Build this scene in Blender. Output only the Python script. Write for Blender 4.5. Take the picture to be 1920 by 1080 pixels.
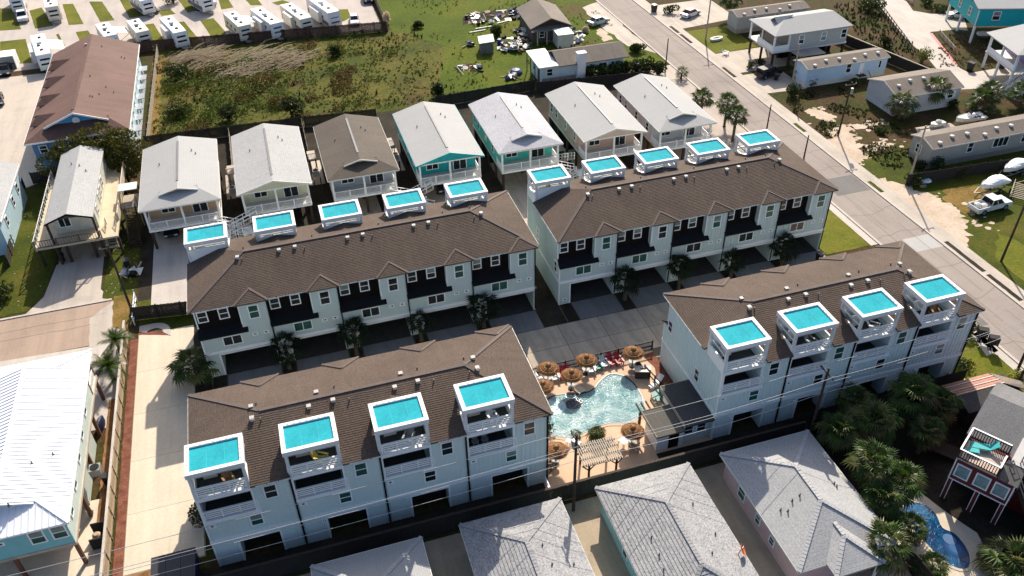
import bpy, math, random
from mathutils import Vector, Matrix, noise
R = random.Random(11)
rad = math.radians
PI = math.pi
for o in list(bpy.data.objects):
    bpy.data.objects.remove(o)
SC = bpy.context.scene
COL = SC.collection

# ---------------------------------------------------------------- camera, sky, sun, exposure
YAW, PITCH, ROLL, FPX, CAMZ = 0.28636197, 0.6564047, -0.0226667, 1578.65, 60.0
cy, sy, ct, st, cr, sr = math.cos(YAW), math.sin(YAW), math.cos(PITCH), math.sin(PITCH), math.cos(ROLL), math.sin(ROLL)
FWD = Vector((sy*ct, cy*ct, -st))
RIGHT = Vector((cy, -sy, 0))
UP = RIGHT.cross(FWD)
RIGHT, UP = cr*RIGHT + sr*UP, -sr*RIGHT + cr*UP
cam = bpy.data.cameras.new('camera')
cam.sensor_width = 36.0
cam.lens = FPX*36.0/1920.0
cam.clip_start = 1.0
cam.clip_end = 3000.0
co = bpy.data.objects.new('camera', cam)
COL.objects.link(co)
co.matrix_world = Matrix(((RIGHT.x, UP.x, -FWD.x, 0), (RIGHT.y, UP.y, -FWD.y, 0), (RIGHT.z, UP.z, -FWD.z, CAMZ), (0, 0, 0, 1)))
SC.camera = co

def g(px, py, z=0.0):
    """the place in the world seen at a pixel of the photograph, at height z"""
    d = FWD + RIGHT*((px-960)/FPX) - UP*((py-540)/FPX)
    k = (z-CAMZ)/d.z
    return (d.x*k, d.y*k)

SUNV = Vector((0.56, 1.2, 1.0)).normalized()
W = bpy.data.worlds.new('World')
SC.world = W
W.use_nodes = True
wn = W.node_tree
bg = wn.nodes['Background']
sky = wn.nodes.new('ShaderNodeTexSky')
sky.sky_type = 'NISHITA'
sky.sun_disc = False
sky.sun_elevation = math.asin(SUNV.z)
sky.sun_rotation = math.atan2(SUNV.x, SUNV.y)
sky.air_density = 0.8
sky.dust_density = 2.5
sky.ozone_density = 1.0
wn.links.new(sky.outputs[0], bg.inputs[0])
bg.inputs[1].default_value = 0.13
sl = bpy.data.lights.new('sun', 'SUN')
sl.energy = 5.0
sl.angle = rad(0.5)
sl.color = (1.0, 0.91, 0.78)
so = bpy.data.objects.new('sun', sl)
COL.objects.link(so)
so.location = SUNV*100
so.rotation_euler = SUNV.to_track_quat('Z', 'Y').to_euler()
SC.view_settings.view_transform = 'Standard'
SC.view_settings.look = 'None'
SC.view_settings.exposure = 0.55
SC.view_settings.gamma = 1.0
SC.view_settings.use_curve_mapping = False
SC.render.engine = 'CYCLES'
SC.cycles.max_bounces = 6
SC.cycles.transparent_max_bounces = 6
SC.cycles.use_denoising = True

# ---------------------------------------------------------------- materials
MATS = {}
def N(nt, t, **kw):
    n = nt.nodes.new(t)
    for k, v in kw.items():
        setattr(n, k, v)
    return n

def base_mat(name, rough=0.75, spec=0.4):
    m = bpy.data.materials.new(name)
    m.use_nodes = True
    b = m.node_tree.nodes['Principled BSDF']
    b.inputs['Roughness'].default_value = rough
    b.inputs['Specular IOR Level'].default_value = spec
    MATS[name] = m
    return m, m.node_tree, b

def coords(nt, kind='Object', scale=(1, 1, 1)):
    tc = N(nt, 'ShaderNodeTexCoord')
    mp = N(nt, 'ShaderNodeMapping')
    mp.inputs['Scale'].default_value = scale
    nt.links.new(tc.outputs[kind], mp.inputs[0])
    return mp.outputs[0]

def noise_ramp(nt, vec, scale, stops, detail=4, rough=0.6):
    n = N(nt, 'ShaderNodeTexNoise')
    n.inputs['Scale'].default_value = scale
    n.inputs['Detail'].default_value = detail
    n.inputs['Roughness'].default_value = rough
    nt.links.new(vec, n.inputs['Vector'])
    r = N(nt, 'ShaderNodeValToRGB')
    el = r.color_ramp.elements
    while len(el) < len(stops):
        el.new(0.5)
    for e, (p, c) in zip(el, stops):
        e.position = p
        e.color = (c[0], c[1], c[2], 1)
    nt.links.new(n.outputs[0], r.inputs[0])
    return r.outputs[0], n.outputs[0]

def mixc(nt, a, b, fac, mode='MIX'):
    m = N(nt, 'ShaderNodeMixRGB', blend_type=mode)
    for s, v in ((0, fac), (1, a), (2, b)):
        if isinstance(v, (int, float)):
            m.inputs[s].default_value = v
        elif isinstance(v, tuple):
            m.inputs[s].default_value = (v[0], v[1], v[2], 1)
        else:
            nt.links.new(v, m.inputs[s])
    return m.outputs[0]

def add_bump(nt, b, h, strength=0.3, dist=0.03):
    bp = N(nt, 'ShaderNodeBump')
    bp.inputs['Strength'].default_value = strength
    bp.inputs['Distance'].default_value = dist
    nt.links.new(h, bp.inputs['Height'])
    nt.links.new(bp.outputs[0], b.inputs['Normal'])

def sc3(c, k):
    return (c[0]*k, c[1]*k, c[2]*k)

def paint(name, c, rough=0.55, var=0.12, scale=1.2, spec=0.35, metal=0.0, bump=0.0):
    """a plain coat: one colour, slightly uneven and dusty"""
    if name in MATS:
        return MATS[name]
    m, nt, b = base_mat(name, rough, spec)
    v = coords(nt)
    col, h = noise_ramp(nt, v, scale, [(0.25, sc3(c, 1-var)), (0.55, c), (0.8, sc3(c, 1+var*0.6))])
    fine, _ = noise_ramp(nt, v, scale*9, [(0.3, (1-var*.8,)*3), (0.7, (1, 1, 1))], 3)
    nt.links.new(mixc(nt, col, fine, 1.0, 'MULTIPLY'), b.inputs['Base Color'])
    b.inputs['Metallic'].default_value = metal
    if bump:
        add_bump(nt, b, h, bump, 0.05)
    return m

def shingle(name, c1, c2, c3, tab=0.34, row=0.16, spec=0.3, big=0.25, bumpk=0.5):
    """asphalt shingles: rows of tabs, each a slightly different tone"""
    if name in MATS:
        return MATS[name]
    m, nt, b = base_mat(name, 0.82, spec)
    v = coords(nt, 'UV')
    br = N(nt, 'ShaderNodeTexBrick')
    br.inputs['Scale'].default_value = 1.0
    br.inputs['Brick Width'].default_value = tab
    br.inputs['Row Height'].default_value = row
    br.inputs['Mortar Size'].default_value = 0.014
    br.inputs['Mortar Smooth'].default_value = 0.3
    br.inputs['Bias'].default_value = 0.0
    br.inputs['Color1'].default_value = (*c1, 1)
    br.inputs['Color2'].default_value = (*c2, 1)
    br.inputs['Mortar'].default_value = (*sc3(c1, 0.45), 1)
    nt.links.new(v, br.inputs['Vector'])
    sp, _ = noise_ramp(nt, v, 6.5, [(0.35, (0, 0, 0)), (0.68, (1, 1, 1))], 4, 0.75)
    c = mixc(nt, br.outputs[0], c3, sp)
    stv = coords(nt, 'UV', (1.3, .13, 1))
    stk, _ = noise_ramp(nt, stv, 0.8, [(0.35, (1-big*.7,)*3), (0.65, (1.0, 1.0, 1.0))], 5, .7)
    c = mixc(nt, c, stk, 1.0, 'MULTIPLY')
    bigc, _ = noise_ramp(nt, v, 0.16, [(0.3, (1-big,)*3), (0.7, (1.0, 1.0, 1.0))], 3)
    nt.links.new(mixc(nt, c, bigc, 1.0, 'MULTIPLY'), b.inputs['Base Color'])
    add_bump(nt, b, br.outputs['Fac'], -bumpk, 0.03)
    return m

def lapped(name, c, row=0.2, vert=False, rough=0.55, var=0.08):
    """painted lap siding (or ribbed metal when vert): relief lines every row"""
    if name in MATS:
        return MATS[name]
    m, nt, b = base_mat(name, rough, 0.35)
    v = coords(nt, 'UV')
    w = N(nt, 'ShaderNodeTexWave', wave_type='BANDS', bands_direction='X' if vert else 'Y', wave_profile='SAW')
    w.inputs['Scale'].default_value = 0.31416/row
    nt.links.new(v, w.inputs['Vector'])
    col, _ = noise_ramp(nt, v, 0.7, [(0.3, sc3(c, 1-var)), (0.7, sc3(c, 1+var*.5))])
    nt.links.new(col, b.inputs['Base Color'])
    add_bump(nt, b, w.outputs['Fac'], 0.55, 0.03)
    return m

def ground_mat(name, stops, scale=0.12, fine=2.0, fk=0.5, rough=0.95, bump=0.6, speck=None, second=None):
    if name in MATS:
        return MATS[name]
    m, nt, b = base_mat(name, rough, 0.12)
    v = coords(nt)
    col, h = noise_ramp(nt, v, scale, stops, 8, 0.62)
    if second:
        c2, _ = noise_ramp(nt, v, second[0], [(second[1], (0, 0, 0)), (second[2], (1, 1, 1))], 6, 0.7)
        col = mixc(nt, col, second[3], c2)
    f, fh = noise_ramp(nt, v, fine, [(0.28, (1-fk,)*3), (0.72, (1+fk*.5,)*3)], 6, 0.75)
    col = mixc(nt, col, f, 1.0, 'MULTIPLY')
    if speck:
        s, _ = noise_ramp(nt, v, speck[0], [(speck[1], (0, 0, 0)), (speck[1]+0.04, (1, 1, 1))], 3, 0.6)
        col = mixc(nt, col, speck[2], s)
    nt.links.new(col, b.inputs['Base Color'])
    add_bump(nt, b, fh, bump, 0.12)
    return m

def concrete(name, c, stain=0.25, rough=0.85, scale=0.25, spec=0.3):
    if name in MATS:
        return MATS[name]
    m, nt, b = base_mat(name, rough, spec)
    v = coords(nt)
    col, h = noise_ramp(nt, v, scale, [(0.2, sc3(c, 1-stain)), (0.5, c), (0.8, sc3(c, 1+stain*.35))], 9, 0.65)
    f, fh = noise_ramp(nt, v, 3.5, [(0.3, (0.88,)*3), (0.7, (1.03,)*3)], 5, 0.7)
    s, _ = noise_ramp(nt, v, 0.5, [(0.62, (1, 1, 1)), (0.78, (0.72, 0.70, 0.68))], 6, 0.7)
    col = mixc(nt, mixc(nt, col, f, 1.0, 'MULTIPLY'), s, 1.0, 'MULTIPLY')
    trk, _ = noise_ramp(nt, coords(nt, 'Object', (1.0, .07, 1)), 0.9, [(0.36, (1-stain*.55,)*3), (0.58, (1, 1, 1))], 5, 0.65)
    col = mixc(nt, col, trk, 1.0, 'MULTIPLY')
    nt.links.new(col, b.inputs['Base Color'])
    add_bump(nt, b, fh, 0.15, 0.02)
    return m

def glass_mat(name, c, rough=0.08):
    if name in MATS:
        return MATS[name]
    m, nt, b = base_mat(name, rough, 0.6)
    v = coords(nt)
    col, h = noise_ramp(nt, v, 1.1, [(0.35, sc3(c, 0.6)), (0.7, sc3(c, 1.3))], 2)
    nt.links.new(col, b.inputs['Base Color'])
    return m

def water_mat(name, deep, light, wave=1.6, strength=0.35, rough=0.06):
    m, nt, b = base_mat(name, rough, 0.6)
    v = coords(nt)
    col, h = noise_ramp(nt, v, 0.28, [(0.3, deep), (0.7, light)], 4, 0.6)
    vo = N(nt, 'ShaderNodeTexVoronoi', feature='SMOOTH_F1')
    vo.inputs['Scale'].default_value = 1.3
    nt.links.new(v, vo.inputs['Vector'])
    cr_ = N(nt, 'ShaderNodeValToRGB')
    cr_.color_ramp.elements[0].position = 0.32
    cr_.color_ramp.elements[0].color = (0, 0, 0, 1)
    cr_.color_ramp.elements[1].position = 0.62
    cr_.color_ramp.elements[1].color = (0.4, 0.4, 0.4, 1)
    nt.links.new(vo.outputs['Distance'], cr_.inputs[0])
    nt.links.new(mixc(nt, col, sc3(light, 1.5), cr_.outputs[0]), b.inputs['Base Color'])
    n1 = N(nt, 'ShaderNodeTexNoise')
    n1.inputs['Scale'].default_value = wave
    n1.inputs['Detail'].default_value = 3
    n1.inputs['Distortion'].default_value = 0.8
    nt.links.new(v, n1.inputs['Vector'])
    add_bump(nt, b, n1.outputs[0], strength, 0.25)
    return m

def leaf_mat(name, c1, c2, rough=0.45, spec=0.4):
    if name in MATS:
        return MATS[name]
    m, nt, b = base_mat(name, rough, spec)
    oi = N(nt, 'ShaderNodeObjectInfo')
    v = coords(nt)
    col, _ = noise_ramp(nt, v, 2.2, [(0.3, c1), (0.7, c2)], 3)
    hs = N(nt, 'ShaderNodeHueSaturation')
    mr = N(nt, 'ShaderNodeMapRange')
    mr.inputs[3].default_value = 0.65
    mr.inputs[4].default_value = 1.35
    nt.links.new(oi.outputs['Random'], mr.inputs[0])
    nt.links.new(mr.outputs[0], hs.inputs['Value'])
    nt.links.new(col, hs.inputs['Color'])
    nt.links.new(hs.outputs[0], b.inputs['Base Color'])
    # leaves let some light through
    tr = N(nt, 'ShaderNodeBsdfTranslucent')
    nt.links.new(hs.outputs[0], tr.inputs[0])
    ms = N(nt, 'ShaderNodeMixShader')
    ms.inputs[0].default_value = 0.3
    nt.links.new(b.outputs[0], ms.inputs[1])
    nt.links.new(tr.outputs[0], ms.inputs[2])
    nt.links.new(ms.outputs[0], nt.nodes['Material Output'].inputs[0])
    return m

WHITE = paint('white_paint', (0.87, 0.87, 0.86), 0.5, 0.06)
WHITE2 = paint('off_white_paint', (0.70, 0.68, 0.62), 0.6, 0.10)
WALLC = paint('grey_siding', (0.55, 0.635, 0.615), 0.6, 0.06, 0.5)
WALLB = paint('blue_grey_siding', (0.64, 0.735, 0.715), 0.6, 0.06, 0.5)
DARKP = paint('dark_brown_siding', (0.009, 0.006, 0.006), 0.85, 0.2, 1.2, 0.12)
BLACKM = paint('black_metal', (0.008, 0.008, 0.010), 0.6, 0.15, 1.2, 0.2)
GARAGE = paint('dark_garage_door', (0.040, 0.034, 0.030), 0.7, 0.15, 1.2, 0.15)
ROOFB = shingle('brown_shingle', (0.108, 0.081, 0.065), (0.074, 0.056, 0.046), (0.168, 0.126, 0.100), 0.34, 0.2, 0.1, 0.22, 0.2)
ROOFBROWN = shingle('warm_brown_shingle', (0.10, 0.08, 0.062), (0.07, 0.056, 0.045), (0.15, 0.12, 0.092), .34, .2)
ROOFRED = shingle('reddish_brown_shingle', (0.165, 0.090, 0.072), (0.135, 0.074, 0.06), (0.21, 0.12, 0.095))
ROOFGREY = shingle('grey_shingle', (0.27, 0.27, 0.28), (0.12, 0.12, 0.135), (0.47, 0.47, 0.46), 0.36, 0.3, 0.3, 0.12, 0.8)
ROOFLIGHT = shingle('pale_grey_shingle', (0.36, 0.36, 0.36), (0.28, 0.28, 0.285), (0.45, 0.45, 0.44), 0.34, 0.28, 0.3, 0.08, 0.25)
ROOFPALE = shingle('pale_metal_shingle', (0.37, 0.37, 0.365), (0.345, 0.345, 0.345), (0.40, 0.40, 0.39), 0.5, 0.22, 0.35, 0.06, 0.2)
ROOFDARK = shingle('charcoal_shingle', (0.06, 0.06, 0.062), (0.04, 0.04, 0.043), (0.10, 0.10, 0.10))
TRAILROOF = shingle('tan_brown_shingle', (0.20, 0.165, 0.14), (0.15, 0.12, 0.10), (0.26, 0.22, 0.18))
TURQ = paint('turquoise_canvas', (0.03, 0.37, 0.43), 0.8, 0.22, 0.45, 0.05)
PANE = glass_mat('window_glass', (0.015, 0.022, 0.024))
PANEG = glass_mat('green_window_glass', (0.02, 0.10, 0.075), 0.12)
BLIND = glass_mat('pane_with_blind', (0.20, 0.25, 0.23), 0.2)
PANEL_ = glass_mat('pale_window_glass', (0.25, 0.33, 0.33), 0.15)
WOOD = paint('weathered_wood', (0.16, 0.12, 0.09), 0.85, 0.35, 2.0)
WOODD = paint('dark_wood', (0.055, 0.036, 0.026), 0.8, 0.35, 2.0)
WOODL = paint('pale_grey_wood', (0.42, 0.36, 0.28), 0.85, 0.25, 2.0)
FENCEB = paint('brown_fence_wood', (0.085, 0.045, 0.032), 0.9, 0.4, 0.8)
FENCED = paint('dark_fence_wood', (0.035, 0.03, 0.027), 0.9, 0.35, 0.8)
FENCET = paint('tan_fence_wood', (0.40, 0.31, 0.20), 0.85, 0.25, 0.8)
STEEL = paint('grey_steel', (0.36, 0.37, 0.38), 0.4, 0.15, 2, 0.5, 0.6)
RUBBER = paint('rubber', (0.015, 0.015, 0.016), 0.8, 0.2)
WIREM = paint('wire_aluminium', (0.36, 0.36, 0.36), 0.5, 0.1)
CONC = concrete('pale_concrete', (0.47, 0.41, 0.345), .3)
CONCW = concrete('white_concrete', (0.50, 0.45, 0.40), 0.22)
CONCG = concrete('grey_concrete', (0.50, 0.42, 0.33), 0.45)
CONCD = concrete('pool_deck_concrete', (0.62, 0.43, 0.29), 0.12)
CONCL = concrete('warm_pad_concrete', (0.62, 0.54, 0.42), 0.2, 0.85, 0.12)
SANDT = concrete('tan_packed_sand', (0.42, 0.34, 0.25), 0.3, 0.95, 0.3, 0.1)
ASPH = concrete('worn_asphalt', (0.30, 0.255, 0.225), 0.22, 0.9, 0.1, 0.25)
ASPHR = concrete('reddish_worn_asphalt', (0.37, 0.275, 0.21), 0.25, 0.9, 0.15, 0.25)
PATCHD = concrete('new_asphalt_patch', (0.15, 0.14, 0.135), 0.15)
PATCHL = concrete('grey_concrete_patch', (0.40, 0.39, 0.37), 0.12)
GRASS = ground_mat('lawn_grass', [(0.25, (0.025, 0.036, 0.005)), (0.48, (0.06, 0.075, 0.007)), (0.72, (0.115, 0.10, 0.014))], 0.16, 2.6)
GRASSB = ground_mat('bright_lawn', [(0.25, (0.065, 0.082, 0.008)), (0.5, (0.12, 0.13, 0.012)), (0.78, (0.18, 0.15, 0.028))], 0.22, 2.6, 0.4)
FIELD = ground_mat('rough_field', [(0.22, (0.024, 0.032, 0.005)), (0.42, (0.062, 0.078, 0.009)), (0.58, (0.115, 0.105, 0.018)), (0.78, (0.10, 0.055, 0.025))], 0.085, 1.6, 0.65, 0.95, 0.9, (1.1, 0.72, (0.35, 0.32, 0.22)), (0.11, 0.55, 0.68, (0.075, 0.038, 0.020)))
MEADOW = ground_mat('meadow_grass', [(0.25, (0.034, 0.058, 0.004)), (0.5, (0.075, 0.108, 0.005)), (0.72, (0.135, 0.125, 0.012))], 0.06, 1.8, 0.5, 0.95, 0.7, None, (0.045, 0.52, 0.68, (0.10, 0.065, 0.028)))
SCRUB = ground_mat('scrub_ground', [(0.25, (0.018, 0.022, 0.006)), (0.45, (0.055, 0.055, 0.011)), (0.58, (0.075, 0.042, 0.022)), (0.75, (0.12, 0.10, 0.03))], 0.17, 1.9, 0.7)
DIRTD = ground_mat('dark_soil', [(0.3, (0.022, 0.018, 0.014)), (0.7, (0.05, 0.042, 0.03))], 0.4, 3.0, 0.4)
SANDM = ground_mat('bare_sand', [(0.3, (0.42, 0.32, 0.23)), (0.7, (0.58, 0.48, 0.38))], 0.3, 2.4, 0.2, 0.95, 0.3)
MULCH = ground_mat('red_mulch', [(0.3, (0.13, 0.045, 0.028)), (0.7, (0.28, 0.12, 0.08))], 1.2, 8.0, 0.5)
GRAVB = ground_mat('brown_gravel', [(0.3, (0.16, 0.075, 0.03)), (0.7, (0.34, 0.19, 0.09))], 1.2, 8.0, 0.5)
LEAFP = leaf_mat('palm_leaf', (0.026, 0.055, 0.008), (0.062, 0.11, 0.014), 0.5, 0.3)
LEAFSHADE = leaf_mat('shaded_palm_leaf', (0.010, 0.018, 0.007), (0.024, 0.038, 0.012), 0.5, 0.2)  # same palm leaf with the drive's shade put into its colour
LEAFY = leaf_mat('yellow_palm_leaf', (0.07, 0.085, 0.018), (0.13, 0.13, 0.03), 0.4, 0.5)
LEAFD = leaf_mat('dry_palm_leaf', (0.13, 0.085, 0.04), (0.20, 0.14, 0.07), 0.8, 0.2)
LEAFS = leaf_mat('shrub_leaf', (0.020, 0.034, 0.008), (0.060, 0.080, 0.015), 0.55, 0.3)
LEAFO = leaf_mat('olive_leaf', (0.045, 0.048, 0.008), (0.10, 0.092, 0.014), 0.6, 0.3)
LEAFL = leaf_mat('lime_leaf', (0.20, 0.21, 0.04), (0.34, 0.32, 0.08), 0.6, 0.3)
REEDM = leaf_mat('dry_reed', (0.50, 0.38, 0.24), (0.78, 0.66, 0.46), 0.8, 0.2)
WEEDM = leaf_mat('weed_leaf', (0.06, 0.08, 0.009), (0.15, 0.16, 0.022), 0.7, 0.2)
TRUNK = paint('palm_trunk', (0.12, 0.085, 0.055), 0.9, 0.35, 3.0)
THATCH = paint('thatch', (0.27, 0.115, 0.032), 0.7, 0.6, 5.0, 0.35, 0.0, 0.9)

# ---------------------------------------------------------------- mesh helpers
class MB:
    """collects faces; sy = -1 mirrors everything front to back"""
    def __init__(s, sy=1):
        s.v = []; s.f = []; s.m = []; s.sy = sy; s.course = 0; s.ct = .15
    def face(s, pts, mi=0):
        n = len(s.v)
        if s.sy < 0:
            pts = [(p[0], -p[1], p[2]) for p in reversed(pts)]
        s.v.extend([tuple(p) for p in pts])
        s.f.append(tuple(range(n, n+len(pts))))
        s.m.append(mi)
    def box(s, x0, y0, z0, x1, y1, z1, mi=0):
        a = [(x0,y0,z0),(x1,y0,z0),(x1,y1,z0),(x0,y1,z0),(x0,y0,z1),(x1,y0,z1),(x1,y1,z1),(x0,y1,z1)]
        for q in ((3,2,1,0),(4,5,6,7),(0,1,5,4),(1,2,6,5),(2,3,7,6),(3,0,4,7)):
            s.face([a[i] for i in q], mi)
        return s
    def beam(s, a, b, w, h=None, mi=0):
        """a square bar from a to b"""
        a = Vector(a); b = Vector(b); h = h or w
        d = (b-a).normalized()
        u = d.cross(Vector((0, 0, 1)))
        if u.length < 1e-3:
            u = Vector((1, 0, 0))
        u.normalize()
        t = u.cross(d).normalized()
        u = u*(w/2); t = t*(h/2)
        A = [a-u-t, a+u-t, a+u+t, a-u+t]; B = [p+(b-a) for p in A]
        for i in range(4):
            j = (i+1) % 4
            s.face([A[i], A[j], B[j], B[i]][::-1], mi)
        s.face(A, mi); s.face(B[::-1], mi)
        return s
    def prism(s, pts, z0, z1, mi=0):
        s.face([(p[0], p[1], z1) for p in pts], mi)
        s.face([(p[0], p[1], z0) for p in reversed(pts)], mi)
        for i in range(len(pts)):
            a = pts[i]; b = pts[(i+1) % len(pts)]
            s.face([(a[0],a[1],z0),(b[0],b[1],z0),(b[0],b[1],z1),(a[0],a[1],z1)], mi)
        return s
    def slab(s, poly, t=0.14, mi=0, ms=None):
        """a sloping sheet given real thickness"""
        ms = mi if ms is None else ms
        s.face(poly, mi)
        if s.course:
            s.courses(poly, s.course, mi)
        low = [(p[0], p[1], p[2]-t) for p in poly]
        s.face(low[::-1], ms)
        for i in range(len(poly)):
            j = (i+1) % len(poly)
            s.face([low[i], low[j], poly[j], poly[i]], ms)
        return s
    def courses(s, poly, ex=0.28, mi=0):
        """overlapping shingle courses: each strip stands proud at its lower edge"""
        a, b, c = (Vector(p) for p in poly[:3])
        t = ex*s.ct
        n = (b-a).cross(c-a).normalized()
        if n.z < 0: n = -n
        sn = math.sqrt(max(1e-6, 1-n.z*n.z))
        if sn < .08: return
        zs = [p[2] for p in poly]; z = min(zs); dz = ex*sn
        while z < max(zs)-1e-3:
            st = clip(list(poly), 2, z, False)
            st = clip(st, 2, z+dz, True) if st else []
            if st:
                lowf = [abs(p[2]-z) < 1e-4 for p in st]
                up = [tuple(Vector(p)+n*(t if l else .004)) for p, l in zip(st, lowf)]
                s.face(up, mi)
                for i in range(len(st)):
                    j = (i+1) % len(st)
                    if lowf[i] and lowf[j]:
                        s.face([st[i], st[j], up[j], up[i]], mi)
            z += dz
    def lathe(s, x, y, prof, n=10, mi=0, cap=True):
        rings = [[(x+r*math.cos(2*PI*i/n), y+r*math.sin(2*PI*i/n), z) for i in range(n)] for r, z in prof]
        for a, b in zip(rings, rings[1:]):
            for i in range(n):
                j = (i+1) % n
                s.face([a[i], a[j], b[j], b[i]], mi)
        if cap:
            s.face(rings[-1], mi); s.face(rings[0][::-1], mi)
        return s
    def tube(s, path, r, n=6, mi=0, r1=None):
        P = [Vector(p) for p in path]
        rings = []
        for i, p in enumerate(P):
            d = (P[min(i+1, len(P)-1)]-P[max(i-1, 0)]).normalized()
            u = d.cross(Vector((0, 0, 1)))
            if u.length < 1e-3:
                u = Vector((1, 0, 0))
            u.normalize(); t = u.cross(d)
            rr = r if r1 is None else r+(r1-r)*i/(len(P)-1)
            rings.append([p+u*(rr*math.cos(2*PI*k/n))+t*(rr*math.sin(2*PI*k/n)) for k in range(n)])
        for a, b in zip(rings, rings[1:]):
            for i in range(n):
                j = (i+1) % n
                s.face([a[i], b[i], b[j], a[j]], mi)
        s.face(rings[0][::-1], mi); s.face(rings[-1], mi)
        return s
    def mesh(s, name, mats, uv=True):
        me = bpy.data.meshes.new(name)
        me.from_pydata(s.v, [], s.f)
        for m in (mats if isinstance(mats, (list, tuple)) else [mats]):
            me.materials.append(m)
        me.polygons.foreach_set('material_index', s.m)
        if uv:
            ul = me.uv_layers.new(name='uv')
            data = [0.0]*(2*len(me.loops))
            me.update()
            for p in me.polygons:
                n = p.normal
                u = Vector((-n.y, n.x, 0))
                if u.length < 1e-4:
                    u = Vector((1, 0, 0))
                u.normalize()
                w = n.cross(u)
                for li in p.loop_indices:
                    c = me.vertices[me.loops[li].vertex_index].co
                    data[2*li] = c.dot(u); data[2*li+1] = c.dot(w)
            ul.data.foreach_set('uv', data)
        me.update()
        return me
    def build(s, name, mats, parent=None, loc=(0, 0, 0), rz=0.0, uv=True, smooth=False):
        me = s.mesh(name, mats, uv)
        if smooth:
            me.shade_smooth()
        return put(name, me, parent, loc, rz)

def put(name, me, parent=None, loc=(0, 0, 0), rz=0.0):
    o = bpy.data.objects.new(name, me)
    COL.objects.link(o)
    o.location = loc
    o.rotation_euler = (0, 0, rz)
    if parent is not None:
        o.parent = parent
    return o

def tag(o, label, cat, group=None):
    o['label'] = label
    o['category'] = cat
    if group:
        o['group'] = group
    return o

def thing(name, label, cat, loc=(0, 0, 0), rz=0.0, group=None):
    return tag(put(name, None, None, loc, rz), label, cat, group)

def struct(o, kind='structure'):
    o['kind'] = kind
    return o

def stuff(o):
    o['kind'] = 'stuff'
    return o

def copy_tree(o, parent=None):
    c = o.copy()
    COL.objects.link(c)
    if parent is not None:
        c.parent = parent
    for ch in list(o.children):
        copy_tree(ch, c)
    return c

def ragged(pts, step=1.2, amp=0.5, seed=0):
    rr = random.Random(seed)
    out = []
    for i in range(len(pts)):
        a = Vector(pts[i]); b = Vector(pts[(i+1) % len(pts)])
        n = max(1, int((b-a).length/step))
        for k in range(n):
            p = a.lerp(b, k/n)
            e = (b-a).normalized()
            d = rr.uniform(-amp, amp)*(0 if k == 0 else min(1.0, 2.2*min(k/n, 1-k/n)))
            out.append((p.x-e.y*d, p.y+e.x*d))
    return out

def sheet(name, pts, z, mat, jag=0, step=1.2, seed=0):
    if jag:
        pts = ragged(pts, step, jag, seed)
    mb = MB()
    mb.face([(p[0], p[1], z) for p in pts])
    o = mb.build(name, mat)
    n = o.data.polygons[0].normal
    if n.z < 0:
        o.data.flip_normals()
    return struct(o)

def rect(x0, y0, x1, y1):
    return [(x0, y0), (x1, y0), (x1, y1), (x0, y1)]

def clip(poly, axis, val, keep_less):
    """part of a convex polygon on one side of an axis line (z follows)"""
    out = []
    for i in range(len(poly)):
        a = poly[i]; b = poly[(i+1) % len(poly)]
        ia = (a[axis] <= val) if keep_less else (a[axis] >= val)
        ib = (b[axis] <= val) if keep_less else (b[axis] >= val)
        if ia:
            out.append(a)
        if ia != ib:
            t = (val-a[axis])/(b[axis]-a[axis])
            out.append(tuple(a[k]+(b[k]-a[k])*t for k in range(3)))
    return out if len(out) > 2 else []

def minus_rect(polys, x0, x1, y0, y1):
    res = []
    for p in polys:
        q = clip(p, 0, x0, True)
        if q: res.append(q)
        q = clip(p, 0, x1, False)
        if q: res.append(q)
        mid = clip(p, 0, x0, False)
        mid = clip(mid, 0, x1, True) if mid else []
        if mid:
            q = clip(mid, 1, y0, True)
            if q: res.append(q)
            q = clip(mid, 1, y1, False)
            if q: res.append(q)
    return [p for p in res if len(p) > 2]

WCACHE = {}
def window(parent, x, y, z, w, h, rz=0.0, style='hung', pane=None, name='window', sill=True):
    """white framed window, its panes as sub-parts; rz 0 faces -y"""
    pane = pane or PANE
    key = (round(w, 2), round(h, 2), style)
    if key not in WCACHE:
        t = 0.11
        m = MB()
        m.box(-w/2-t, -0.085, -t, w/2+t, 0.02, 0.0)
        m.box(-w/2-t, -0.085, h, w/2+t, 0.02, h+t)
        m.box(-w/2-t, -0.085, 0.001, -w/2, 0.02, h-0.001)
        m.box(w/2, -0.085, 0.001, w/2+t, 0.02, h-0.001)
        if style == 'hung':
            m.box(-w/2+.001, -0.075, h/2-0.04, w/2-.001, 0.01, h/2+0.04)
        elif style == 'slide':
            m.box(-0.04, -0.075, .001, 0.04, 0.01, h-.001)
        elif style == 'triple':
            for k in (-w/6, w/6):
                m.box(k-0.04, -0.075, .001, k+0.04, 0.01, h-.001)
        f = m.mesh('window_frame', WHITE)
        ps = []
        if style == 'hung':
            rs = [(-w/2, 0, w/2, h/2-.04), (-w/2, h/2+.04, w/2, h)]
        elif style == 'slide':
            rs = [(-w/2, 0, -.04, h), (.04, 0, w/2, h)]
        elif style == 'triple':
            rs = [(-w/2, 0, -w/6-.04, h), (-w/6+.04, 0, w/6-.04, h), (w/6+.04, 0, w/2, h)]
        else:
            rs = [(-w/2, 0, w/2, h)]
        WCACHE[key] = (f, rs, {})
    f, rs, pc = WCACHE[key]
    o = put(name, f, parent, (x, y, z), rz)
    up = BLIND if (style == 'hung' and R.random() < .3) else pane
    for i, (a, b, c, d) in enumerate(rs):
        pp = up if i == 1 else pane
        k = (i, pp.name)
        if k not in pc:
            pm = MB(); pm.box(a, -0.062, b, c, 0.0, d)
            pc[k] = pm.mesh('pane', pp)
        put('pane', pc[k], o)
    return o
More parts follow.
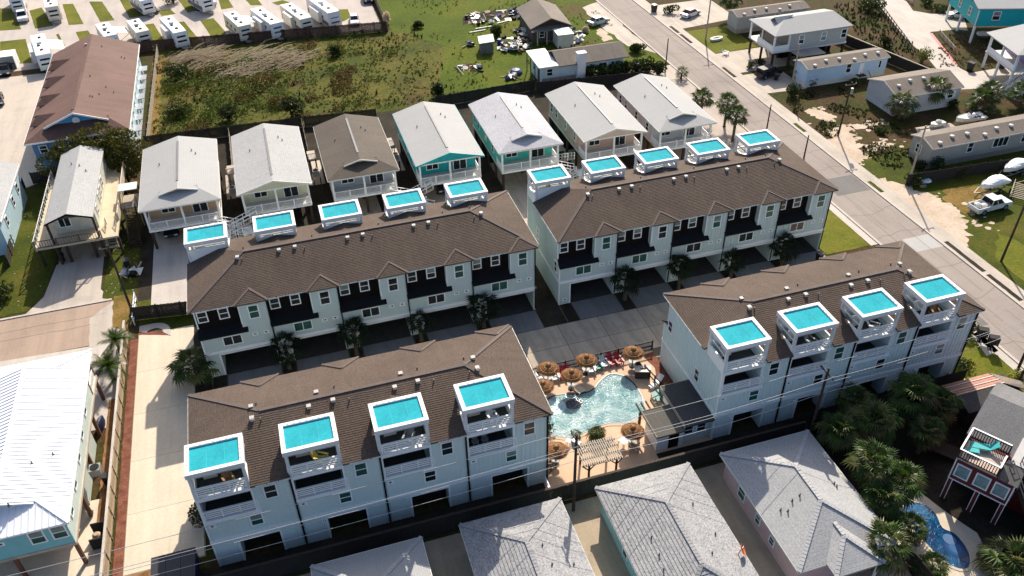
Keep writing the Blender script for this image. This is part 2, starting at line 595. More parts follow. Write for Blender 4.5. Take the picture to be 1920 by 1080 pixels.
# ---------------------------------------------------------------- the four townhouse blocks
TH_D = 11.2
EZ, RS, OH = 8.9, 0.345, 0.35

def slat_rail(mb, x0, x1, y, z0, z1, n=5, posts=3):
    for k in range(posts):
        x = x0+(x1-x0)*k/(posts-1)
        mb.box(x-0.05, y-0.04, z0, x+0.05, y+0.04, z1+0.02)
    hh = (z1-z0)/n
    for k in range(n):
        mb.box(x0, y-0.075, z0+k*hh+hh*0.16, x1, y-0.041, z0+(k+1)*hh-hh*0.2)
    return mb

SHARED = {}
def shared(key, fn):
    if key not in SHARED:
        SHARED[key] = fn()
    return SHARED[key]

def townhouse(label, x0, yf, n, w, sy, front, back, wallmat, group):
    """n units of width w; local y runs from the garage front (0) to the deck side (TH_D)"""
    D = TH_D
    L = n*w
    root = thing('townhouse_block', label, 'townhouse', (x0, yf, 0), 0, group)
    RZF = 0.0 if sy > 0 else PI
    RZB = RZF+PI
    EWR = PI/2
    def P(x, y, z=0):
        return (x, sy*y, z)
    def new():
        return MB(sy)
    # walls
    m = new()
    m.box(0, 2.6, 3.0, L, D-2.2, EZ-0.05)
    m.box(0, 3.2, 0, L, D-1.5, 3.0)
    for u in range(n):
        a = u*w; b = a+w
        m.box(a, 0, 3.0, b, 2.6, 5.45)
        m.box(a+0.6*w, 0, 5.45, b, 2.6, EZ-0.05)
        m.box(a, .64, 5.45, a+0.6*w, 2.6, EZ-0.05)
        m.box(a, 0, 0, a+0.2*w, 3.2, 3.0)
        m.box(a+0.2*w, 0, 2.72, b, 3.2, 3.0)
        m.box(b-0.18, 0.002, 0, b, 3.2, 2.72)
        m.box(a, D-2.2, 3.0, b, D, 5.5)
        m.box(a+0.58*w, D-2.2, 5.5, b, D, EZ-0.05)
        m.box(a, D-2.2, 5.5, a+0.16, D-0.002, 8.4)
        m.box(a, D-1.5, 0, a+0.29*w, D, 3.0)
        m.box(a+0.74*w, D-1.5, 0, b, D, 3.0)
        m.box(a+0.29*w, D-1.5, 2.62, a+0.74*w, D, 3.0)
    m.build('wall', wallmat, root)
    # dark recessed top-floor wall, black lower roof, garage door, all per unit
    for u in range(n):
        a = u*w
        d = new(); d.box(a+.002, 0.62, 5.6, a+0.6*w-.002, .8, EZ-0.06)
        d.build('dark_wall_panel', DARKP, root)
        gf = new(); gf.box(a+0.2*w+.01, .02, 0.02, a+w- .19, 3.09, .03); gf.build('garage_floor', paint('shade_dark_floor', (.06, .057, .055), .8, .3), root)  # floor colour darkened to put the garage's shade into it
        s = new()
        s.slab([(a-0.12, -0.42, 5.42), (a+0.67*w, -0.42, 5.42), (a+0.67*w, -0.004, 5.66), (a+0.6*w-.01, 0.62, 6.02), (a+.001, 0.62, 6.02), (a-0.12, -0.004, 5.66)], 0.16)
        s.build('lower_roof', BLACKM, root)
        gd = new(); gd.box(a+0.2*w, 3.1, 0.02, a+w-0.18, 3.2, 2.72)
        for k in range(4):
            gd.box(a+0.22*w, 3.05, 0.08+k*0.66, a+w-0.3, 3.1, 0.66+k*0.66)
        gd.build('garage_door', GARAGE, root)
        t = new()
        t.box(a+0.2*w-0.14, -0.07, 0.03, a+0.2*w+.02, -0.003, 2.72)
        t.box(a+0.2*w-0.14, -0.07, 2.72, a+w-0.02, -0.003, 2.86)
        t.build('garage_trim', WHITE, root)
        bt = new()
        bt.box(a+0.29*w-0.15, D+.003, 0.03, a+0.29*w, D+0.07, 2.62)
        bt.box(a+0.74*w, D+.003, 0.03, a+0.74*w+0.15, D+0.07, 2.62)
        bt.box(a+0.29*w-0.15, D+.003, 2.62, a+0.74*w+0.15, D+0.07, 2.78)
        bt.build('patio_trim', WHITE, root)
        pd = new(); pd.box(a+0.29*w, D-1.5, 0.05, a+0.74*w, D-1.42, 2.62)
        pd.build('patio_door', GARAGE, root)
        dp = new()
        dp.tube([(a+w-0.02, -0.09, 0.2), (a+w-0.02, -0.09, EZ-0.1)], 0.07, 5)
        dp.build('downspout', BLACKM, root)
        dp = new(); dp.tube([(a+w-0.02, D+0.09, 0.2), (a+w-0.02, D+0.09, EZ-0.1)], 0.085, 5)
        dp.build('downspout', BLACKM, root)
    # battens, belts and corner boards
    m = new()
    st = w/17
    for k in range(int(round(L/st))):
        x = (k+0.5)*st
        f = (x % w)/w
        m.box(x-0.045, -0.055, 3.36, x+0.045, -0.001, 5.42 if f < 0.62 else EZ-0.1)
        m.box(x-0.045, D+0.001, 3.36, x+0.045, D+0.055, 5.4 if f < 0.6 else EZ-0.1)
        if f < 0.19:
            m.box(x-0.03, -0.03, 0.3, x+0.03, -0.001, 2.95)
        if f < 0.27 or f > 0.76:
            m.box(x-0.03, D+.001, 0.3, x+0.03, D+0.03, 2.95)
    for k in range(27):
        y = (k+0.5)*D/27
        for xa, xb in ((-0.05, -0.001), (L+0.001, L+0.05)):
            m.box(xa, y-0.04, 3.36, xb, y+0.04, 8.25 if (y > D-3.0 and xa < 0) else 5.4 if (y < .7 and xa < 0) else EZ-0.1)
            m.box(xa, y-0.03, 0.3, xb, y+0.03, 2.95)
    stuff(m.build('wall_batten', wallmat, root))
    m = new()
    m.box(-0.08, -0.12, 3.0, L+0.08, -0.002, 3.34)
    m.box(-0.08, D+0.002, 3.0, L+0.08, D+0.12, 3.34)
    m.box(-0.07, -.001, 3.02, -0.002, D+.001, 3.3)
    m.box(L+0.002, -.001, 3.02, L+0.07, D+.001, 3.3)
    m.build('belt_trim', WHITE, root)
    for u in range(n):
        m = new(); m.box(u*w+0.6*w-0.01, -0.045, 6.1, u*w+0.6*w+0.1, -0.003, EZ-0.06); m.build('corner_board', WHITE, root)
    for x in (-0.05, L-0.08):
        for y in (-0.05, D-0.08):
            for z0, z1 in ((0.02, 3.0), (3.33, 5.4)):
                m = new(); m.box(x, y, z0, x+0.13, y+0.13, z1); m.build('corner_board', WHITE, root)
    m = new(); m.box(-.05, .57, 6.05, .08, .619, EZ-.06); m.build('corner_board', WHITE, root)
    # roof: hips, the bumps over the bays and the crickets behind the decks
    xa, xb, ya, yb = -OH, L+OH, -OH, D+OH
    half = (yb-ya)/2
    zr = EZ+RS*half
    ym = (ya+yb)/2
    front_p = [[(xa, ya, EZ), (xb, ya, EZ), (xb-half, ym, zr), (xa+half, ym, zr)]]
    back_p = [[(xb, yb, EZ), (xa, yb, EZ), (xa+half, ym, zr), (xb-half, ym, zr)]]
    left_p = [[(xa, yb, EZ), (xa, ya, EZ), (xa+half, ym, zr)]]
    right_p = [[(xb, ya, EZ), (xb, yb, EZ), (xb-half, ym, zr)]]
    TW = 4.15
    yw = D-3.0
    for u in range(n):
        r = (u*w-(OH+.1 if u == 0 else 0), u*w+TW, yw, D+2)
        back_p = minus_rect(back_p, *r)
        left_p = minus_rect(left_p, *r)
        right_p = minus_rect(right_p, *r)
    m = new()
    m.course = .2
    for p in front_p+back_p+left_p+right_p:
        m.slab(p, 0.16)
    for u in range(n):
        a = u*w+0.6*w-0.25; b = u*w+w+0.22
        c = (a+b)/2; hw = (b-a)/2
        yo = ya-0.28
        zt = EZ+0.01+RS*hw
        q = yo+hw
        yi = ya+(zt-EZ)/RS
        e = EZ+0.01
        m.slab([(a, yo, e), (b, yo, e), (c, q, zt)], 0.14)
        m.slab([(b, yo, e), (b, ya+.02, e), (c, yi, zt), (c, q, zt)], 0.1)
        m.slab([(a, ya+.02, e), (a, yo, e), (c, q, zt), (c, yi, zt)], 0.1)
        if u > 0:
            xl, xr = u*w, u*w+TW
            xc = (xl+xr)/2
            zb = EZ+RS*(yb-yw)
            zp = zb+0.5
            yp = yb-(zp-EZ)/RS
            m.slab([(xc, yw, zp), (xl, yw, zb+.01), (xc, yp, zp+.01)][::-1], 0.1)
            m.slab([(xc, yw, zp), (xr, yw, zb+.01), (xc, yp, zp+.01)], 0.1)
    roof = m.build('roof', ROOFB, root)
    # ridge and hip caps
    m = new()
    cap = [((xa+half, ym, zr), (xb-half, ym, zr)), ((xa, ya, EZ), (xa+half, ym, zr)), ((xb, ya, EZ), (xb-half, ym, zr)), ((xb, yb, EZ), (xb-half, ym, zr))]
    for a, b in cap:
        m.beam((a[0], a[1], a[2]+.02), (b[0], b[1], b[2]+.02), 0.3, 0.07)
    for u in range(n):
        a = u*w+0.6*w-0.25; b = u*w+w+0.22
        c = (a+b)/2; hw = (b-a)/2
        yo = ya-0.28; zt = EZ+0.01+RS*hw
        for xx in (a, b):
            m.beam((xx, yo, EZ+.03), (c, yo+hw, zt+.02), 0.2, 0.05)
    m.build('ridge_cap', shingle('ridge_cap_shingle', (0.13, 0.10, 0.088), (0.10, 0.08, 0.07), (0.16, 0.125, 0.11)), roof)
    m = new()
    for k in range(int(L/0.9)):
        x = (k+.5)*0.9
        m.box(x-.42, ya-0.07, EZ-0.13, x+.42, ya-0.005, EZ-0.03)
        m.box(x-.42, yb+0.005, EZ-0.13, x+.42, yb+0.07, EZ-0.03) if (x % w) > TW+.5 else None
    for k in range(int((yb-ya)/0.9)):
        y = ya+(k+.5)*0.9
        m.box(xb+.005, y-.42, EZ-0.13, xb+.07, y+.42, EZ-.03)
        if y < yw-.4:
            m.box(xa-.07, y-.42, EZ-0.13, xa-.005, y+.42, EZ-.03)
    stuff(m.build('drip_edge', WHITE2, root))
    # vents near the ridge
    def vent():
        v = MB(); v.box(-.15, -.15, -0.1, .15, .15, 0.2); v.box(-.18, -.18, .2, .18, .18, .25); return v.mesh('roof_vent', paint('dull_vent_metal', (.46, .44, .41), .6, .2))
    def pipe():
        v = MB(); v.lathe(0, 0, [(0.14, -0.05), (0.07, 0.04), (0.06, 0.06), (0.06, 0.3)], 7); return v.mesh('vent_pipe', paint('dull_lead', (.12, .12, .12), .6))
    vm = shared('vent', vent); pm = shared('pipe', pipe)
    for u in range(n):
        for dx, side, dy in (((0.30, -1, 0.75), (0.53, -1, 0.7)) if sy > 0 else ((0.34, 1, 0.7), (0.62, 1, 0.62), (.45, -1, .8))):
            x = u*w+dx*w
            x = min(max(x, 5.0), L-5.0)+(0.4*u if u in (0, n-1) else 0)*0.3
            y = ym+side*dy
            z = zr-RS*dy
            put('roof_vent', vm, roof, P(x, y, z))
        for dx, side, dy in ((0.66, -1, 1.1), (0.8, 1, 0.9)):
            x = min(max(u*w+dx*w, 5.4), L-5.4)
            put('vent_pipe', pm, roof, P(x, ym+side*dy, zr-RS*dy))
    # roof decks with canopies, balconies below
    def tower_mesh():
        m = MB(); m.box(0.13, 0.13, 8.2, 4.02, 3.0, 8.42); return m.mesh('deck_floor', paint('grey_decking', (0.07, 0.066, 0.063), 0.8, 0.2))
    def dmesh(key, fn, mat):
        kk = (key, sy)
        if kk not in SHARED:
            m = new(); fn(m); SHARED[kk] = m.mesh(key, mat)
        return SHARED[kk]
    y0, y1 = D-3.0, D           # ridge side, open side
    def f_floor(m): m.box(0.125, y0+.1, 8.22, TW-.125, y1-.1, 8.42)
    def f_wall(m):
        m.box(-.042, y0+.02, 8.3, 0.12, y1-.02, 9.55)
        m.box(TW-0.12, y0+.02, 8.3, TW, y1-.02, 9.55)
        m.box(0.0, y0, 8.42, TW, y0+0.12, 10.5)
    def f_frame(m):
        for x in (0, TW-0.24):
            for y in (y0, y1-0.24):
                m.box(x-.004, y-.004, 8.3, x+0.244, y+0.244, 10.95)
        z0, z1, o = 10.95, 11.40, 0.09
        m.box(-o, y0-o, z0, TW+o, y0+.24, z1)
        m.box(-o, y1-.24, z0, TW+o, y1+o, z1)
        m.box(-o, y0+.24, z0, .24, y1-.24, z1)
        m.box(TW-.24, y0+.24, z0, TW+o, y1-.24, z1)
        for x in (0.0, TW-.12):
            m.beam((x+.06, y0+.2, 10.25), (x+.06, y1-.2, 10.25), .1, .12)
    def f_caps(m):
        o = .02
        for k in range(9):
            x = .12+(TW-.24)*k/8
            for y in (y0+.1, y1-.1):
                m.box(x-.07, y-.07, 11.40, x+.07, y+.07, 11.43)
        for k in range(1, 6):
            y = y0+.1+(y1-y0-.2)*k/6
            for x in (.12, TW-.12):
                m.box(x-.07, y-.07, 11.40, x+.07, y+.07, 11.43)
    def f_canopy(m): m.box(.24, y0+.24, 11.22, TW-.24, y1-.24, 11.26)
    def f_rail(m):
        slat_rail(m, 0.26, TW-.26, y1-.02, 8.62, 9.55, 4, 4)
        m.box(0.24, y1-.12, 9.55, TW-.24, y1+.02, 9.62)
    def f_slab(m):
        m.box(-.03, y1-.3, 8.16, TW+.03, y1+.08, 8.5)
    def f_rail2(m):
        yy = y1-.05 if sy > 0 else y1-.05
        slat_rail(m, 0.2, TW+.14, y1+.03, 5.98, 6.85, 4, 4)
        m.box(0.1, y1-.05, 6.85, TW+.2, y1+.1, 6.93)
    def f_slab2(m):
        m.box(-.03, y1-.25, 5.5, TW+.25, y1+.12, 5.84)
    def f_post(m):
        m.box(-.03, y1-.2, 5.84, .2, y1+.06, 8.16)
    def f_steps(m):
        for k in range(5):
            m.box(.7, y0+.5+k*.16, 8.5+k*.02, 1.75, y0+.56+k*.16, 9.3+k*.15)
    deckfloor = paint('grey_decking', (0.07, 0.066, 0.063), 0.8, 0.2)
    for u in range(n):
        loc = (u*w, 0, 0)
        dk = put('roof_deck', dmesh('roof_deck', f_wall, WHITE), root, loc)
        put('deck_floor', dmesh('deck_floor', f_floor, deckfloor), dk)
        put('deck_railing', dmesh('deck_railing', f_rail, WHITE), dk)
        put('deck_beam', dmesh('deck_beam', f_slab, WHITE), dk)
        put('stair_slats', dmesh('stair_slats', f_steps, WHITE2), dk)
        cf = put('canopy_frame', dmesh('canopy_frame', f_frame, paint('grey_white_paint', (.74, .74, .74), .6, .1)), root, loc)
        put('shade_cloth', dmesh('shade_cloth', f_canopy, TURQ), cf)
        for f in (.36, .68):
            put('cloth_seam', dmesh('cloth_seam', lambda m: m.box(-.02, y0+.25, 11.261, .02, y1-.25, 11.268), paint('canvas_seam', (.03, .40, .45), .8)), cf, (TW*f, 0, 0))
        stuff(put('frame_caps', dmesh('frame_caps', f_caps, WHITE2), cf))
        bl = put('balcony', dmesh('balcony', f_slab2, WHITE), root, loc)
        put('balcony_railing', dmesh('balcony_railing', f_rail2, WHITE), bl)
        put('balcony_post', dmesh('balcony_post', f_post, WHITE), bl)
        put('balcony_post', dmesh('balcony_post_slim', lambda m: m.box(TW-.12, y1-.2, 5.84, TW+.03, y1+.04, 8.16), WHITE), bl)
        put('balcony_floor', dmesh('balcony_floor', lambda m: m.box(0.17, y1-2.13, 5.505, 3.84, y1-.26, 5.6), deckfloor), bl)
        put('balcony_shade_panel', dmesh('balcony_shade_panel', lambda m: m.box(.17, D-2.198, 5.61, 3.84, D-2.14, 8.15), GARAGE), bl)  # dark panel added at the back: the balcony's shade as colour
    # windows
    def fv():
        v = MB()
        v.box(-.28, -.06, 0, .28, .02, .1); v.box(-.28, -.06, .3, .28, .02, .4)
        v.box(-.28, -.06, .1, -.14, .02, .3); v.box(.14, -.06, .1, .28, .02, .3)
        v.box(-.14, -.02, .1, .14, 0, .3, 1)
        return v.mesh('dryer_vent', [WHITE, BLACKM])
    dv = shared('dvent', fv)
    rr = random.Random(len(label))
    for u in range(n):
        a = u*w
        pk = PANEG if rr.random() < 0.4 else PANE
        if front:
            for f in (0.1, 0.39):
                window(root, *P(a+f*w, 0.62, 6.85), 0.8, 1.15, RZF, 'hung', PANE)
            window(root, *P(a+0.80*w, 0, 6.62), 0.85, 1.5, RZF, 'hung', PANEG if rr.random() < .5 else PANE)
            window(root, *P(a+0.42*w, 0, 3.85), 1.7, 1.0, RZF, 'slide', PANEG if rr.random() < .35 else PANE)
            for f in (0.74, 0.90):
                put('wall_vent', dv, root, P(a+f*w, 0, 4.35), RZF)
            put('step_light', dv, root, P(a+0.1*w, 0, 0.45), RZF)
        if back:
            window(root, *P(a+0.77*w, D, 6.85), 0.85, 1.35, RZB, 'hung', PANEG if rr.random() < .5 else PANE)
            window(root, *P(a+0.54*w, D, 4.1), 0.85, 1.15, RZB, 'hung', PANEG if rr.random() < .4 else PANE)
            put('wall_vent', dv, root, P(a+0.075*w, D, 4.9), RZB)
            # patio light cluster beside the opening
            lm = shared('plight', lambda: MB().box(-.12, -.16, 0, -.04, 0, .2).box(.04, -.16, 0, .12, 0, .2).mesh('wall_light', WHITE))
            put('wall_light', lm, root, P(a+0.24*w, D, 2.35), RZB)
    # end wall windows on the -x side
    for y, z, h in (((1.3, 5.3, 1.2), (7.2, 4.0, 1.3)) if sy < 0 else ((7.2, 4.6, 1.2), (1.1, 4.05, 1.3))):
        o = window(root, *P(0, y, z), 0.7, h, -PI/2, 'hung', PANE)
    return root

TG = 'townhouse blocks of the pool complex'
T_NW = townhouse('five-canopy townhouse block left of the dark garden gap, behind the nearest block', -11.9, 70.1, 5, 7.04, 1, True, False, WALLC, TG)
T_NE = townhouse('five-canopy townhouse block beside the street, behind the shared concrete drive', 26.1, 70.0, 5, 6.74, 1, True, False, WALLC, TG)
T_SW = townhouse('four-canopy townhouse block nearest the viewer, beside the pale concrete pad', -11.85, 57.7, 4, 7.1, -1, False, True, WALLB, TG)
T_SE = townhouse('four-canopy townhouse block right of the swimming pool, end wall against the cabana', 32.9, 57.7, 4, 6.75, -1, False, True, WALLB, TG)
# ---------------------------------------------------------------- houses
def dutch_roof(m, x0, x1, y0, y1, ze, zr, f0=0.0, f1=0.0, lip=0.45, t=0.16):
    """ridge along y; each end is a gable (f = 0), a hip (f = 1) or a skirt with a small gable above"""
    a = (x1-x0)/2; xm = (x0+x1)/2; s = (zr-ze)/a
    d0, d1 = f0*a, f1*a
    def side(sgn):
        X = x0 if sgn < 0 else x1
        X0 = X-sgn*d0; X1 = X-sgn*d1
        pts = [(X, y1, ze), (X, y0, ze)]
        if 0 < f0 < 1:
            pts += [(X0, y0+d0-lip*.0, ze+s*d0), (X0, y0+d0-lip, ze+s*d0), (xm, y0+d0-lip, zr)]
        else:
            pts += [(xm, y0+d0, zr)]
        if 0 < f1 < 1:
            pts += [(xm, y1-d1, zr), (X1, y1-d1, ze+s*d1)]
        else:
            pts += [(xm, y1-d1, zr)]
        return pts if sgn < 0 else pts[::-1]
    m.slab(side(-1), t); m.slab(side(1), t)
    k = 0.5
    if f0 > 0:
        if f0 < 1:
            m.slab([(x0, y0, ze), (x1, y0, ze), (x1-d0, y0+d0, ze+s*d0), (x1-d0, y0+d0+k, ze+s*(d0+k)-.02), (x0+d0, y0+d0+k, ze+s*(d0+k)-.02), (x0+d0, y0+d0, ze+s*d0)], t)
        else:
            m.slab([(x0, y0, ze), (x1, y0, ze), (xm, y0+d0, zr)], t)
    if f1 > 0:
        if f1 < 1:
            m.slab([(x1, y1, ze), (x0, y1, ze), (x0+d1, y1-d1, ze+s*d1), (x1-d1, y1-d1, ze+s*d1)], t)
        else:
            m.slab([(x1, y1, ze), (x0, y1, ze), (xm, y1-d1, zr)], t)
    return m

def gable_panel(x0, x1, y, z0, zr, dy=0.08):
    m = MB(); xm = (x0+x1)/2
    m.face([(x0, y, z0), (x1, y, z0), (xm, y, zr)])
    m.face([(x1, y+dy, z0), (x0, y+dy, z0), (xm, y+dy, zr)])
    return m

def balusters(m, a, b, z0, z1, step=0.16, w=0.045):
    a = Vector((*a, 0)); b = Vector((*b, 0)); L = (b-a).length; d = (b-a)/L
    for z in (z0+.08, z1-.05):
        m.beam((a.x, a.y, z), (b.x, b.y, z), 0.08)
    n = int(L/step)
    for k in range(n+1):
        p = a+d*(L*k/n)
        m.box(p.x-w/2, p.y-w/2, z0+.1, p.x+w/2, p.y+w/2, z1-.06)
    for k in range(int(L/2)+1):
        p = a+d*(L*k/max(1, int(L/2)))
        m.box(p.x-.06, p.y-.06, z0, p.x+.06, p.y+.06, z1+.06)
    return m

def stairs(parent, p0, p1, z0, z1, width, mat, railmat, n=14):
    """straight flight between two plan points (centre line), with two rails"""
    a = Vector((p0[0], p0[1], z0)); b = Vector((p1[0], p1[1], z1))
    d = Vector((b.x-a.x, b.y-a.y, 0)).normalized(); s = Vector((-d.y, d.x, 0))
    m = MB()
    for k in range(n):
        c = a.lerp(b, (k+.5)/n)
        h = 0.16
        q = [c+s*(width/2)+d*h, c-s*(width/2)+d*h, c-s*(width/2)-d*h, c+s*(width/2)-d*h]
        m.prism([(v.x, v.y) for v in q][::-1], c.z-.03, c.z+.03)
    for sg in (-1, 1):
        o = s*(width/2)*sg
        m.beam(a+o-Vector((0, 0, .1)), b+o-Vector((0, 0, .1)), 0.07, 0.26)
    st = m.build('stair', mat, parent)
    m = MB()
    for sg in (-1, 1):
        o = s*(width/2)*sg
        for hz in (0.5, 0.95):
            m.beam(a+o+Vector((0, 0, hz)), b+o+Vector((0, 0, hz)), 0.07)
        for k in range(5):
            c = a.lerp(b, k/4)+o
            m.box(c.x-.04, c.y-.04, c.z-.1, c.x+.04, c.y+.04, c.z+1.0)
    m.build('handrail', railmat, st)
    return st

def stilt_house(name, label, x0, x1, y0, y1, f0, roofm, wallm, trimc, gable=None, porch=2.6, ze=6.0, zr=7.25, zf=2.9, stair=None, railm=None, encl=None, fascia=None, wins=True):
    cx, cyy = (x0+x1)/2, (y0+y1)/2
    root = thing(name, label, 'house', (cx, cyy, 0))
    x0 -= cx; x1 -= cx; y0 -= cyy; y1 -= cyy
    railm = railm or WHITE
    o = 0.45
    wx0, wx1, wy0, wy1 = x0+o, x1-o, y0+o, y1-o
    m = MB(); m.box(wx0, wy0+porch, zf, wx1, wy1, ze-.02)
    m.build('wall', wallm, root)
    m = MB(); m.course = 0 if roofm is ROOFPALE else .2; m.ct = .09
    dutch_roof(m, x0, x1, y0, y1, ze, zr, f0, 0.0)
    rf = m.build('roof', roofm, root)
    a = (x1-x0)/2; s = (zr-ze)/a
    m = MB()
    ys = y0+f0*a+(0.3 if f0 == 0 else .25)
    m.beam((0, ys+1.2, zr+.03), (0, y1-1.6, zr+.03), .26, .06)
    m.build('ridge_vent', paint('ridge_vent_grey', (0.16, 0.16, 0.165)), rf)
    for dx, dy in ((0.35, y1-4.2), (-.5, y1-6.5), (0.45, y1-5.0)):
        v = shared('pipe', lambda: None)
        put('vent_pipe', v, rf, (dx*a, dy, zr-s*abs(dx)*a))
    # gable or gablet
    if f0 == 0:
        gp = gable_panel(x0+.35, x1-.35, y0+.5, ze-.02, zr-.12)
        gp.box(x0+.5, y0+.5, ze-.32, x1-.5, y0+.62, ze-.03)
        gp.build('gable', gable or wallm, root)
    else:
        d0 = f0*a
        gp = gable_panel(x0+d0+.1, x1-d0-.1, y0+d0+.12, ze+s*d0, zr-.1)
        gp.build('gable', gable or wallm, root)
    m = MB()
    t = .16
    if f0 == 0:
        for sg in (-1, 1):
            m.beam((sg*(x1+.0), y0-.03, ze-.08), (0, y0-.03, zr-.08), .06, .22)
    else:
        m.box(x0, y0-.05, ze-.2, x1, y0-.003, ze-.02)
        d0 = f0*a
        for sg in (-1, 1):
            m.beam((sg*(x1-d0), y0+d0-.48, ze+s*d0-.05), (0, y0+d0-.48, zr-.05), .06, .16)
    m.box(x0-.05, y0, ze-.2, x0-.003, y1, ze-.02)
    m.box(x1+.003, y0, ze-.2, x1+.05, y1, ze-.02)
    m.build('fascia', fascia or trimc, root)
    # porch
    m = MB(); m.box(wx0-.05, wy0-.05, zf-.25, wx1+.05, wy1, zf-.005)
    m.build('floor_deck', trimc, root)
    m = MB(); m.box(wx0-.02, wy0-.08, zf-.3, wx1+.02, wy0-.052, zf-.02)
    m.build('deck_fascia', railm, root)
    for x in (wx0+.1, 0, wx1-.1):
        MB().box(x-.12, wy0, zf, x+.12, wy0+.24, ze-.33).build('porch_post', railm, root)
    MB().box(wx0, wy0+.02, ze-.33, wx1, wy0+.2, ze-.17).build('porch_beam', railm, root)
    m = MB()
    balusters(m, (wx0+.1, wy0+.05), (wx1-.1, wy0+.05), zf, zf+1.0)
    for x in (wx0+.06, wx1-.06):
        balusters(m, (x, wy0+.2), (x, wy0+porch-.05), zf, zf+1.0)
    m.build('porch_railing', railm, root)
    # stilts
    sp = shared('stilt'+str(round(zf, 1)), lambda: MB().box(-.15, -.15, 0, .15, .15, zf-.25).mesh('stilt', WOODD))
    ny = 5
    for i in range(3):
        for j in range(ny):
            put('stilt', sp, root, (wx0+.2+(wx1-wx0-.4)*i/2, wy0+.2+(wy1-wy0-.4)*j/(ny-1), 0))
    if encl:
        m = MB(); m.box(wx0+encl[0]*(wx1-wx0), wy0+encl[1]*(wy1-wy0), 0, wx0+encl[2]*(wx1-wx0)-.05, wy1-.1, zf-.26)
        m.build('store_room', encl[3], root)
    if wins:
        for fy in (0.12, 0.42, 0.72, 0.88):
            yy = wy0+porch+(wy1-wy0-porch)*fy
            window(root, wx0, yy, zf+1.05, 0.75, 1.2, -PI/2)
            window(root, wx1, yy, zf+1.05, 0.75, 1.2, PI/2)
        window(root, -1.9, wy0+porch, zf+.7, 1.5, 1.4, 0, 'slide')
        window(root, 1.9, wy0+porch, zf+.05, 1.7, 2.0, 0, 'slide')
    if stair:
        sx = wx0+1.4 if stair < 0 else wx1-1.4
        stairs(root, (sx-stair*-3.6*1.0, wy0-.7), (sx, wy0-.7), zf*0.5, zf-.05, 1.0, WOODL, railm, 8)
        stairs(root, (sx, wy0-1.8), (sx-stair*-3.6, wy0-1.8), 0.05, zf*0.5, 1.0, WOODL, railm, 8)
        m = MB(); ex = sx-stair*-4.2
        m.box(ex-.6, wy0-2.4, zf*.5-.1, ex+.6, wy0-.2, zf*.5)
        m.box(ex-.55, wy0-2.35, 0, ex-.4, wy0-2.2, zf*.5-.1); m.box(ex+.4, wy0-2.35, 0, ex+.55, wy0-2.2, zf*.5-.1)
        m.build('stair_landing', railm, root)
        m = MB(); balusters(m, (ex-.55, wy0-2.35), (ex+.55, wy0-2.35), zf*.5, zf*.5+1)
        m.build('landing_railing', railm, root)
    return root

TEALW = paint('teal_siding', (0.01, 0.38, 0.40), 0.6)
MINTW = paint('mint_siding', (0.08, 0.55, 0.45), 0.6)
PEACH = paint('peach_siding', (0.62, 0.42, 0.34), 0.6)
CREAM = paint('cream_siding', (0.66, 0.58, 0.40), 0.6)
TANW = paint('tan_siding', (0.50, 0.34, 0.20), 0.6)
CREAMG = paint('pale_lime_siding', (0.62, 0.64, 0.46), 0.6)
LGREY = paint('light_grey_siding', (0.55, 0.56, 0.58), 0.6)
BLUEW = paint('blue_siding', (0.10, 0.23, 0.40), 0.6)
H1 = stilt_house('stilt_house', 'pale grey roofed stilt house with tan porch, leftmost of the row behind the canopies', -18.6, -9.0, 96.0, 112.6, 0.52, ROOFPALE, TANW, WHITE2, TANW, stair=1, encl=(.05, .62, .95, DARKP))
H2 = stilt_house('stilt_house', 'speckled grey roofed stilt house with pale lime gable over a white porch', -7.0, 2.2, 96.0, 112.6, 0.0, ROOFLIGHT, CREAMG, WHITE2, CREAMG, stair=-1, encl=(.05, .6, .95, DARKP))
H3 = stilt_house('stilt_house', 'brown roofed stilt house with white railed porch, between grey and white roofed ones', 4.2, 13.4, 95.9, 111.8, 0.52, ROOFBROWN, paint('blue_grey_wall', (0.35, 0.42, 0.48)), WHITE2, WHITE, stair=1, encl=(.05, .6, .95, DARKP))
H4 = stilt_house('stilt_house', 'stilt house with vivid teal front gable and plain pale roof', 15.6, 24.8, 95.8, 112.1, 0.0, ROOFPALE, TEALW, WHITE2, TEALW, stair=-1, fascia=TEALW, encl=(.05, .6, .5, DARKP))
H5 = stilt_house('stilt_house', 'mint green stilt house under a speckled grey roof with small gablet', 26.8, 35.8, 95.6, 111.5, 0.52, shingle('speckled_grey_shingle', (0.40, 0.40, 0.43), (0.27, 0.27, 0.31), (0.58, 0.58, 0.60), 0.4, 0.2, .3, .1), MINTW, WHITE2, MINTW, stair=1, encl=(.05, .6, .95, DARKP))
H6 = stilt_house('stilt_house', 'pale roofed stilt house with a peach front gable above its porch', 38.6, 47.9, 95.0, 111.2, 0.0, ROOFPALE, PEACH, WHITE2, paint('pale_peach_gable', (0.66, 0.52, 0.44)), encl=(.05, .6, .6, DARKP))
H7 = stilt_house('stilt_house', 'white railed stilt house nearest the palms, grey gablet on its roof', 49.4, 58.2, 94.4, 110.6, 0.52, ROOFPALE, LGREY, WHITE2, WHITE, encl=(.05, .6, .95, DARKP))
stairs(H6, (-5.9, -2.0), (-5.9, -6.6), 0.3, 2.85, 1.0, WOODL, WHITE, 12)

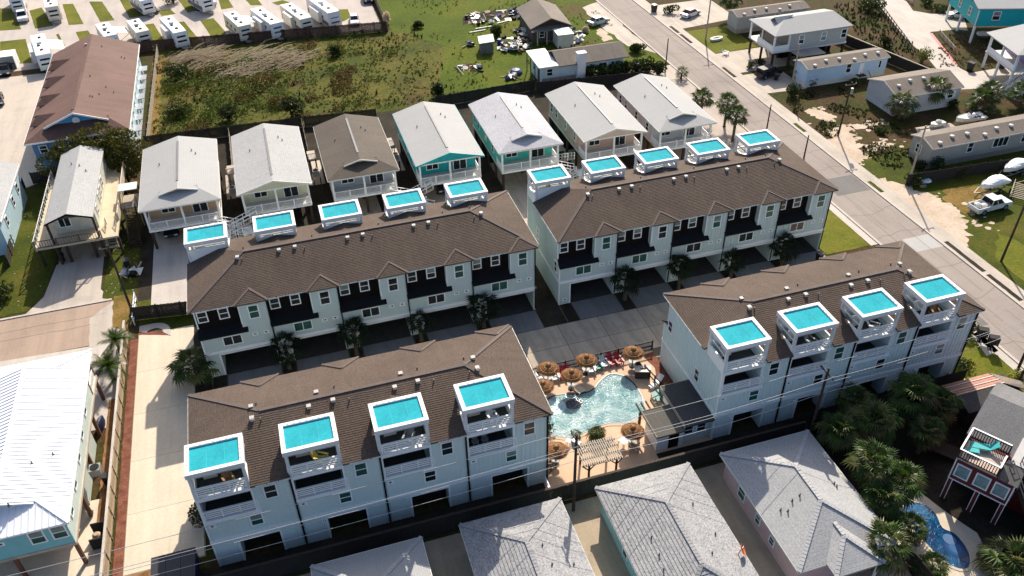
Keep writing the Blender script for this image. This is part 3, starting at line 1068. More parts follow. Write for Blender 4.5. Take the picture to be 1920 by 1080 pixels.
# narrow grey roofed house with side decks, far left of the row
def deck_house():
    x0, x1, y0, y1, ze, zr, zf = -29.2, -23.8, 96.6, 114.8, 6.0, 6.95, 3.0
    cx, cyy = (x0+x1)/2, (y0+y1)/2
    root = thing('stilt_house', 'narrow grey roofed stilt house with a deck and stairs along its right side', 'house', (cx, cyy, 0))
    x0 -= cx; x1 -= cx; y0 -= cyy; y1 -= cyy
    MB().box(x0+.3, y0+2.6, zf, x1-.3, y1-.3, ze-.02).build('wall', paint('pale_green_wall', (0.60, 0.60, 0.50)), root)
    m = MB(); dutch_roof(m, x0, x1, y0, y1, ze, zr, 0, 0)
    rf = m.build('roof', ROOFLIGHT, root)
    for dx, dy in ((0.4, 3.2), (1.2, 2.0), (-.7, 4.2)):
        put('vent_pipe', SHARED['pipe'], rf, (dx, dy, zr-.35*abs(dx)))
    gp = gable_panel(x0+.3, x1-.3, y0+.7, ze-.02, zr-.1); gp.build('gable', paint('dark_gable', (0.07, 0.065, 0.06)), root)
    m = MB()
    for sg in (-1, 1):
        m.beam((sg*x1, y0-.03, ze-.08), (0, y0-.03, zr-.08), .06, .2)
    m.build('fascia', DARKP, root)
    m = MB(); m.box(x0-2.0, y0-.2, zf-.25, x1+2.0, y1, zf-.005); m.build('floor_deck', paint('sandy_decking', (0.56, 0.47, 0.33), .8, .15), root)
    m = MB(); balusters(m, (x0-1.95, y0-.1), (x0-1.95, y1-.2), zf, zf+1.0, .9, .08); m.build('side_railing', WHITE2, root)
    m = MB(); m.box(x1+1.9, y0+3.5, zf, x1+2.0, y1-.5, zf+1.05); m.build('deck_parapet', paint('cream_boards', (0.62, 0.55, 0.42), .8, .15), root)
    m = MB(); balusters(m, (x0-1.9, y0-.12), (x1+.2, y0-.12), zf, zf+1.0, .3, .05); m.build('front_railing', WOOD, root)
    for x in (x0+.15, x1-.15):
        MB().box(x-.12, y0+.2, 0, x+.12, y0+.44, ze-.05).build('porch_post', WOODD, root)
    sp = SHARED['stilt2.9']
    for i in range(4):
        for j in range(5):
            put('stilt', sp, root, (x0-1.8+(x1-x0+3.6)*i/3, y0+.5+(y1-y0-1)*j/4, 0))
    MB().box(x0+.4, y0+9, 0, x1-.4, y1-.5, zf-.3).build('store_room', DARKP, root)
    stairs(root, (x1+3.3, y0+1.2), (x1+3.3, y0+5.2), .05, zf-.1, 1.3, WOODD, WOODD, 13)
    stairs(root, (x1+1.1, y0-.4), (x1+1.1, y0+3.0), zf-1.4, zf-.05, 1.2, WOODL, WOODL, 8)
    m = MB(); m.box(x1+2.1, y0+6.2, zf-.2, x1+4.2, y0+9.6, zf)
    for xx, yy in ((2.15, 6.3), (4.1, 6.3), (2.15, 9.5), (4.1, 9.5)):
        m.box(x1+xx-.06, y0+yy-.06, 0, x1+xx+.06, y0+yy+.06, zf+1.6)
    m.build('side_landing', WOODL, root)
    m = MB(); m.box(x1+2.0, y0+7.8, zf+1.6, x1+4.3, y0+9.7, zf+1.7); m.build('landing_roof', paint('mint_panel', (.62, .68, .58)), root)
    for k, yy in enumerate((4.4, 7.5, 9.2, 11.5)):
        window(root, x1-.3, y0+yy, zf+.9, .8, 1.2, PI/2)
    window(root, -1.2, y0+2.6, zf+.9, 1.2, 1.2, 0, 'slide')
    return root
deck_house()

# metal roofed house at the lower left corner
def metal_house():
    x0, x1, y0, y1, ze, zr, zf = -32.2, -21.9, 49.6, 70.9, 6.0, 7.55, 3.1
    cx, cyy = (x0+x1)/2, (y0+y1)/2
    root = thing('raised_house', 'raised house with ribbed white metal roof and aqua front, lower left corner', 'house', (cx, cyy, 0))
    x0 -= cx; x1 -= cx; y0 -= cyy; y1 -= cyy
    mw = lapped('pale_mint_lap_siding', (0.60, 0.68, 0.62), 0.22)
    m = MB(); m.box(x0+.5, y0+.55, zf, x1-.5, y1-3.4, ze-.02); m.build('wall', mw, root)
    m = MB(); m.box(x0+.45, y0+.45, zf, x1-.45, y0+.549, ze-.02); m.build('front_wall', paint('aqua_siding', (0.22, 0.52, 0.56), .6, .08), root, )
    metal = paint('white_standing_seam_metal', (0.84, 0.85, 0.87), 0.34, 0.05, 0.6, 0.5)
    m = MB(); dutch_roof(m, x0, x1, y0, y1, ze, zr, .5, .5)
    rf = m.build('roof', metal, root)
    a = (x1-x0)/2; s = (zr-ze)/a; d = .5*a
    # standing seams on both slopes and the front skirt
    sm = MB().beam((0, 0, 0.02), (a*.985, 0, -s*a*.985+.02), .06, .07).mesh('roof_seam', paint('seam_metal', (0.76, 0.77, 0.80), .4, .05, 1, .5))
    smh = MB().beam((d, 0, -s*d+.02), (a*.985, 0, -s*a*.985+.02), .06, .07).mesh('roof_seam', MATS['seam_metal'])
    yy = y0+.5
    while yy < y1-.3:
        full = (y0+d-.4 < yy < y1-d)
        near = yy-y0 if yy < cyy*0 else y1-yy
        if full:
            put('roof_seam', sm, rf, (0, yy, zr), 0); put('roof_seam', sm, rf, (0, yy, zr), PI)
        yy += .46
    for sg in (-1, 1):
        xx = 0.25
        while xx < a-.3:
            top = min(d+.4, a-xx)
            m = MB().beam((sg*xx, y0+.03, ze+.02), (sg*xx, y0+top, ze+s*top+.02), .05, .06)
            m.build('roof_seam', MATS['seam_metal'], rf)
            xx += .5
    # seams running down the hip corners
    for y_e, dirn in ((y0, 1), (y1, -1)):
        k = .4
        while k < d-.1:
            for sg in (-1, 1):
                MB().beam((sg*(x1-.02), y_e+dirn*k, ze+.02), (sg*(x1-k), y_e+dirn*k, ze+s*k+.02), .05, .06).build('roof_seam', MATS['seam_metal'], rf)
            k += .46
    m = MB(); m.beam((0, y0+d-.4, zr+.04), (0, y1-d, zr+.04), .35, .05)
    for sg in (-1, 1):
        m.beam((sg*x1, y0, ze+.04), (sg*(x1-d), y0+d, ze+s*d+.04), .22, .05)
        m.beam((sg*x1, y1, ze+.04), (sg*(x1-d), y1-d, ze+s*d+.04), .22, .05)
    m.build('ridge_cap', metal, rf)
    gable_panel(x0+d+.1, x1-d-.1, y0+d+.1, ze+s*d, zr-.1).build('gable', WHITE, root)
    gable_panel(x0+d+.1, x1-d-.1, y1-d-.2, ze+s*d, zr-.1).build('gable', WHITE, root)
    for dx, dy in ((2.0, -4.2), (3.4, -3.3), (1.0, -8.6)):
        put('vent_pipe', SHARED['pipe'], rf, (dx, dy, zr-s*abs(dx)))
    for yy in (-8.2, -5.3, -2.2, 0.6, 3.6):
        window(root, x1-.5, yy, zf+1.2, .75, .95, PI/2, 'hung', PANEG)
    for xx in (2.4, 4.0):
        window(root, xx, y0+.45, zf+1.0, .95, 1.3, 0, 'hung', PANEG)
    put('wall_vent', SHARED['dvent'], root, (-.2, y0+.45, zf+1.6))
    MB().box(x0+.4, y0+.4, zf-.3, x1-.4, y1-.4, zf-.005).build('floor_deck', CONCG, root)
    colm = paint('rusty_brown_post', (0.16, 0.07, 0.04), .7)
    cm = MB().box(-.14, -.14, 0, .14, .14, zf-.3).mesh('column', colm)
    for x in (x0+.6, 0, x1-.6):
        for k in range(5):
            put('column', cm, root, (x, y0+.7+(y1-y0-1.4)*k/4, 0))
    for yy in (y1-.5, y1-3.2):
        MB().box(x1-.68, yy-.1, zf, x1-.48, yy+.1, ze-.03).build('porch_post', colm, root)
    m = MB(); balusters(m, (x1-.55, y1-3.2), (x1-.55, y1-.5), zf, zf+1.0); m.build('porch_railing', WHITE, root)
    MB().box(x0+.6, y0+7.0, 0.02, x1-.8, y1-7, zf-.3).build('store_room', mw, root)
    # air conditioner on a bracket
    ac = MB(); ac.box(-.45, -.45, 0, .45, .45, .75); ob = ac.build('ac_unit', STEEL, root, (x1+.3, -2.2, 2.2))
    MB().lathe(0, 0, [(.40, .751), (.40, .80), (.34, .80)], 14).build('fan_guard', BLACKM, ob)
    MB().beam((-.5, 0, -.03), (.45, 0, -.03), .1).beam((-.6, 0, -.9), (.4, 0, -.06), .08).build('bracket', WOODD, ob)
    return root
metal_house()

# ------------------------------------------------- low hip houses along the bottom edge
def hip_house(label, x0, x1, y0, y1, ze, zr, roofm, wallm, wing=None, wins=(), dish=None):
    cx, cyy = (x0+x1)/2, (y0+y1)/2
    root = thing('hip_roof_house', label, 'house', (cx, cyy, 0))
    a0, a1, b0, b1 = x0-cx, x1-cx, y0-cyy, y1-cyy
    MB().box(a0+.45, b0+.45, 0, a1-.45, b1-.45, ze-.02).build('wall', wallm, root)
    m = MB(); m.course = .3 if roofm is ROOFGREY else (.17 if roofm is ROOFLIGHT else 0)
    m.ct = .15 if roofm is ROOFGREY else .07
    dutch_roof(m, a0, a1, b0, b1, ze, zr, 1.0, 1.0, t=.2)
    s = (zr-ze)/((a1-a0)/2)
    if wing:
        wx0, wx1, wy, top, xo = wing       # a front cross gable/hip: plan x range, outer y, ridge height
        wx0 -= cx; wx1 -= cx; wy -= cyy
        wm = (wx0+wx1)/2
        hw = (wx1-wx0)/2
        yi = b0+(top-ze)/s
        sw = (top-ze)/hw
        m.slab([(wx0, b0+.02, ze+.03), (wx0, wy, ze+.03), (wm, wy+xo, top+.03), (wm, yi, top+.03)], .18)
        m.slab([(wx1, wy, ze+.03), (wx1, b0+.02, ze+.03), (wm, yi, top+.03), (wm, wy+xo, top+.03)], .18)
        m.slab([(wx0, wy, ze+.03), (wx1, wy, ze+.03), (wm, wy+xo, top+.03)], .18)
    rf = m.build('roof', roofm, root)
    m = MB(); half = (a1-a0)/2
    def rowc(p, q, w=.34):
        P0 = Vector(p); Q0 = Vector(q); n = int((Q0-P0).length/.3)
        for k in range(n):
            a = P0.lerp(Q0, k/n); b = P0.lerp(Q0, (k+.93)/n)
            m.beam(a+Vector((0, 0, .04)), b+Vector((0, 0, .025)), w, .05)
    rowc((0, b0+half, zr), (0, b1-half, zr))
    for X in (a0, a1):
        rowc((X, b1, ze), (0, b1-half, zr)); rowc((X, b0, ze), (0, b0+half, zr))
    if wing:
        rowc((wm, wy+xo, top+.04), (wm, yi, top+.04))
        for X in (wx0, wx1):
            rowc((X, wy, ze+.04), (wm, wy+xo, top+.04))
    stuff(m.build('ridge_cap', paint('pale_ridge_cap', (.42, .42, .42), .8, .2) if roofm.name != 'grey_shingle' else paint('mid_ridge_cap', (.30, .30, .31), .8, .3), rf))
    m = MB()
    for X in (a0, a1):
        m.box(X-.06 if X < 0 else X+.003, b0, ze-.2, X-.003 if X < 0 else X+.06, b1, ze-.02)
    m.box(a0, b1+.003, ze-.2, a1, b1+.06, ze-.02); m.box(a0, b0-.06, ze-.2, a1, b0-.003, ze-.02)
    m.build('fascia', WHITE2, root)
    rr = random.Random(int(abs(x0)*10))
    for k in range(6):
        dx = rr.choice((-1, 1))*rr.uniform(.25, .75)*half; dy = rr.uniform(b0+half+.3, b1-half-.3) if b1-b0 > 2*half+1 else rr.uniform(-1, 1)
        put('vent_pipe', SHARED['pipe'], rf, (dx, dy, zr-s*abs(dx)))
    for side, yy, w, h, pane in wins:
        X = a0+.45 if side < 0 else a1-.45
        window(root, X, yy-cyy, .95, w, h, side*PI/2, 'hung', pane)
    return root, rf

hip_house('low house with smooth pale grey hip roof, leftmost along the bottom edge', -4.5, 4.3, 27.5, 42.0, 3.0, 4.6, ROOFPALE, CREAM)
hip_house('low house with grey shingle roof partly shaded, between smooth pale roof and pole', 7.5, 16.2, 26.5, 42.2, 3.0, 4.7, ROOFGREY, paint('aqua_wall', (0.36, 0.60, 0.62)), wing=(7.4, 13.2, 25.2, 4.2, 1.5))
B3, B3R = hip_house('low aqua-walled house with speckled grey shingle roof and orange dish', 19.4, 28.1, 27.5, 42.3, 3.0, 4.75, ROOFGREY, MATS['aqua_wall'], wing=(20.4, 27.3, 26.4, 4.3, 3.0), wins=((-1, 36.6, .7, 1.1, PANE), (-1, 33.2, .7, .4, PANE)))
B4, B4R = hip_house('pink-walled low house with pale roof beside the palm garden', 31.2, 40.0, 29.9, 42.4, 3.0, 4.7, ROOFLIGHT, paint('pink_wall', (0.72, 0.46, 0.45)), wing=(33.6, 38.0, 28.6, 4.0, 2.6), wins=((-1, 38.9, .9, 1.3, PANEG), (-1, 36.2, .55, .9, PANE), (-1, 34.0, .55, .7, PANE)))
# porch posts of the pink house
for x in (-1.6, 2.0):
    MB().box(x-.08, -7.4, 0, x+.08, -7.24, 2.85).build('porch_post', WHITE, B4)
# satellite dish
d = MB(); d.lathe(0, 0, [(.02, 0), (.3, .05), (.5, .17), (.52, .19)], 14, cap=False); d.lathe(0, 0, [(.5, .2), (.3, .08), (.02, .03)], 14, cap=False)
dish = thing('satellite_dish', 'small orange satellite dish at the edge of a speckled grey roof', 'satellite dish', (27.5, 32.6, 3.3))
dd = d.build('reflector', paint('orange_plastic', (0.75, 0.16, 0.05)), dish, (0.15, 0, .45)); dd.rotation_euler = (rad(65), 0, rad(70))
MB().beam((-.1, 0, -.2), (.1, 0, .45), .06).beam((.15, 0, .45), (.5, .25, .45), .04).build('mount', STEEL, dish)
# ---------------------------------------------------------------- other buildings
def gable_roof_x(m, x0, x1, y0, y1, ze, zr, t=.16):
    """ridge along x"""
    ym = (y0+y1)/2
    m.slab([(x0, y0, ze), (x1, y0, ze), (x1, ym, zr), (x0, ym, zr)], t)
    m.slab([(x1, y1, ze), (x0, y1, ze), (x0, ym, zr), (x1, ym, zr)], t)
    return m
def gable_wall_x(m, x, y0, y1, z0, zr, th=.1):
    ym = (y0+y1)/2
    m.face([(x, y1, z0), (x, y0, z0), (x, ym, zr)]); m.face([(x+th, y0, z0), (x+th, y1, z0), (x+th, ym, zr)])

def lodge():
    """long brown roofed building with blue gable, upper left"""
    x0, x1, y0, y1, ze, zr = -34.3, -20.6, 119.0, 152.5, 6.3, 8.95
    cx, cyy = (x0+x1)/2, (y0+y1)/2
    root = thing('long_building', 'long building with reddish brown shingle roof and blue front gable', 'building', (cx, cyy, 0))
    a0, a1, b0, b1 = x0-cx, x1-cx, y0-cyy, y1-cyy
    bw = lapped('pale_blue_siding', (0.50, 0.66, 0.72), .22)
    MB().box(a0+.6, b0+1.2, 0, a1-.5, b1-.8, ze-.02).build('wall', bw, root)
    MB().box(a0+.55, b0+1.1, 0, a1-.45, b0+1.199, ze-.02).build('front_wall', BLUEW, root)
    m = MB(); m.course = .22; m.ct = .09; dutch_roof(m, a0, a1, b0, b1, ze, zr, .38, .0, lip=.6)
    s = (zr-ze)/a1
    for k in range(4):
        yc = b0+5.6+k*6.9
        # west dormer: small gable with its ridge running to the east
        xr0, zrd = a0+1.5, ze+s*4.0
        xin = a0+4.0
        hw = 1.5
        zl = zrd-.9
        xl = a0+(zl-ze)/s
        m.slab([(xr0, yc, zrd), (xl-1.2, yc-hw, zl), (xl, yc-hw, zl), (xin, yc, zrd)], .08)
        m.slab([(xl, yc+hw, zl), (xl-1.2, yc+hw, zl), (xr0, yc, zrd), (xin, yc, zrd)], .08)
    rf = m.build('roof', ROOFRED, root)
    MB().beam((-.05, b0+3.2, zr+.03), (-.05, b1-.2, zr+.03), .4, .06).build('ridge_cap', shingle('dark_red_cap', (.13, .07, .055), (.11, .06, .05), (.16, .09, .07)), rf)
    rr = random.Random(4)
    for k in range(9):
        dx = rr.uniform(.8, 5.5)
        put('vent_pipe', SHARED['pipe'], rf, (dx, rr.uniform(b0+6, b1-3), zr-s*dx))
    put('roof_vent', SHARED['vent'], rf, (-.5, b0+29, zr-s*.5))
    d0 = .38*a1
    gp = gable_panel(a0+d0+.1, a1-d0-.1, b0+d0+.1, ze+s*d0, zr-.12); gp.build('gable', paint('bright_blue_siding', (0.10, 0.38, 0.68)), root)
    MB().lathe(0, 0, [(.5, 0), (.5, .1)], 16).build('gable_vent', WHITE, root, (0, b0+d0+.02, zr-1.35)).rotation_euler = (PI/2, 0, 0)
    m = MB()
    for sg in (-1, 1):
        m.beam((sg*(a1-d0), b0+d0-.63, ze+s*d0-.06), (0, b0+d0-.63, zr-.06), .08, .24)
        X = sg*a1
        m.box(min(X+.003*sg, X+.08*sg), b0, ze-.25, max(X+.003*sg, X+.08*sg), b1, ze-.02)
    m.box(a0, b0-.08, ze-.24, a1, b0-.003, ze-.02)
    m.build('fascia', WHITE, root)
    for fl in (1.0, 4.0):
        for k in range(9):
            window(root, a1-.5, b0+3+k*3.5, fl, .8, 1.2, PI/2)
    for xx in (-5.0, -2.5):
        window(root, xx, b0+1.1, 4.2, .9, 1.0, 0)
    m = MB()
    hm = MB().box(-.5, 0, 2.9, .5, 2.1, 3.0).mesh('door_hood', STEEL)
    for k in range(8):
        put('door_hood', hm, root, (a1, b0+2.5+k*3.9, 0))
lodge()

def side_house():
    root = thing('house', 'pale blue house cut by the left edge beside the narrow lawn', 'house', (-39.5, 108.5, 0))
    MB().box(-4, -7, 0, 4, 7, 5.0).build('wall', lapped('sky_blue_siding', (0.50, 0.68, 0.76), .2), root)
    m = MB(); dutch_roof(m, -4.5, 4.5, -7.5, 7.5, 5.0, 6.8, 0, 0); m.build('roof', ROOFLIGHT, root)
    for y in (-6.5, 0.3, 7.2):
        pass
    MB().box(4.5, -7.5, 4.75, 4.56, 7.5, 4.98).build('fascia', WHITE, root)
    for yy in (-4, 1, 4.5):
        window(root, 4, yy, 2.4, .8, 1.2, PI/2)
    gable_panel(-4, 4, -7.0, 4.9, 6.6).build('gable', MATS['sky_blue_siding'], root)
side_house()

def derelict():
    root = thing('old_shed', 'derelict grey-brown wooden house with sagging shingle roof amid scrap', 'shed', (51.6, 150.0, 0), rad(-4))
    wd = paint('grey_old_boards', (0.12, 0.10, 0.085), .9, .4, 1.5)
    MB().box(-3.4, -5.0, 0, 3.4, 5.2, 2.98).build('wall', wd, root)
    m = MB(); dutch_roof(m, -4, 4, -5.8, 5.8, 3.0, 4.7, 0, 0); m.slab([(-4, -6.6, 2.7), (4, -6.6, 2.7), (3.4, -5.01, 3.1), (-3.4, -5.01, 3.1)], .08)
    m.build('roof', TRAILROOF, root)
    gable_panel(-3.4, 3.4, -5.02, 2.9, 4.5).build('gable', WOODD, root)
    for x in (-2.8, -1.0, 1.0, 2.8):
        MB().box(x-.1, -6.5, 0, x+.1, -6.3, 2.7).build('porch_post', WOODL, root)
    window(root, -1.6, -5.0, 1.0, .8, 1.1, 0); window(root, 1.6, -5.0, 1.0, .8, 1.1, 0)
    v = thing('cargo_box', 'white topped grey cargo box standing before the derelict house', 'cargo box', (52.6, 141.6, 0), rad(-3))
    MB().box(-1.5, -1.6, .5, 1.5, 1.6, 2.9).build('body', paint('dull_grey_panels', (.40, .40, .36), .7, .2), v)
    MB().box(-1.54, -1.64, 2.9, 1.54, 1.64, 2.98).build('lid', WHITE2, v)
    wm = wheel_mesh(.45, .25)
    for x in (-1.1, 1.1):
        for y in (-1.5, 1.5):
            put('wheel', wm, v, (x, y, .45), PI/2)

def wheel_mesh(r, w):
    def f():
        m = MB(); n = 14
        for z0, z1, rr, mi in ((-w/2, w/2, r, 0),):
            A = [(rr*math.cos(2*PI*i/n), z0, rr*math.sin(2*PI*i/n)) for i in range(n)]
            B = [(rr*math.cos(2*PI*i/n), z1, rr*math.sin(2*PI*i/n)) for i in range(n)]
            for i in range(n):
                j = (i+1) % n
                m.face([A[i], A[j], B[j], B[i]], 0)
        for z, q in ((-w/2, 1), (w/2, -1)):
            A = [(r*math.cos(2*PI*i/n), z, r*math.sin(2*PI*i/n)) for i in range(n)]
            B = [(r*.6*math.cos(2*PI*i/n), z, r*.6*math.sin(2*PI*i/n)) for i in range(n)]
            C = [(r*.6*math.cos(2*PI*i/n), z*.9, r*.6*math.sin(2*PI*i/n)) for i in range(n)]
            for i in range(n):
                j = (i+1) % n
                m.face([A[i], A[j], B[j], B[i]], 0)
            m.face(C, 1)
        return m.mesh('wheel', [RUBBER, STEEL])
    return shared('wheel%.2f' % r, f)
derelict()

def chimney_house():
    root = thing('cottage', 'pale blue cottage with a tall white chimney and brown roof', 'house', (50.5, 127.6, 0))
    pb = lapped('powder_blue_siding', (0.62, 0.74, 0.78), .2)
    MB().box(-7.0, -0.5, 0, 7.8, 5.2, 3.0).build('wall', pb, root)
    m = MB(); gable_roof_x(m, -4.2, 8.6, -1.1, 5.9, 3.1, 4.5)
    m.build('roof', TRAILROOF, root)
    MB().slab([(-7.7, -1.2, 3.35), (-4.25, -1.2, 3.35), (-4.25, 6.0, 3.65), (-7.7, 6.0, 3.65)], .2).build('porch_roof', paint('white_roof_membrane', (.78, .76, .72), .7, .06), root)
    c = MB(); c.box(-.9, -1.5, 0, .5, -.55, 4.9); c.box(-1.0, -1.6, 4.9, .6, -.45, 5.05); c.build('chimney', WHITE, root)
    MB().box(-7.0, -.62, 0, 7.8, -.502, 1.0).build('skirting', CONCG, root)
    for x in (-5.6,):
        window(root, x, -.5, 1.5, .9, 1.1, 0)
    window(root, 4, -.5, 1.4, 1.4, 1.0, 0, 'slide')
    window(root, -7.0, 3.5, 1.2, .8, 1.2, -PI/2); MB().box(-7.06, 0.6, .1, -7.002, 1.5, 2.2).build('door', GARAGE, root)
    for y in (-1.0, 1.3, 3.6, 5.7):
        MB().box(-7.68, y-.07, 0, -7.54, y+.07, 3.3).build('porch_post', WOOD, root)
chimney_house()

def grey_house():
    x0, x1, y0, y1, ze, zr, zf = 82.6, 97.9, 119.6, 128.4, 6.0, 7.3, 3.0
    cx, cyy = (x0+x1)/2, (y0+y1)/2
    root = thing('stilt_house', 'grey stilt house with pale hip roof across the street, screened corner porch', 'house', (cx, cyy, 0))
    a0, a1, b0, b1 = x0-cx, x1-cx, y0-cyy, y1-cyy
    gw = lapped('warm_grey_siding', (0.42, 0.41, 0.38), .2)
    MB().box(a0+3.4, b0+.5, zf, a1-.5, b1-.5, ze-.02).build('wall', gw, root)
    # hip roof, ridge along x, small gablet on the west end
    h = (b1-b0)/2; ym = 0; m = MB()
    m.slab([(a0, b0, ze), (a1, b0, ze), (a1-h*.3, ym, zr), (a0+h, ym, zr)])
    m.slab([(a1, b1, ze), (a0, b1, ze), (a0+h, ym, zr), (a1-h*.3, ym, zr)])
    m.slab([(a0, b1, ze), (a0, b0, ze), (a0+h, ym, zr)])
    m.slab([(a1, b0, ze), (a1, b1, ze), (a1-h*.3, ym, zr)])
    m.slab([(a0+2.3, -1.3, ze+.62), (a0+h+1.5, -.02, zr+.25), (a0+2.2, 0, zr+.25)], .08)
    m.slab([(a0+2.2, 0, zr+.25), (a0+h+1.5, .02, zr+.25), (a0+2.3, 1.3, ze+.62)], .08)
    m.build('roof', ROOFPALE, root)
    m = MB(); m.box(a0+.3, b0+.4, zf-.25, a1-.4, b1-.4, zf-.003); m.build('floor_deck', WHITE2, root)
    m = MB()
    for x, y in ((a0+.45, b0+.55), (a0+.45, 0), (a0+.45, b1-.55), (a0+3.3, b0+.55)):
        MB().box(x-.13, y-.13, zf, x+.13, y+.13, ze-.36).build('porch_post', WHITE, root)
    m.box(a0+.35, b0+.45, ze-.35, a0+3.3, b0+.65, ze-.03); m.box(a0+.35, b0+.65, ze-.35, a0+.55, b1-.4, ze-.03)
    m.build('porch_beam', WHITE, root)
    m = MB(); m.box(a0+.4, b0+.5, zf, a0+3.3, b0+.56, zf+1.0); m.box(a0+.4, b0+.57, zf, a0+.46, b1-3, zf+1.0); m.build('porch_rail', WHITE, root)
    m = MB(); m.box(a0+.47, b0+.6, zf+1.0, a0+.5, b1-3.4, ze-.36); m.build('porch_screen', PANE, root)
    for x in (-2.0, 2.4, 6.4):
        window(root, x, b0+.5, zf+.9, .9, 1.4, 0)
    sp = SHARED['stilt2.9']
    for i in range(5):
        for j in range(3):
            put('stilt', sp, root, (a0+.7+(a1-a0-1.4)*i/4, b0+.7+(b1-b0-1.4)*j/2, 0))
    MB().box(a0+4.5, b0+4, 0, a1-.6, b1-.6, zf-.28).build('store_room', DARKP, root)
grey_house()

def mobile_home(label, x0, x1, y0, y1, ze, zr, wall, skirt, roofm, wx=(), style='hung', gable_out=False, wins_end=()):
    cx, cyy = (x0+x1)/2, (y0+y1)/2
    root = thing('mobile_home', label, 'mobile home', (cx, cyy, 0))
    a0, a1, b0, b1 = x0-cx, x1-cx, y0-cyy, y1-cyy
    MB().box(a0+.2, b0+.3, .85, a1-.2, b1-.3, ze-.02).build('wall', wall, root)
    MB().box(a0+.25, b0+.36, 0, a1-.25, b1-.36, .848).build('skirting', skirt, root)
    m = MB(); gable_roof_x(m, a0, a1, b0, b1, ze, zr); rf = m.build('roof', roofm, root)
    m = MB(); gable_wall_x(m, a0+.2, b0+.3, b1-.3, ze-.05, zr-.1); m.build('gable', wall, root)
    m = MB(); gable_wall_x(m, a1-.3, b0+.3, b1-.3, ze-.05, zr-.1); m.build('gable', wall, root)
    m = MB(); m.box(a0, b0-.05, ze-.2, a1, b0-.003, ze-.02)
    for y in (b0, b1):
        m.beam((a0-.03, y, ze-.07), (a0-.03, 0, zr-.07), .05, .18)
    m.build('fascia', WHITE2, root)
    dm = shared('domevent', lambda: MB().lathe(0, 0, [(.22, -.1), (.22, .12), (.32, .14), (.28, .26), (.08, .33)], 9).mesh('roof_vent', WHITE2))
    n = int((a1-a0)/2.6)
    s = (zr-ze)/((b1-b0)/2)
    for k in range(n):
        dy = .9 if k % 3 else 1.6
        put('roof_vent', dm, rf, (a0+1.6+k*2.5, -dy, zr-s*dy))
    for x, w, h, st in wx:
        window(root, x, b0+.3, 1.65, w, h, 0, st)
    for y in wins_end:
        window(root, a0+.2, y, 1.5, .9, 1.2, -PI/2)
    return root
skyb = lapped('light_sky_siding', (0.50, 0.66, 0.80), .2)
MHB = mobile_home('sky blue mobile home with white skirting and small stair, across the street', 84.0, 99.8, 111.0, 115.3, 3.4, 4.0, skyb, WHITE2, TRAILROOF, ((0.2, .8, 1.5, 'hung'), (6.3, .4, 1.2, 'plain')))
m = MB(); m.box(2.0, -2.9, .9, 3.4, -1.87, 1.0)
for k in range(4):
    m.box(2.1, -3.2-k*.25, .7-.22*k, 3.3, -2.95-k*.25, .76-.22*k)
m.beam((2.0, -2.9, 1.9), (1.2, -4.0, .1), .08); m.beam((3.4, -2.9, 1.9), (4.2, -4.0, .1), .08)
m.build('entry_stair', WOODD, MHB)
MB().box(2.3, -1.95, 1.0, 3.1, -1.87, 2.9).build('door', WHITE, MHB)
MHG = mobile_home('light grey mobile home with broad tan brown roof facing the open lane', 91.0, 103.2, 97.4, 105.0, 3.3, 4.5, lapped('pale_grey_siding', (.50, .52, .55), .18), paint('pale_skirting', (.62, .64, .64)), TRAILROOF, ((-3.9, .9, 1.1, 'hung'), (4.1, .9, 1.1, 'hung')))
m = MB()
for x in (-3.9, 4.1):
    for d in (-.78, .78):
        m.box(x+d-.16, -3.56, 1.6, x+d+.16, -3.502, 2.8)
m.build('shutter', WHITE, MHG)
MHL = mobile_home('long taupe mobile home behind the dark board fence and boats', 85.0, 108.5, 82.0, 86.6, 3.4, 4.1, lapped('taupe_siding', (.40, .38, .34), .2), paint('taupe_skirting', (.30, .28, .25)), TRAILROOF, ((-5.0, .8, 1.4, 'hung'), (.2, 2.4, 1.3, 'triple'), (4.2, .6, 1.5, 'hung')), wins_end=(.4,))
mobile_home('tan roofed mobile home partly hidden behind a street palm, top edge', 85.2, 100.6, 136.2, 140.2, 3.4, 4.0, lapped('dusty_siding', (.46, .46, .44), .2), CONCG, TRAILROOF, ((-4, .9, 1.2, 'hung'), (1, .9, 1.2, 'hung')))

def carport():
    root = thing('carport', 'flat tan carport roof beside the sky blue mobile home', 'carport', (89.0, 119.0, 0))
    MB().box(-2.6, -1.7, 2.7, 2.6, 1.7, 2.85).build('roof', CONC, root)
    for x in (-2.4, 2.4):
        for y in (-1.5, 1.5):
            MB().box(x-.07, y-.07, 0, x+.07, y+.07, 2.7).build('post', WOODD, root)
carport()

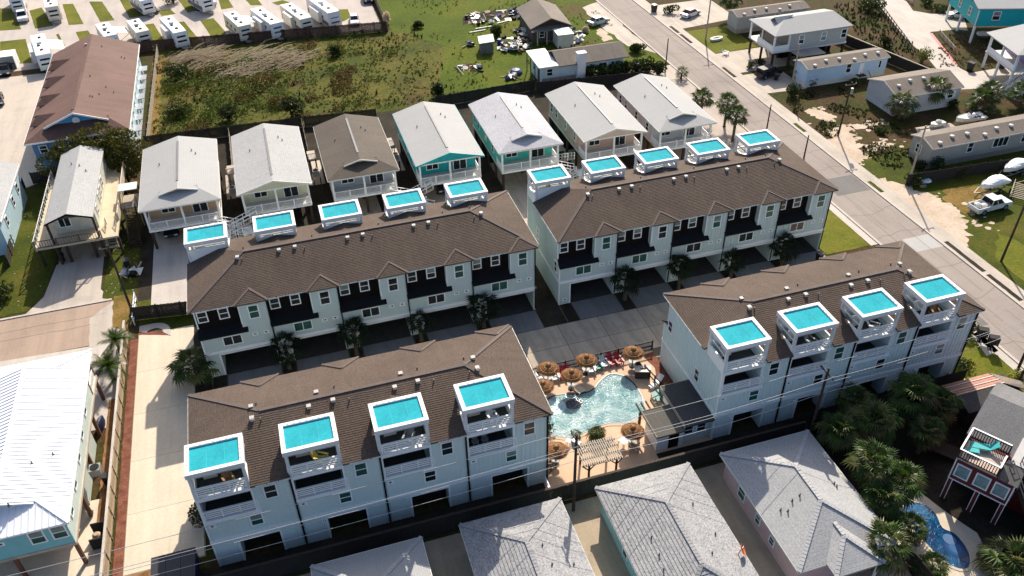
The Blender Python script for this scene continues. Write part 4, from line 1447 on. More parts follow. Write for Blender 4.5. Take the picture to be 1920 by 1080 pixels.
def teal_house():
    root = thing('stilt_house', 'vivid teal raised house with pale roof at the top right corner', 'house', (130.0, 119.0, 0), rad(-19))
    tw = lapped('vivid_teal_siding', (0.005, 0.42, 0.44), .22)
    MB().box(-6.5, -3.2, 3.2, 12, 9, 6.6).build('wall', tw, root)
    MB().slab([(-7.1, -3.8, 6.6), (12.6, -3.8, 6.6), (12.6, 3, 8.4), (-7.1, 3, 8.4)], .2).slab([(12.6, 9.8, 6.6), (-7.1, 9.8, 6.6), (-7.1, 3, 8.4), (12.6, 3, 8.4)], .2).build('roof', ROOFPALE, root)
    MB().box(5.0, -3.2, 0, 12, 8, 3.19).build('lower_wall', tw, root)
    m = MB()
    for x, y in ((-6.3, -3.0), (5.0-.14, -3.05), (-6.3, 3), (-6.3, 8.6)):
        m.box(x-.16, y-.16, 0, x+.16, y+.16, 3.2)
    m.build('post', WHITE, root)
    for x, w, h in ((-3.2, 1.2, 1.4), (2.4, .8, .9), (6.6, .9, 1.6)):
        window(root, x, -3.2, 4.4, w, h, 0)
    for y in (0, 4.4):
        window(root, -6.5, y, 4.2, .9, 1.4, -PI/2)
    MB().box(-6.58, -3.28, 3.2, -6.4, -3.201, 6.55).build('corner_board', WHITE, root)
    b = thing('dinghy', 'small cream dinghy stored in shade under the teal house', 'boat', (127.6, 119.8, 0), rad(-19))
    MB().prism([(-1.3, -.5), (.9, -.5), (1.6, 0), (.9, .5), (-1.3, .5)], .4, .9).build('hull', WHITE2, b)
    MB().box(-.6, -.4, 0, .6, .4, .4).build('stand', WOOD, b)
teal_house()

def corner_house():
    root = thing('stilt_house', 'white roofed stilt house with mauve porch wall cut by the right edge', 'house', (122.5, 103.0, 0), rad(-14))
    MB().box(-3.2, -4, 3, 7, 4, 5.9).build('wall', paint('mauve_siding', (.34, .25, .46)), root)
    m = MB(); dutch_roof(m, -7, 8, -5, 5, 5.9, 7.4, 1.0*.6, 0); m.build('roof', ROOFPALE, root)
    MB().box(-6.6, -4.6, 2.75, 7, 4.2, 2.99).build('floor_deck', WHITE2, root)
    for x, y in ((-6.3, -4.3), (-6.3, 0), (-6.3, 4.0), (-3.0, -4.3), (1, -4.3)):
        MB().box(x-.16, y-.16, 0, x+.16, y+.16, 5.8).build('porch_post', WHITE, root)
    m = MB(); m.box(-6.5, -4.5, 3, -6.4, 4, 3.9); m.build('porch_rail', WHITE, root)
    stairs(root, (-7.6, -5.4), (-4.6, -5.4), .1, 2.9, 1.1, WOODL, WHITE, 10)
corner_house()

def red_house():
    """red house with a roof deck, lower right"""
    root = thing('red_house', 'dark red house with grey roof and small railed roof deck', 'house', (53.05, 34.7, 0), rad(-58.5))
    red = lapped('barn_red_siding', (0.13, 0.016, 0.018), .2)
    # local x along the ridge direction (down right), local y away to the upper right
    MB().box(-1.9, -1.4, 0, 9, 6.2, 5.2).build('wall', red, root)
    m = MB()
    m.slab([(-2.3, -.85, 5.25), (1.3, -.85, 5.25), (1.3, 3.9, 6.5), (-2.3, 3.9, 6.5)], .18)
    m.slab([(1.3, -1.9, 5.0), (9.4, -1.9, 5.0), (9.4, 3.9, 6.5), (1.3, 3.9, 6.5)], .18)
    m.slab([(9.4, 7.0, 5.6), (-2.3, 7.0, 5.6), (-2.3, 3.9, 6.5), (9.4, 3.9, 6.5)], .18)
    m.build('roof', shingle('mid_grey_shingle', (.17, .17, .17), (.13, .13, .135), (.24, .24, .24)), root)
    MB().slab([(1.5, -1.7, 5.12), (9.0, -1.7, 5.12), (9.0, 1.0, 5.82), (1.5, 1.0, 5.82)], .06).build('roof_panel', paint('dusty_white_roof', (.62, .60, .57)), root)
    # front bay with windows and deck on top
    MB().box(-2.0, -4.0, 2.7, 2.6, -1.41, 5.0).build('bay_wall', red, root)
    for x in (-1.8, .4, 2.4):
        MB().box(x-.16, -3.95, 0, x+.16, -3.65, 2.69).build('bay_post', red, root)
    MB().slab([(1.16, -4.1, 5.04), (2.75, -4.1, 5.04), (2.75, -1.95, 5.12), (1.16, -1.95, 5.12)], .03).build('bay_roof', ROOFDARK, root)
    m = MB()
    for x in (-2.03, 2.53):
        m.box(x, -4.06, 2.7, x+.1, -4.003, 5.0)
    m.box(-2.03, -4.06, 2.6, 2.63, -4.003, 2.69)
    for x in (-1.8, .4, 2.4):
        m.box(x-.2, -4.01, .02, x-.14, -3.951, 2.59); m.box(x+.14, -4.01, .02, x+.2, -3.951, 2.59)
    m.build('trim', WHITE, root)
    for x in (-1.2, .35, 1.8):
        window(root, x, -4.0, 3.25, 0.95, 1.25, 0, 'plain', PANEL_)
    for x in (-.6, 2.0):
        window(root, x, -1.4, .9, 1.2, 1.2, 0, 'hung')
    dk = MB(); dk.box(-2.05, -4.05, 5.02, 1.15, -.95, 5.16); dk.build('roof_deck', paint('pinkish_decking', (.50, .40, .33), .8, .2), root)
    m = MB()
    for a, b in (((-2.0, -4.0), (1.1, -4.0)), ((-2.0, -3.85), (-2.0, -1.0)), ((-2.0, -.98), (1.1, -.98)), ((1.1, -3.85), (1.1, -2.4))):
        balusters(m, a, b, 5.16, 6.15, .2, .07)
    m.build('deck_railing', WOODD, root)
    m = MB()
    for a, b in (((-2.05, -4.05), (1.15, -4.05)), ((-2.0, -4.0), (-2.0, -.95)), ((-2.0, -.95), (1.1, -.95)), ((1.1, -4.0), (1.1, -2.4))):
        m.beam((*a, 6.2), (*b, 6.2), .14, .06)
    m.build('handrail', WHITE, root)
    stairs(root, (6.6, -4.6), (1.9, -1.9), .6, 5.1, 1.1, WOODD, WOODL, 18)
    t = thing('deck_lounger', 'turquoise lounge chairs and folded cover on the red house roof deck', 'lounge chair', (0, 0, 0))
    t.matrix_world = root.matrix_basis @ Matrix.Translation((-.9, -1.9, 5.17)) @ Matrix.Rotation(rad(25), 4, 'Z')
    tq = paint('turquoise_plastic', (.04, .40, .40), .6)
    MB().box(-.8, -.35, .3, .8, .35, .4).box(-1.2, -.9, .3, -.2, -.4, .38).build('seat', tq, t)
    MB().slab([(.7, -.35, .4), (.7, .35, .4), (1.25, .35, 1.0), (1.25, -.35, 1.0)], .07).build('backrest', tq, t)
    for x in (-.6, .6):
        for y in (-.3, .3):
            MB().box(x-.04, y-.04, 0, x+.04, y+.04, .3).build('leg', tq, t)
red_house()

def tin_shed():
    root = thing('shed', 'shed with rusty red striped tin roof beside the street corner', 'shed', (58.8, 42.6, 0))
    m = MB(); m.box(-2.9, -2.3, 0, 3.6, .8, 2.5); m.build('wall', WOODD, root)
    # boards of the tin roof: each sheet a part
    rust = paint('rusty_tin', (.36, .13, .085), .6, .3, 1.5, .4)
    pale = paint('pale_tin', (.50, .36, .28), .6, .25, 1.5, .4)
    sm = MB().slab([(-3.2, -.16, 0), (2.3, -.16, 0), (2.3, .16, 0), (-3.2, .16, 0)], .05).mesh('tin_sheet', rust)
    sm2 = MB().slab([(-3.2, -.09, 0.03), (2.3, -.09, .03), (2.3, .09, .03), (-3.2, .09, .03)], .05).mesh('tin_sheet', pale)
    rf = MB().slab([(-3.2, -.8, 3.0), (2.3, -.8, 3.0), (2.3, 1.2, 2.5), (-3.2, 1.2, 2.5)], .06).build('roof', rust, root)
    for k in range(6):
        t = k/5
        o = put('tin_sheet', sm if k % 2 else sm2, rf, (0, -.65+t*1.7, 3.0-t*.44)); o.rotation_euler = (rad(-14), 0, 0)
    MB().slab([(2.32, -.8, 3.0), (2.32, 1.2, 2.6), (5.3, -1.4, 2.5), (4.6, -2.2, 2.5)], .1).build('side_roof', TRAILROOF, root)
    MB().slab([(-3.2, -2.6, 2.5), (2.3, -2.6, 2.5), (2.3, -.82, 2.98), (-3.2, -.82, 2.98)], .1).build('front_roof', ROOFDARK, root)
tin_shed()

def cabana():
    root = thing('cabana', 'pool cabana with dark shingle roof in two steps beside the pool', 'cabana', (30.2, 48.6, 0))
    MB().box(-.2, -1.6, 0, 2.6, 2.6, 2.6).build('wall', WALLB, root)
    MB().box(-2.9, -1.9, 0, -.21, .6, 2.35).build('lower_wall', WHITE, root)
    MB().box(-1.7, -1.95, .05, -.7, -1.901, 2.1).build('door_opening', BLACKM, root)
    MB().slab([(-.35, -2.2, 2.75), (2.68, -2.2, 2.75), (2.68, 3.1, 2.95), (-.35, 3.1, 2.95)], .2).build('roof', ROOFDARK, root)
    MB().slab([(-3.25, -2.4, 2.5), (-.36, -2.4, 2.5), (-.36, .9, 2.65), (-3.25, .9, 2.65)], .18).build('lower_roof', shingle('weathered_dark_shingle', (.10, .092, .08), (.075, .07, .062), (.14, .13, .11)), root)
    m = MB()
    m.box(-.41, -2.24, 2.56, -.36, 3.12, 2.98); m.box(-.36, 3.1, 2.7, 2.68, 3.16, 2.98); m.box(-3.3, -2.44, 2.3, -3.251, .92, 2.68); m.box(-3.25, .902, 2.45, -.42, .96, 2.7)
    m.build('fascia', WOODL, root)
    bm = MB().beam((0, -.1, 0), (0, 1.15, 0), .1, .18).mesh('rafter', WOODD)
    for k in range(6):
        put('rafter', bm, root, (-3.3+k*.5, 1.0, 2.5))
    MB().beam((-3.5, .96, 2.38), (-.4, 1.1, 2.38), .12, .16).build('beam', WOODD, root)
    MB().box(-3.4, .98, 0, -3.2, 1.18, 2.3).build('post', WOODD, root)
    window(root, .4, -1.6, 1.1, .8, .9, 0); window(root, 1.7, -1.6, 1.1, .8, .9, 0)
cabana()
# ---------------------------------------------------------------- ground, roads, paving
Z = 0.0
mb = MB(); mb.face([(-600, -300, -.02), (900, -300, -.02), (900, 1200, -.02), (-600, 1200, -.02)])
struct(mb.build('ground', SCRUB))
# street, kerbs, pavement
sheet('street', rect(67.9, -80, 74.8, 460), .004, ASPH)
def kerb(name, x0, x1, y0, y1):
    return struct(MB().box(x0, y0, 0, x1, y1, .11).build(name, CONCW))
kerb('kerb', 67.55, 67.88, -80, 460)
kerb('kerb', 74.82, 75.1, -80, 460)
sheet('pavement', rect(75.12, -80, 77.3, 460), .05, CONC)
for y0, y1 in ((140.6, 144.3), (135.2, 139.9), (118.9, 123.3), (97.6, 100.6), (79, 82), (60, 66.6), (54.2, 59.4), (46, 52.4)):
    sheet('verge_strip', rect(75.35, y0, 75.95, y1), .056, DIRTD if y0 > 110 or y0 < 70 else GRASS, .05, .5, int(y0))
sheet('street_patch', rect(69.5, 80.1, 74.6, 84.4), .008, PATCHD)
sheet('street_patch', rect(70.9, 65.9, 74.8, 68.7), .008, PATCHL)
sheet('street_patch', rect(68.3, 52.0, 69.3, 66.0), .008, PATCHD, .15, 1.2, 2)
# crack lines: thin tar seams
rr = random.Random(3)
m = MB()
for k in range(26):
    y = 50+k*6+rr.uniform(-2, 2); x = 68.1; z = .012
    p = Vector((x, y, z)); pts = [p]
    while p.x < 74.5:
        p = p+Vector((rr.uniform(.5, 1.2), rr.uniform(-.5, .5), 0)); pts.append(p)
    for a, b in zip(pts, pts[1:]):
        m.face([(a.x, a.y-.035, z), (b.x, b.y-.035, z), (b.x, b.y+.035, z), (a.x, a.y+.035, z)])
for k in range(3):
    x = 69.6+k*1.8
    y = 30
    while y < 190:
        y2 = y+rr.uniform(2, 5); x2 = x+rr.uniform(-.15, .15)
        if rr.random() < .75:
            m.face([(x-.03, y, .014), (x+.03, y, .014), (x2+.03, y2, .014), (x2-.03, y2, .014)])
        x, y = x2, y2
stuff(m.build('tar_seams', paint('tar', (.17, .15, .135), .9)))
# strip of concrete on the west side of the street and the house aprons
sheet('west_walk', rect(66.5, 68.8, 67.5, 90), .02, CONCW)
sheet('west_walk', rect(66.5, 38, 67.5, 55.8), .02, CONCW)
sheet('side_yard', [(58.4, 93), (67.5, 93), (67.5, 121.5), (61, 121.5), (60.5, 111), (58.4, 108)], .006, concrete('light_gravel', (.42, .355, .30), .25))
sheet('house_apron', [(62, 121.6), (67.5, 121.6), (67.5, 127.5), (63.2, 126.5)], .01, CONC)
sheet('driveway_apron', ragged([(64.0, 138), (67.5, 133), (67.5, 162), (63.5, 160), (63.0, 152)], 2, .4, 5), .01, CONC)
sheet('lawn', rect(60.3, 68.9, 66.45, 79), .012, GRASSB, .12, 1, 4)
sheet('lawn', [(60.4, 42.0), (66.45, 42.0), (66.45, 55.6), (60.4, 55.6)], .012, GRASSB, .12, 1, 6)
sheet('meadow', [(24, 125.6), (42, 125.6), (42, 130), (58.6, 130), (67.4, 128.2), (67.4, 260), (24, 260)], .002, MEADOW, .3, 2, 7)
sheet('rough_field', [(-20.2, 126), (25, 125.6), (32, 150), (24, 161), (-20, 166)], .006, FIELD, .4, 1.5, 8)
# shared drive: slabs with open joints
drive = sheet('driveway', rect(-19.6, 58.5, 67.4, 67.0), -.008, paint('joint_dirt', (.07, .06, .05)))
slabm = {}
def slabs(parent, x0, x1, y0, y1, nx, ny, mat, z=.012, gap=.03):
    w = (x1-x0)/nx; h = (y1-y0)/ny
    for i in range(nx):
        for j in range(ny):
            k = (round(w, 3), round(h, 3), mat.name)
            if k not in slabm:
                slabm[k] = MB().box(gap, gap, -.1, w-gap, h-gap, 0).mesh('slab', mat)
            put('slab', slabm[k], parent, (x0+i*w, y0+j*h, z+.002*((i*7+j*3) % 3)))
slabs(drive, -13.0, 67.2, 59.9, 66.7, 17, 2, CONCG)
pad = sheet('concrete_pad', rect(-19.55, 47.9, -13.0, 80), -.004, paint('pad_joint', (.30, .24, .17)))
slabs(pad, -19.5, -13.1, 48.0, 79.6, 1, 5, CONCL, .014, .015)
ap = sheet('apron', rect(-12, 66.72, 60, 70.1), -.006, MATS['joint_dirt'])
for x0, w, n, fr in ((-11.9, 7.04, 5, .2), (26.1, 6.74, 5, .2)):
    for u in range(n):
        slabs(ap, x0+u*w+fr*w+.1, x0+u*w+w-.05, 66.75, 70.0, 1, 1, concrete('apron_concrete', (.22, .22, .22), .3), .014)
        b = sheet('planting_bed', rect(x0+u*w+.06, 66.75, x0+u*w+fr*w, 69.95), .012, DIRTD, .06, .6, u)
sheet('garden_strip', rect(23.3, 66.8, 26.0, 82), .004, DIRTD, .1, 1, 3)
sheet('side_bed', rect(-13.7, 66.2, -11.95, 82), .016, DIRTD, .15, .8, 4)
sheet('mulch_strip', rect(-20.35, 46.5, -19.55, 79), .02, MULCH, .05, .6, 5)
sheet('mulch_strip', ragged([(-19.5, 79.7), (-16.4, 78.6), (-16.4, 79.3), (-19.5, 80.6)], .5, .06, 3), .022, MULCH)
mb = MB()
pts = []
for k in range(13):
    a = PI*k/12
    pts.append((-17.9+1.75*math.cos(a), 79.3+1.9*math.sin(a)))
inn = [(-17.9+.95*math.cos(PI*k/12), 79.3+1.0*math.sin(PI*k/12)) for k in range(12, -1, -1)]
mb.prism([(-19.5, 81.2), (-19.5, 80.2)] + inn[2:] + [(-16.15, 78.4)] + pts[1:7], 0, .06)
struct(mb.build('curved_walk', CONCW))
sheet('side_lawn', [(-16.0, 78.9), (-12.2, 78.0), (-12.2, 86), (-20, 86), (-19.6, 81.5)], .01, GRASS, .15, .7, 6)
sheet('bottom_bed', [(-19.6, 44.5), (-16, 44.5), (-16, 48.0), (-19.6, 47.9)], .012, GRAVB, .1, .5, 6)
# dead end street on the left, driveways of the row houses
sheet('side_street', [(-60, 80.2), (-24, 79.5), (-22.6, 82), (-22.6, 87.2), (-60, 87.2)], .006, ASPHR, .0)
m = MB()
rr = random.Random(8)
for yy in (83.3, 84.9):
    x = -58; y = yy
    while x < -25:
        x2 = x+rr.uniform(1, 3); y2 = yy+rr.uniform(-.12, .12)
        m.face([(x, y-.02, .016), (x2, y2-.02, .016), (x2, y2+.02, .016), (x, y+.02, .016)])
        x, y = x2, y2
stuff(m.build('tar_seams', MATS['tar']))
sheet('side_street_end', [(-24.6, 79), (-21.3, 79.5), (-21.4, 82.5), (-22.3, 87.4), (-25, 84.5)], .012, concrete('light_street_concrete', (.46, .40, .34)), .1, .8, 3)
struct(MB().box(-60, 87.25, 0, -22.8, 87.55, .1).build('kerb', CONCW))
sheet('pad_left', [(-36, 66), (-20.7, 66), (-20.9, 79.2), (-36, 79.9)], .008, CONCW)
sheet('pad_left_front', [(-36, 36), (-20.8, 36), (-20.8, 57), (-36, 57)], .008, CONCL)
sheet('gravel_bed', rect(-22.0, 52.5, -20.75, 70), .018, GRAVB, .08, .5, 6)
sheet('house_driveway', [(-29.8, 97), (-30.5, 90.5), (-32.2, 87.5), (-22.9, 87.5), (-24.2, 90), (-24.3, 97)], .01, CONC)
sheet('house_driveway', rect(-29.6, 97, -24.0, 106), .009, CONCG)
sheet('house_driveway', rect(-18.4, 83.2, -14.2, 97), .02, CONCW)
sheet('house_driveway', rect(-18.4, 97, -11.2, 106), .019, CONCG)
for x0, x1 in ((-6.0, -1.0), (5.4, 10.5), (16.8, 24), (27.6, 33.5), (39, 46), (50, 57)):
    sheet('house_driveway', rect(x0, 83, x1, 104), .012, CONCG if x0 < 38 else SANDT)
sheet('back_yard', rect(-19.9, 82.4, 59, 125.4), -.004, DIRTD)
for x0, x1 in ((-8.8, -7.2), (13.6, 15.4), (24.9, 26.9), (2.4, 4.0)):
    sheet('patio', rect(x0-.3, 106, x1+.3, 113), .012, CONC)
sheet('patio', rect(36, 104, 39.5, 114), .012, CONC)
sheet('left_lawn', [(-36, 88), (-32, 88.2), (-30.6, 91), (-30, 97.5), (-31.6, 118), (-36, 118)], .012, GRASS, .15, .8, 9)
sheet('left_lawn', [(-23.9, 88.0), (-20.2, 86), (-20.0, 106), (-23.5, 106)], .012, GRASS, .15, .8, 10)
sheet('far_left_lawn', rect(-60, 87.7, -36.0, 118), .004, GRASS)
sheet('brown_verge', ragged([(-22.4, 82.0), (-20.8, 80.5), (-20.5, 87.5), (-22.6, 88)], .5, .2, 1), .016, ground_mat('dry_grass', [(0.25, (.09, .08, .014)), (.5, (.20, .13, .035)), (.75, (.30, .18, .06))], .5, 3.0))
# RV park and car park, upper left
sheet('rv_park_paving', [(-90, 164.5), (-38.5, 164.2), (-20.5, 166.2), (22.8, 161.6), (24, 260), (-90, 260)], .004, concrete('rv_concrete', (.44, .385, .345), .2))
def quad_px(name, px, mat, z=.01, jag=.15, seed=1):
    return sheet(name, [g(x, y) for x, y in px], z, mat, jag, 1.0, seed)
for i, q in enumerate((((117, 8), (137, 7), (157, 45), (129, 47)), ((167, 3), (191, 3), (215, 38), (188, 41)), ((375, 38), (400, 34), (425, 62), (400, 75)),
          ((0, 78), (48, 73), (60, 118), (0, 122)), ((-20, 15), (22, 16), (40, 55), (-20, 59)), ((55, 20), (78, 14), (100, 48), (66, 54)), ((105, 65), (110, 63), (122, 86), (118, 88)),
          ((142, 60), (165, 57), (175, 72), (150, 78)), ((222, -5), (262, -5), (272, 30), (243, 34)), ((295, 20), (318, 17), (330, 26), (303, 30)), ((330, -6), (372, -6), (390, 16), (352, 24)),
          ((408, -6), (425, -6), (438, 14), (415, 18)), ((272, 46), (288, 44), (308, 76), (288, 86)), ((334, 42), (345, 40), (378, 80), (358, 85)), ((455, -6), (480, -6), (492, 10), (470, 10)), ((510, 5), (530, 0), (545, 5), (520, 10)), ((632, 18), (652, 17), (658, 33), (640, 42)))):
    quad_px('park_lawn', q, GRASSB, .012, .04, i)
sheet('car_park', [(-60, 110), (-36.0, 118.6), (-34.6, 119.5), (-35.2, 152), (-38.2, 161.5), (-60, 162.5)], .008, concrete('beige_paving', (.50, .43, .36), .2))
sheet('yard_path', rect(-20.3, 118, -18.6, 160), .012, ground_mat('dry_grass', [], 1), .2, 1, 4)
# lots east of the street
sheet('east_lawn', rect(77.4, 129.5, 86, 141.0), .01, GRASSB, .15, 1, 4)
sheet('east_drive', [(77.3, 120.3), (86, 120.3), (90, 121), (90, 129.2), (77.3, 129.2)], .012, CONC)
sheet('east_drive', [(77.3, 142.4), (90, 144), (90, 156), (77.3, 156)], .012, CONC)
sheet('east_drive', [(77.3, 111.5), (84.5, 111.0), (84.5, 119.3), (77.3, 119.3)], .012, CONC)
sheet('rough_lot', [(76.6, 88), (90, 88), (108, 96), (108, 110), (76.6, 110.8)], .003, SCRUB, .3, 1.5, 6)
sheet('east_grass', [(76.6, 40), (130, 40), (130, 88.2), (76.6, 88.2)], .003, GRASS, .3, 1.5, 7)
sheet('bright_grass', [(77.4, 48), (84, 50), (86, 60), (83, 66), (79, 62)], .008, GRASSB, .5, 1, 8)
sheet('sand_patch', [(76.3, 84), (79.2, 80.4), (81.5, 76.5), (82.3, 72), (80.6, 68.6), (78.4, 65.8), (76.3, 65)], .012, SANDM, .8, .45, 9)
sheet('sand_patch', [(76.3, 92.5), (80.2, 97.3), (82.4, 98), (83.4, 96.6), (81, 93), (80.0, 88), (76.3, 86)], .012, SANDM, .8, .4, 10)
sheet('sand_patch', [(82.6, 97.6), (88.8, 96.6), (89.2, 95.4), (83.4, 95.8)], .012, SANDM, .6, .4, 11)
sheet('sand_patch', [(80.6, 91.5), (84.6, 91.4), (86.2, 90.0), (81.4, 89.0)], .012, SANDM, .6, .4, 12)
sheet('sand_patch', [(79.4, 103.8), (81.6, 104.2), (83.2, 100.6), (82, 99), (80.2, 100.4)], .012, SANDM, .6, .4, 13)
rr = random.Random(17)
m = MB()
for k in range(90):
    q = rr.choice(((80.5, 96, 2.6, 5), (85, 96.6, 4, 1.6), (79.5, 89, 2, 4), (83, 90.5, 3, 1.6), (81.8, 102, 1.6, 2.4), (80.5, 73, 2.4, 6), (82.5, 69, 1.5, 4)))
    x = rr.gauss(q[0], q[2]*.6); y = rr.gauss(q[1], q[3]*.6); r_ = rr.uniform(.1, .55)
    if x < 77.5: continue
    m.face([(x+r_*rr.uniform(.5, 1.4)*math.cos(a), y+r_*rr.uniform(.4, 1.1)*math.sin(a), .010) for a in [2*PI*j/9 for j in range(9)]])
stuff(m.build('sand_specks', SANDM))
sheet('dry_patch', [(82.3, 71), (88, 73), (90, 76), (84, 77), (82, 75)], .009, MATS['dry_grass'], .6, .6, 14)
sheet('boat_slab', [(90.5, 90.2), (98, 90.2), (98, 93.0), (92.0, 93.4)], .02, CONC)
sheet('lane', [g(1636, -6), g(1694, -6), g(1712, 20), g(1745, 26), g(1806, 27), g(1815, 58), g(1795, 55), g(1744, 60), g(1765, 92), g(1800, 128), g(1818, 137), g(1870, 128), g(1930, 122), g(1930, 200), g(1855, 165), g(1800, 168), g(1765, 140), g(1742, 112), g(1700, 74)], .01, CONCW)
sheet('scrub_lot', [g(1748, 62), g(1800, 60), g(1925, 66), g(1925, 118), g(1870, 126), g(1818, 134), g(1795, 122), g(1768, 90)], .006, ground_mat('dark_scrub', [(.25, (.02, .024, .008)), (.5, (.05, .048, .014)), (.72, (.10, .055, .025))], .2, 2.2))
sheet('kerb_paint', [g(1742, 62), g(1748, 62), g(1796, 122), g(1790, 122)], .014, paint('red_kerb', (.50, .13, .14)))
# ground between the lower houses, pool garden on the right
sheet('sandy_yard', [(-8, 20), (45, 20), (41.2, 43.6), (-8, 43.6)], .002, SANDT)
sheet('rear_yard', rect(-16, 43.9, 62, 46.6), .003, DIRTD)
sheet('garden_soil', [(41.3, 20), (70, 20), (66, 42), (60, 45.5), (41.0, 45.0)], .003, DIRTD)
# ---------------------------------------------------------------- swimming pool garden
def smooth_loop(pts, k=4):
    out = []
    n = len(pts)
    for i in range(n):
        p0, p1, p2, p3 = (Vector(pts[(i+j-1) % n]) for j in range(4))
        for s in range(k):
            t = s/k
            q = 0.5*((2*p1)+(p2-p0)*t+(2*p0-5*p1+4*p2-p3)*t*t+(3*p1-p0-3*p2+p3)*t**3)
            out.append((q.x, q.y))
    return out

def offset_loop(pts, d):
    n = len(pts); out = []
    ar = sum(pts[i][0]*pts[(i+1) % n][1]-pts[(i+1) % n][0]*pts[i][1] for i in range(n))
    sg = 1 if ar > 0 else -1
    for i in range(n):
        a = Vector(pts[i-1]); b = Vector(pts[(i+1) % n])
        t = (b-a).normalized()
        out.append((pts[i][0]+sg*t.y*d, pts[i][1]-sg*t.x*d))
    return out

def ring(name, inner, outer, z0, z1, mat, parent=None):
    m = MB(); n = len(inner)
    for i in range(n):
        j = (i+1) % n
        a, b, c, d = inner[i], inner[j], outer[j], outer[i]
        m.face([(a[0], a[1], z1), (d[0], d[1], z1), (c[0], c[1], z1), (b[0], b[1], z1)][::1])
        m.face([(a[0], a[1], z0), (a[0], a[1], z1), (b[0], b[1], z1), (b[0], b[1], z0)])
        m.face([(d[0], d[1], z1), (d[0], d[1], z0), (c[0], c[1], z0), (c[0], c[1], z1)])
    return m.build(name, mat, parent)

POOL = smooth_loop([(18.6, 55.0), (20.2, 56.4), (21.6, 56.5), (23.1, 56.0), (24.6, 56.1), (25.8, 57.0), (27.2, 57.7), (28.5, 57.0), (29.1, 55.3), (29.0, 53.0), (28.2, 51.4), (26.3, 50.7), (24.4, 51.2), (22.6, 51.0), (20.6, 50.6), (18.9, 51.4), (18.0, 53.0)])
sheet('pool_deck', [(16.2, 44.6), (27.2, 44.6), (27.2, 46.4), (33.0, 46.4), (33.0, 51.6), (32.2, 56.5), (32.9, 59.6), (19.0, 59.6), (16.2, 57.7)], .03, CONCD)
sheet('pool_bed', [(31.0, 52.2), (32.8, 52.2), (32.85, 59.4), (31.6, 59.2), (32.0, 57.0), (31.4, 55.2)], .04, MULCH, .05, .5, 3)
swim = thing('swimming_pool', 'free form swimming pool sparkling in sun beside the thatched umbrellas', 'swimming pool', (0, 0, 0))
MB().prism(POOL, -.2, .045).build('water', water_mat('pool_water', (.05, .25, .28), (.40, .50, .50), 5.0, 1.0, .12), swim)
ring('coping', POOL, offset_loop(POOL, .22), 0, .07, CONCD, swim)
ring('edge_shade_ring', offset_loop(POOL, -.14), POOL, 0, .085, paint('pool_edge_shade', (.02, .035, .05), .4), swim)  # shadow line at the pool edge, painted as a dark ring
sp = [(20.0+1.45*math.cos(2*PI*k/24), 55.0+1.05*math.sin(2*PI*k/24)) for k in range(24)]
MB().prism(sp, 0, .06).build('shelf', water_mat('shelf_water', (.22, .40, .46), (.42, .58, .62), 3.6, .6, .12), swim)
sp = smooth_loop([(21.3, 54.9), (22.0, 55.5), (22.9, 55.4), (23.2, 54.7), (22.6, 54.1), (21.7, 54.2)], 4)
MB().prism(sp, 0, .055).build('dark_spot', water_mat('dark_spot_water', (.004, .012, .025), (.012, .03, .05), 4.0, .5, .12), swim)  # darker rounded patch on the water

def thatch_mesh():
    m = MB(); n = 28; rr = random.Random(2)
    prof = [(0.06, .80), (.28, .70), (.42, .50), (.62, .52), (.98, .34), (1.08, .26), (1.24, .28), (1.50, .05)]
    prof = [(r*.7, z*.8) for r, z in prof]
    pts = []
    for r, z in prof:
        pts.append([((r+rr.uniform(-.03, .03))*math.cos(2*PI*i/n), (r+rr.uniform(-.03, .03))*math.sin(2*PI*i/n), z+rr.uniform(-.03, .03)) for i in range(n)])
    for a, b in zip(pts, pts[1:]):
        for i in range(n):
            j = (i+1) % n
            m.face([a[i], b[i], b[j], a[j]])
    # ragged fringe
    for i in range(n*2):
        t = 2*PI*i/(n*2)
        for r0, r1, z0 in ((1.03, 1.18, .05), (.74, .86, .22), (.30, .40, .40)):
            w = .07
            a = (r0*math.cos(t-w), r0*math.sin(t-w), z0+.02); b = (r0*math.cos(t+w), r0*math.sin(t+w), z0+.02)
            rr1 = r1+rr.uniform(-.06, .06)
            m.face([a, (rr1*math.cos(t), rr1*math.sin(t), z0-.1), b])
    m.face(pts[0])
    return m.mesh('thatch', THATCH)
THM = thatch_mesh()
TCAP = MB().lathe(0, 0, [(.10, .60), (.12, .68), (.05, .80), (.01, .82)], 8).mesh('cap', paint('pale_cap', (.72, .55, .30)))
TPOLE = MB().lathe(0, 0, [(.06, 0), (.06, 2.45)], 8).mesh('pole', WOODD)
TBASE = MB().lathe(0, 0, [(.32, 0), (.32, .08), (.1, .12)], 10).mesh('base', BLACKM)
TBL = MB().lathe(0, 0, [(.42, .68), (.42, .74)], 12).mesh('shelf_table', paint('grey_table', (.4, .42, .42)))
for (px, py), lab in (((1028, 686), 'thatched umbrella over the white chair nearest the block corner, upper left by the fence'), ((1072, 698), 'thatched umbrella standing closest to the pool step, in front of the red chair'),
                      ((1100, 670), 'thatched umbrella in the middle of the fence side row of chairs'), ((1188, 656), 'thatched umbrella at the end of the row by the dark bar cart'),
                      ((1018, 719), 'thatched umbrella half hidden by the roof edge of the nearest block'), ((1187, 803), 'thatched umbrella in front of the cabana wall'), ((1043, 839), 'thatched umbrella left of the slatted pergola and tall pole')):
    x, y = g(px, py, 2.3)
    t = thing('thatched_umbrella', lab, 'umbrella', (x, y, .03), 0, 'thatched umbrellas round the pool')
    put('thatch', THM, t, (0, 0, 1.85), R.uniform(0, 1)); put('cap', TCAP, t, (0, 0, 1.85)); put('pole', TPOLE, t); put('base', TBASE, t); put('shelf_table', TBL, t)

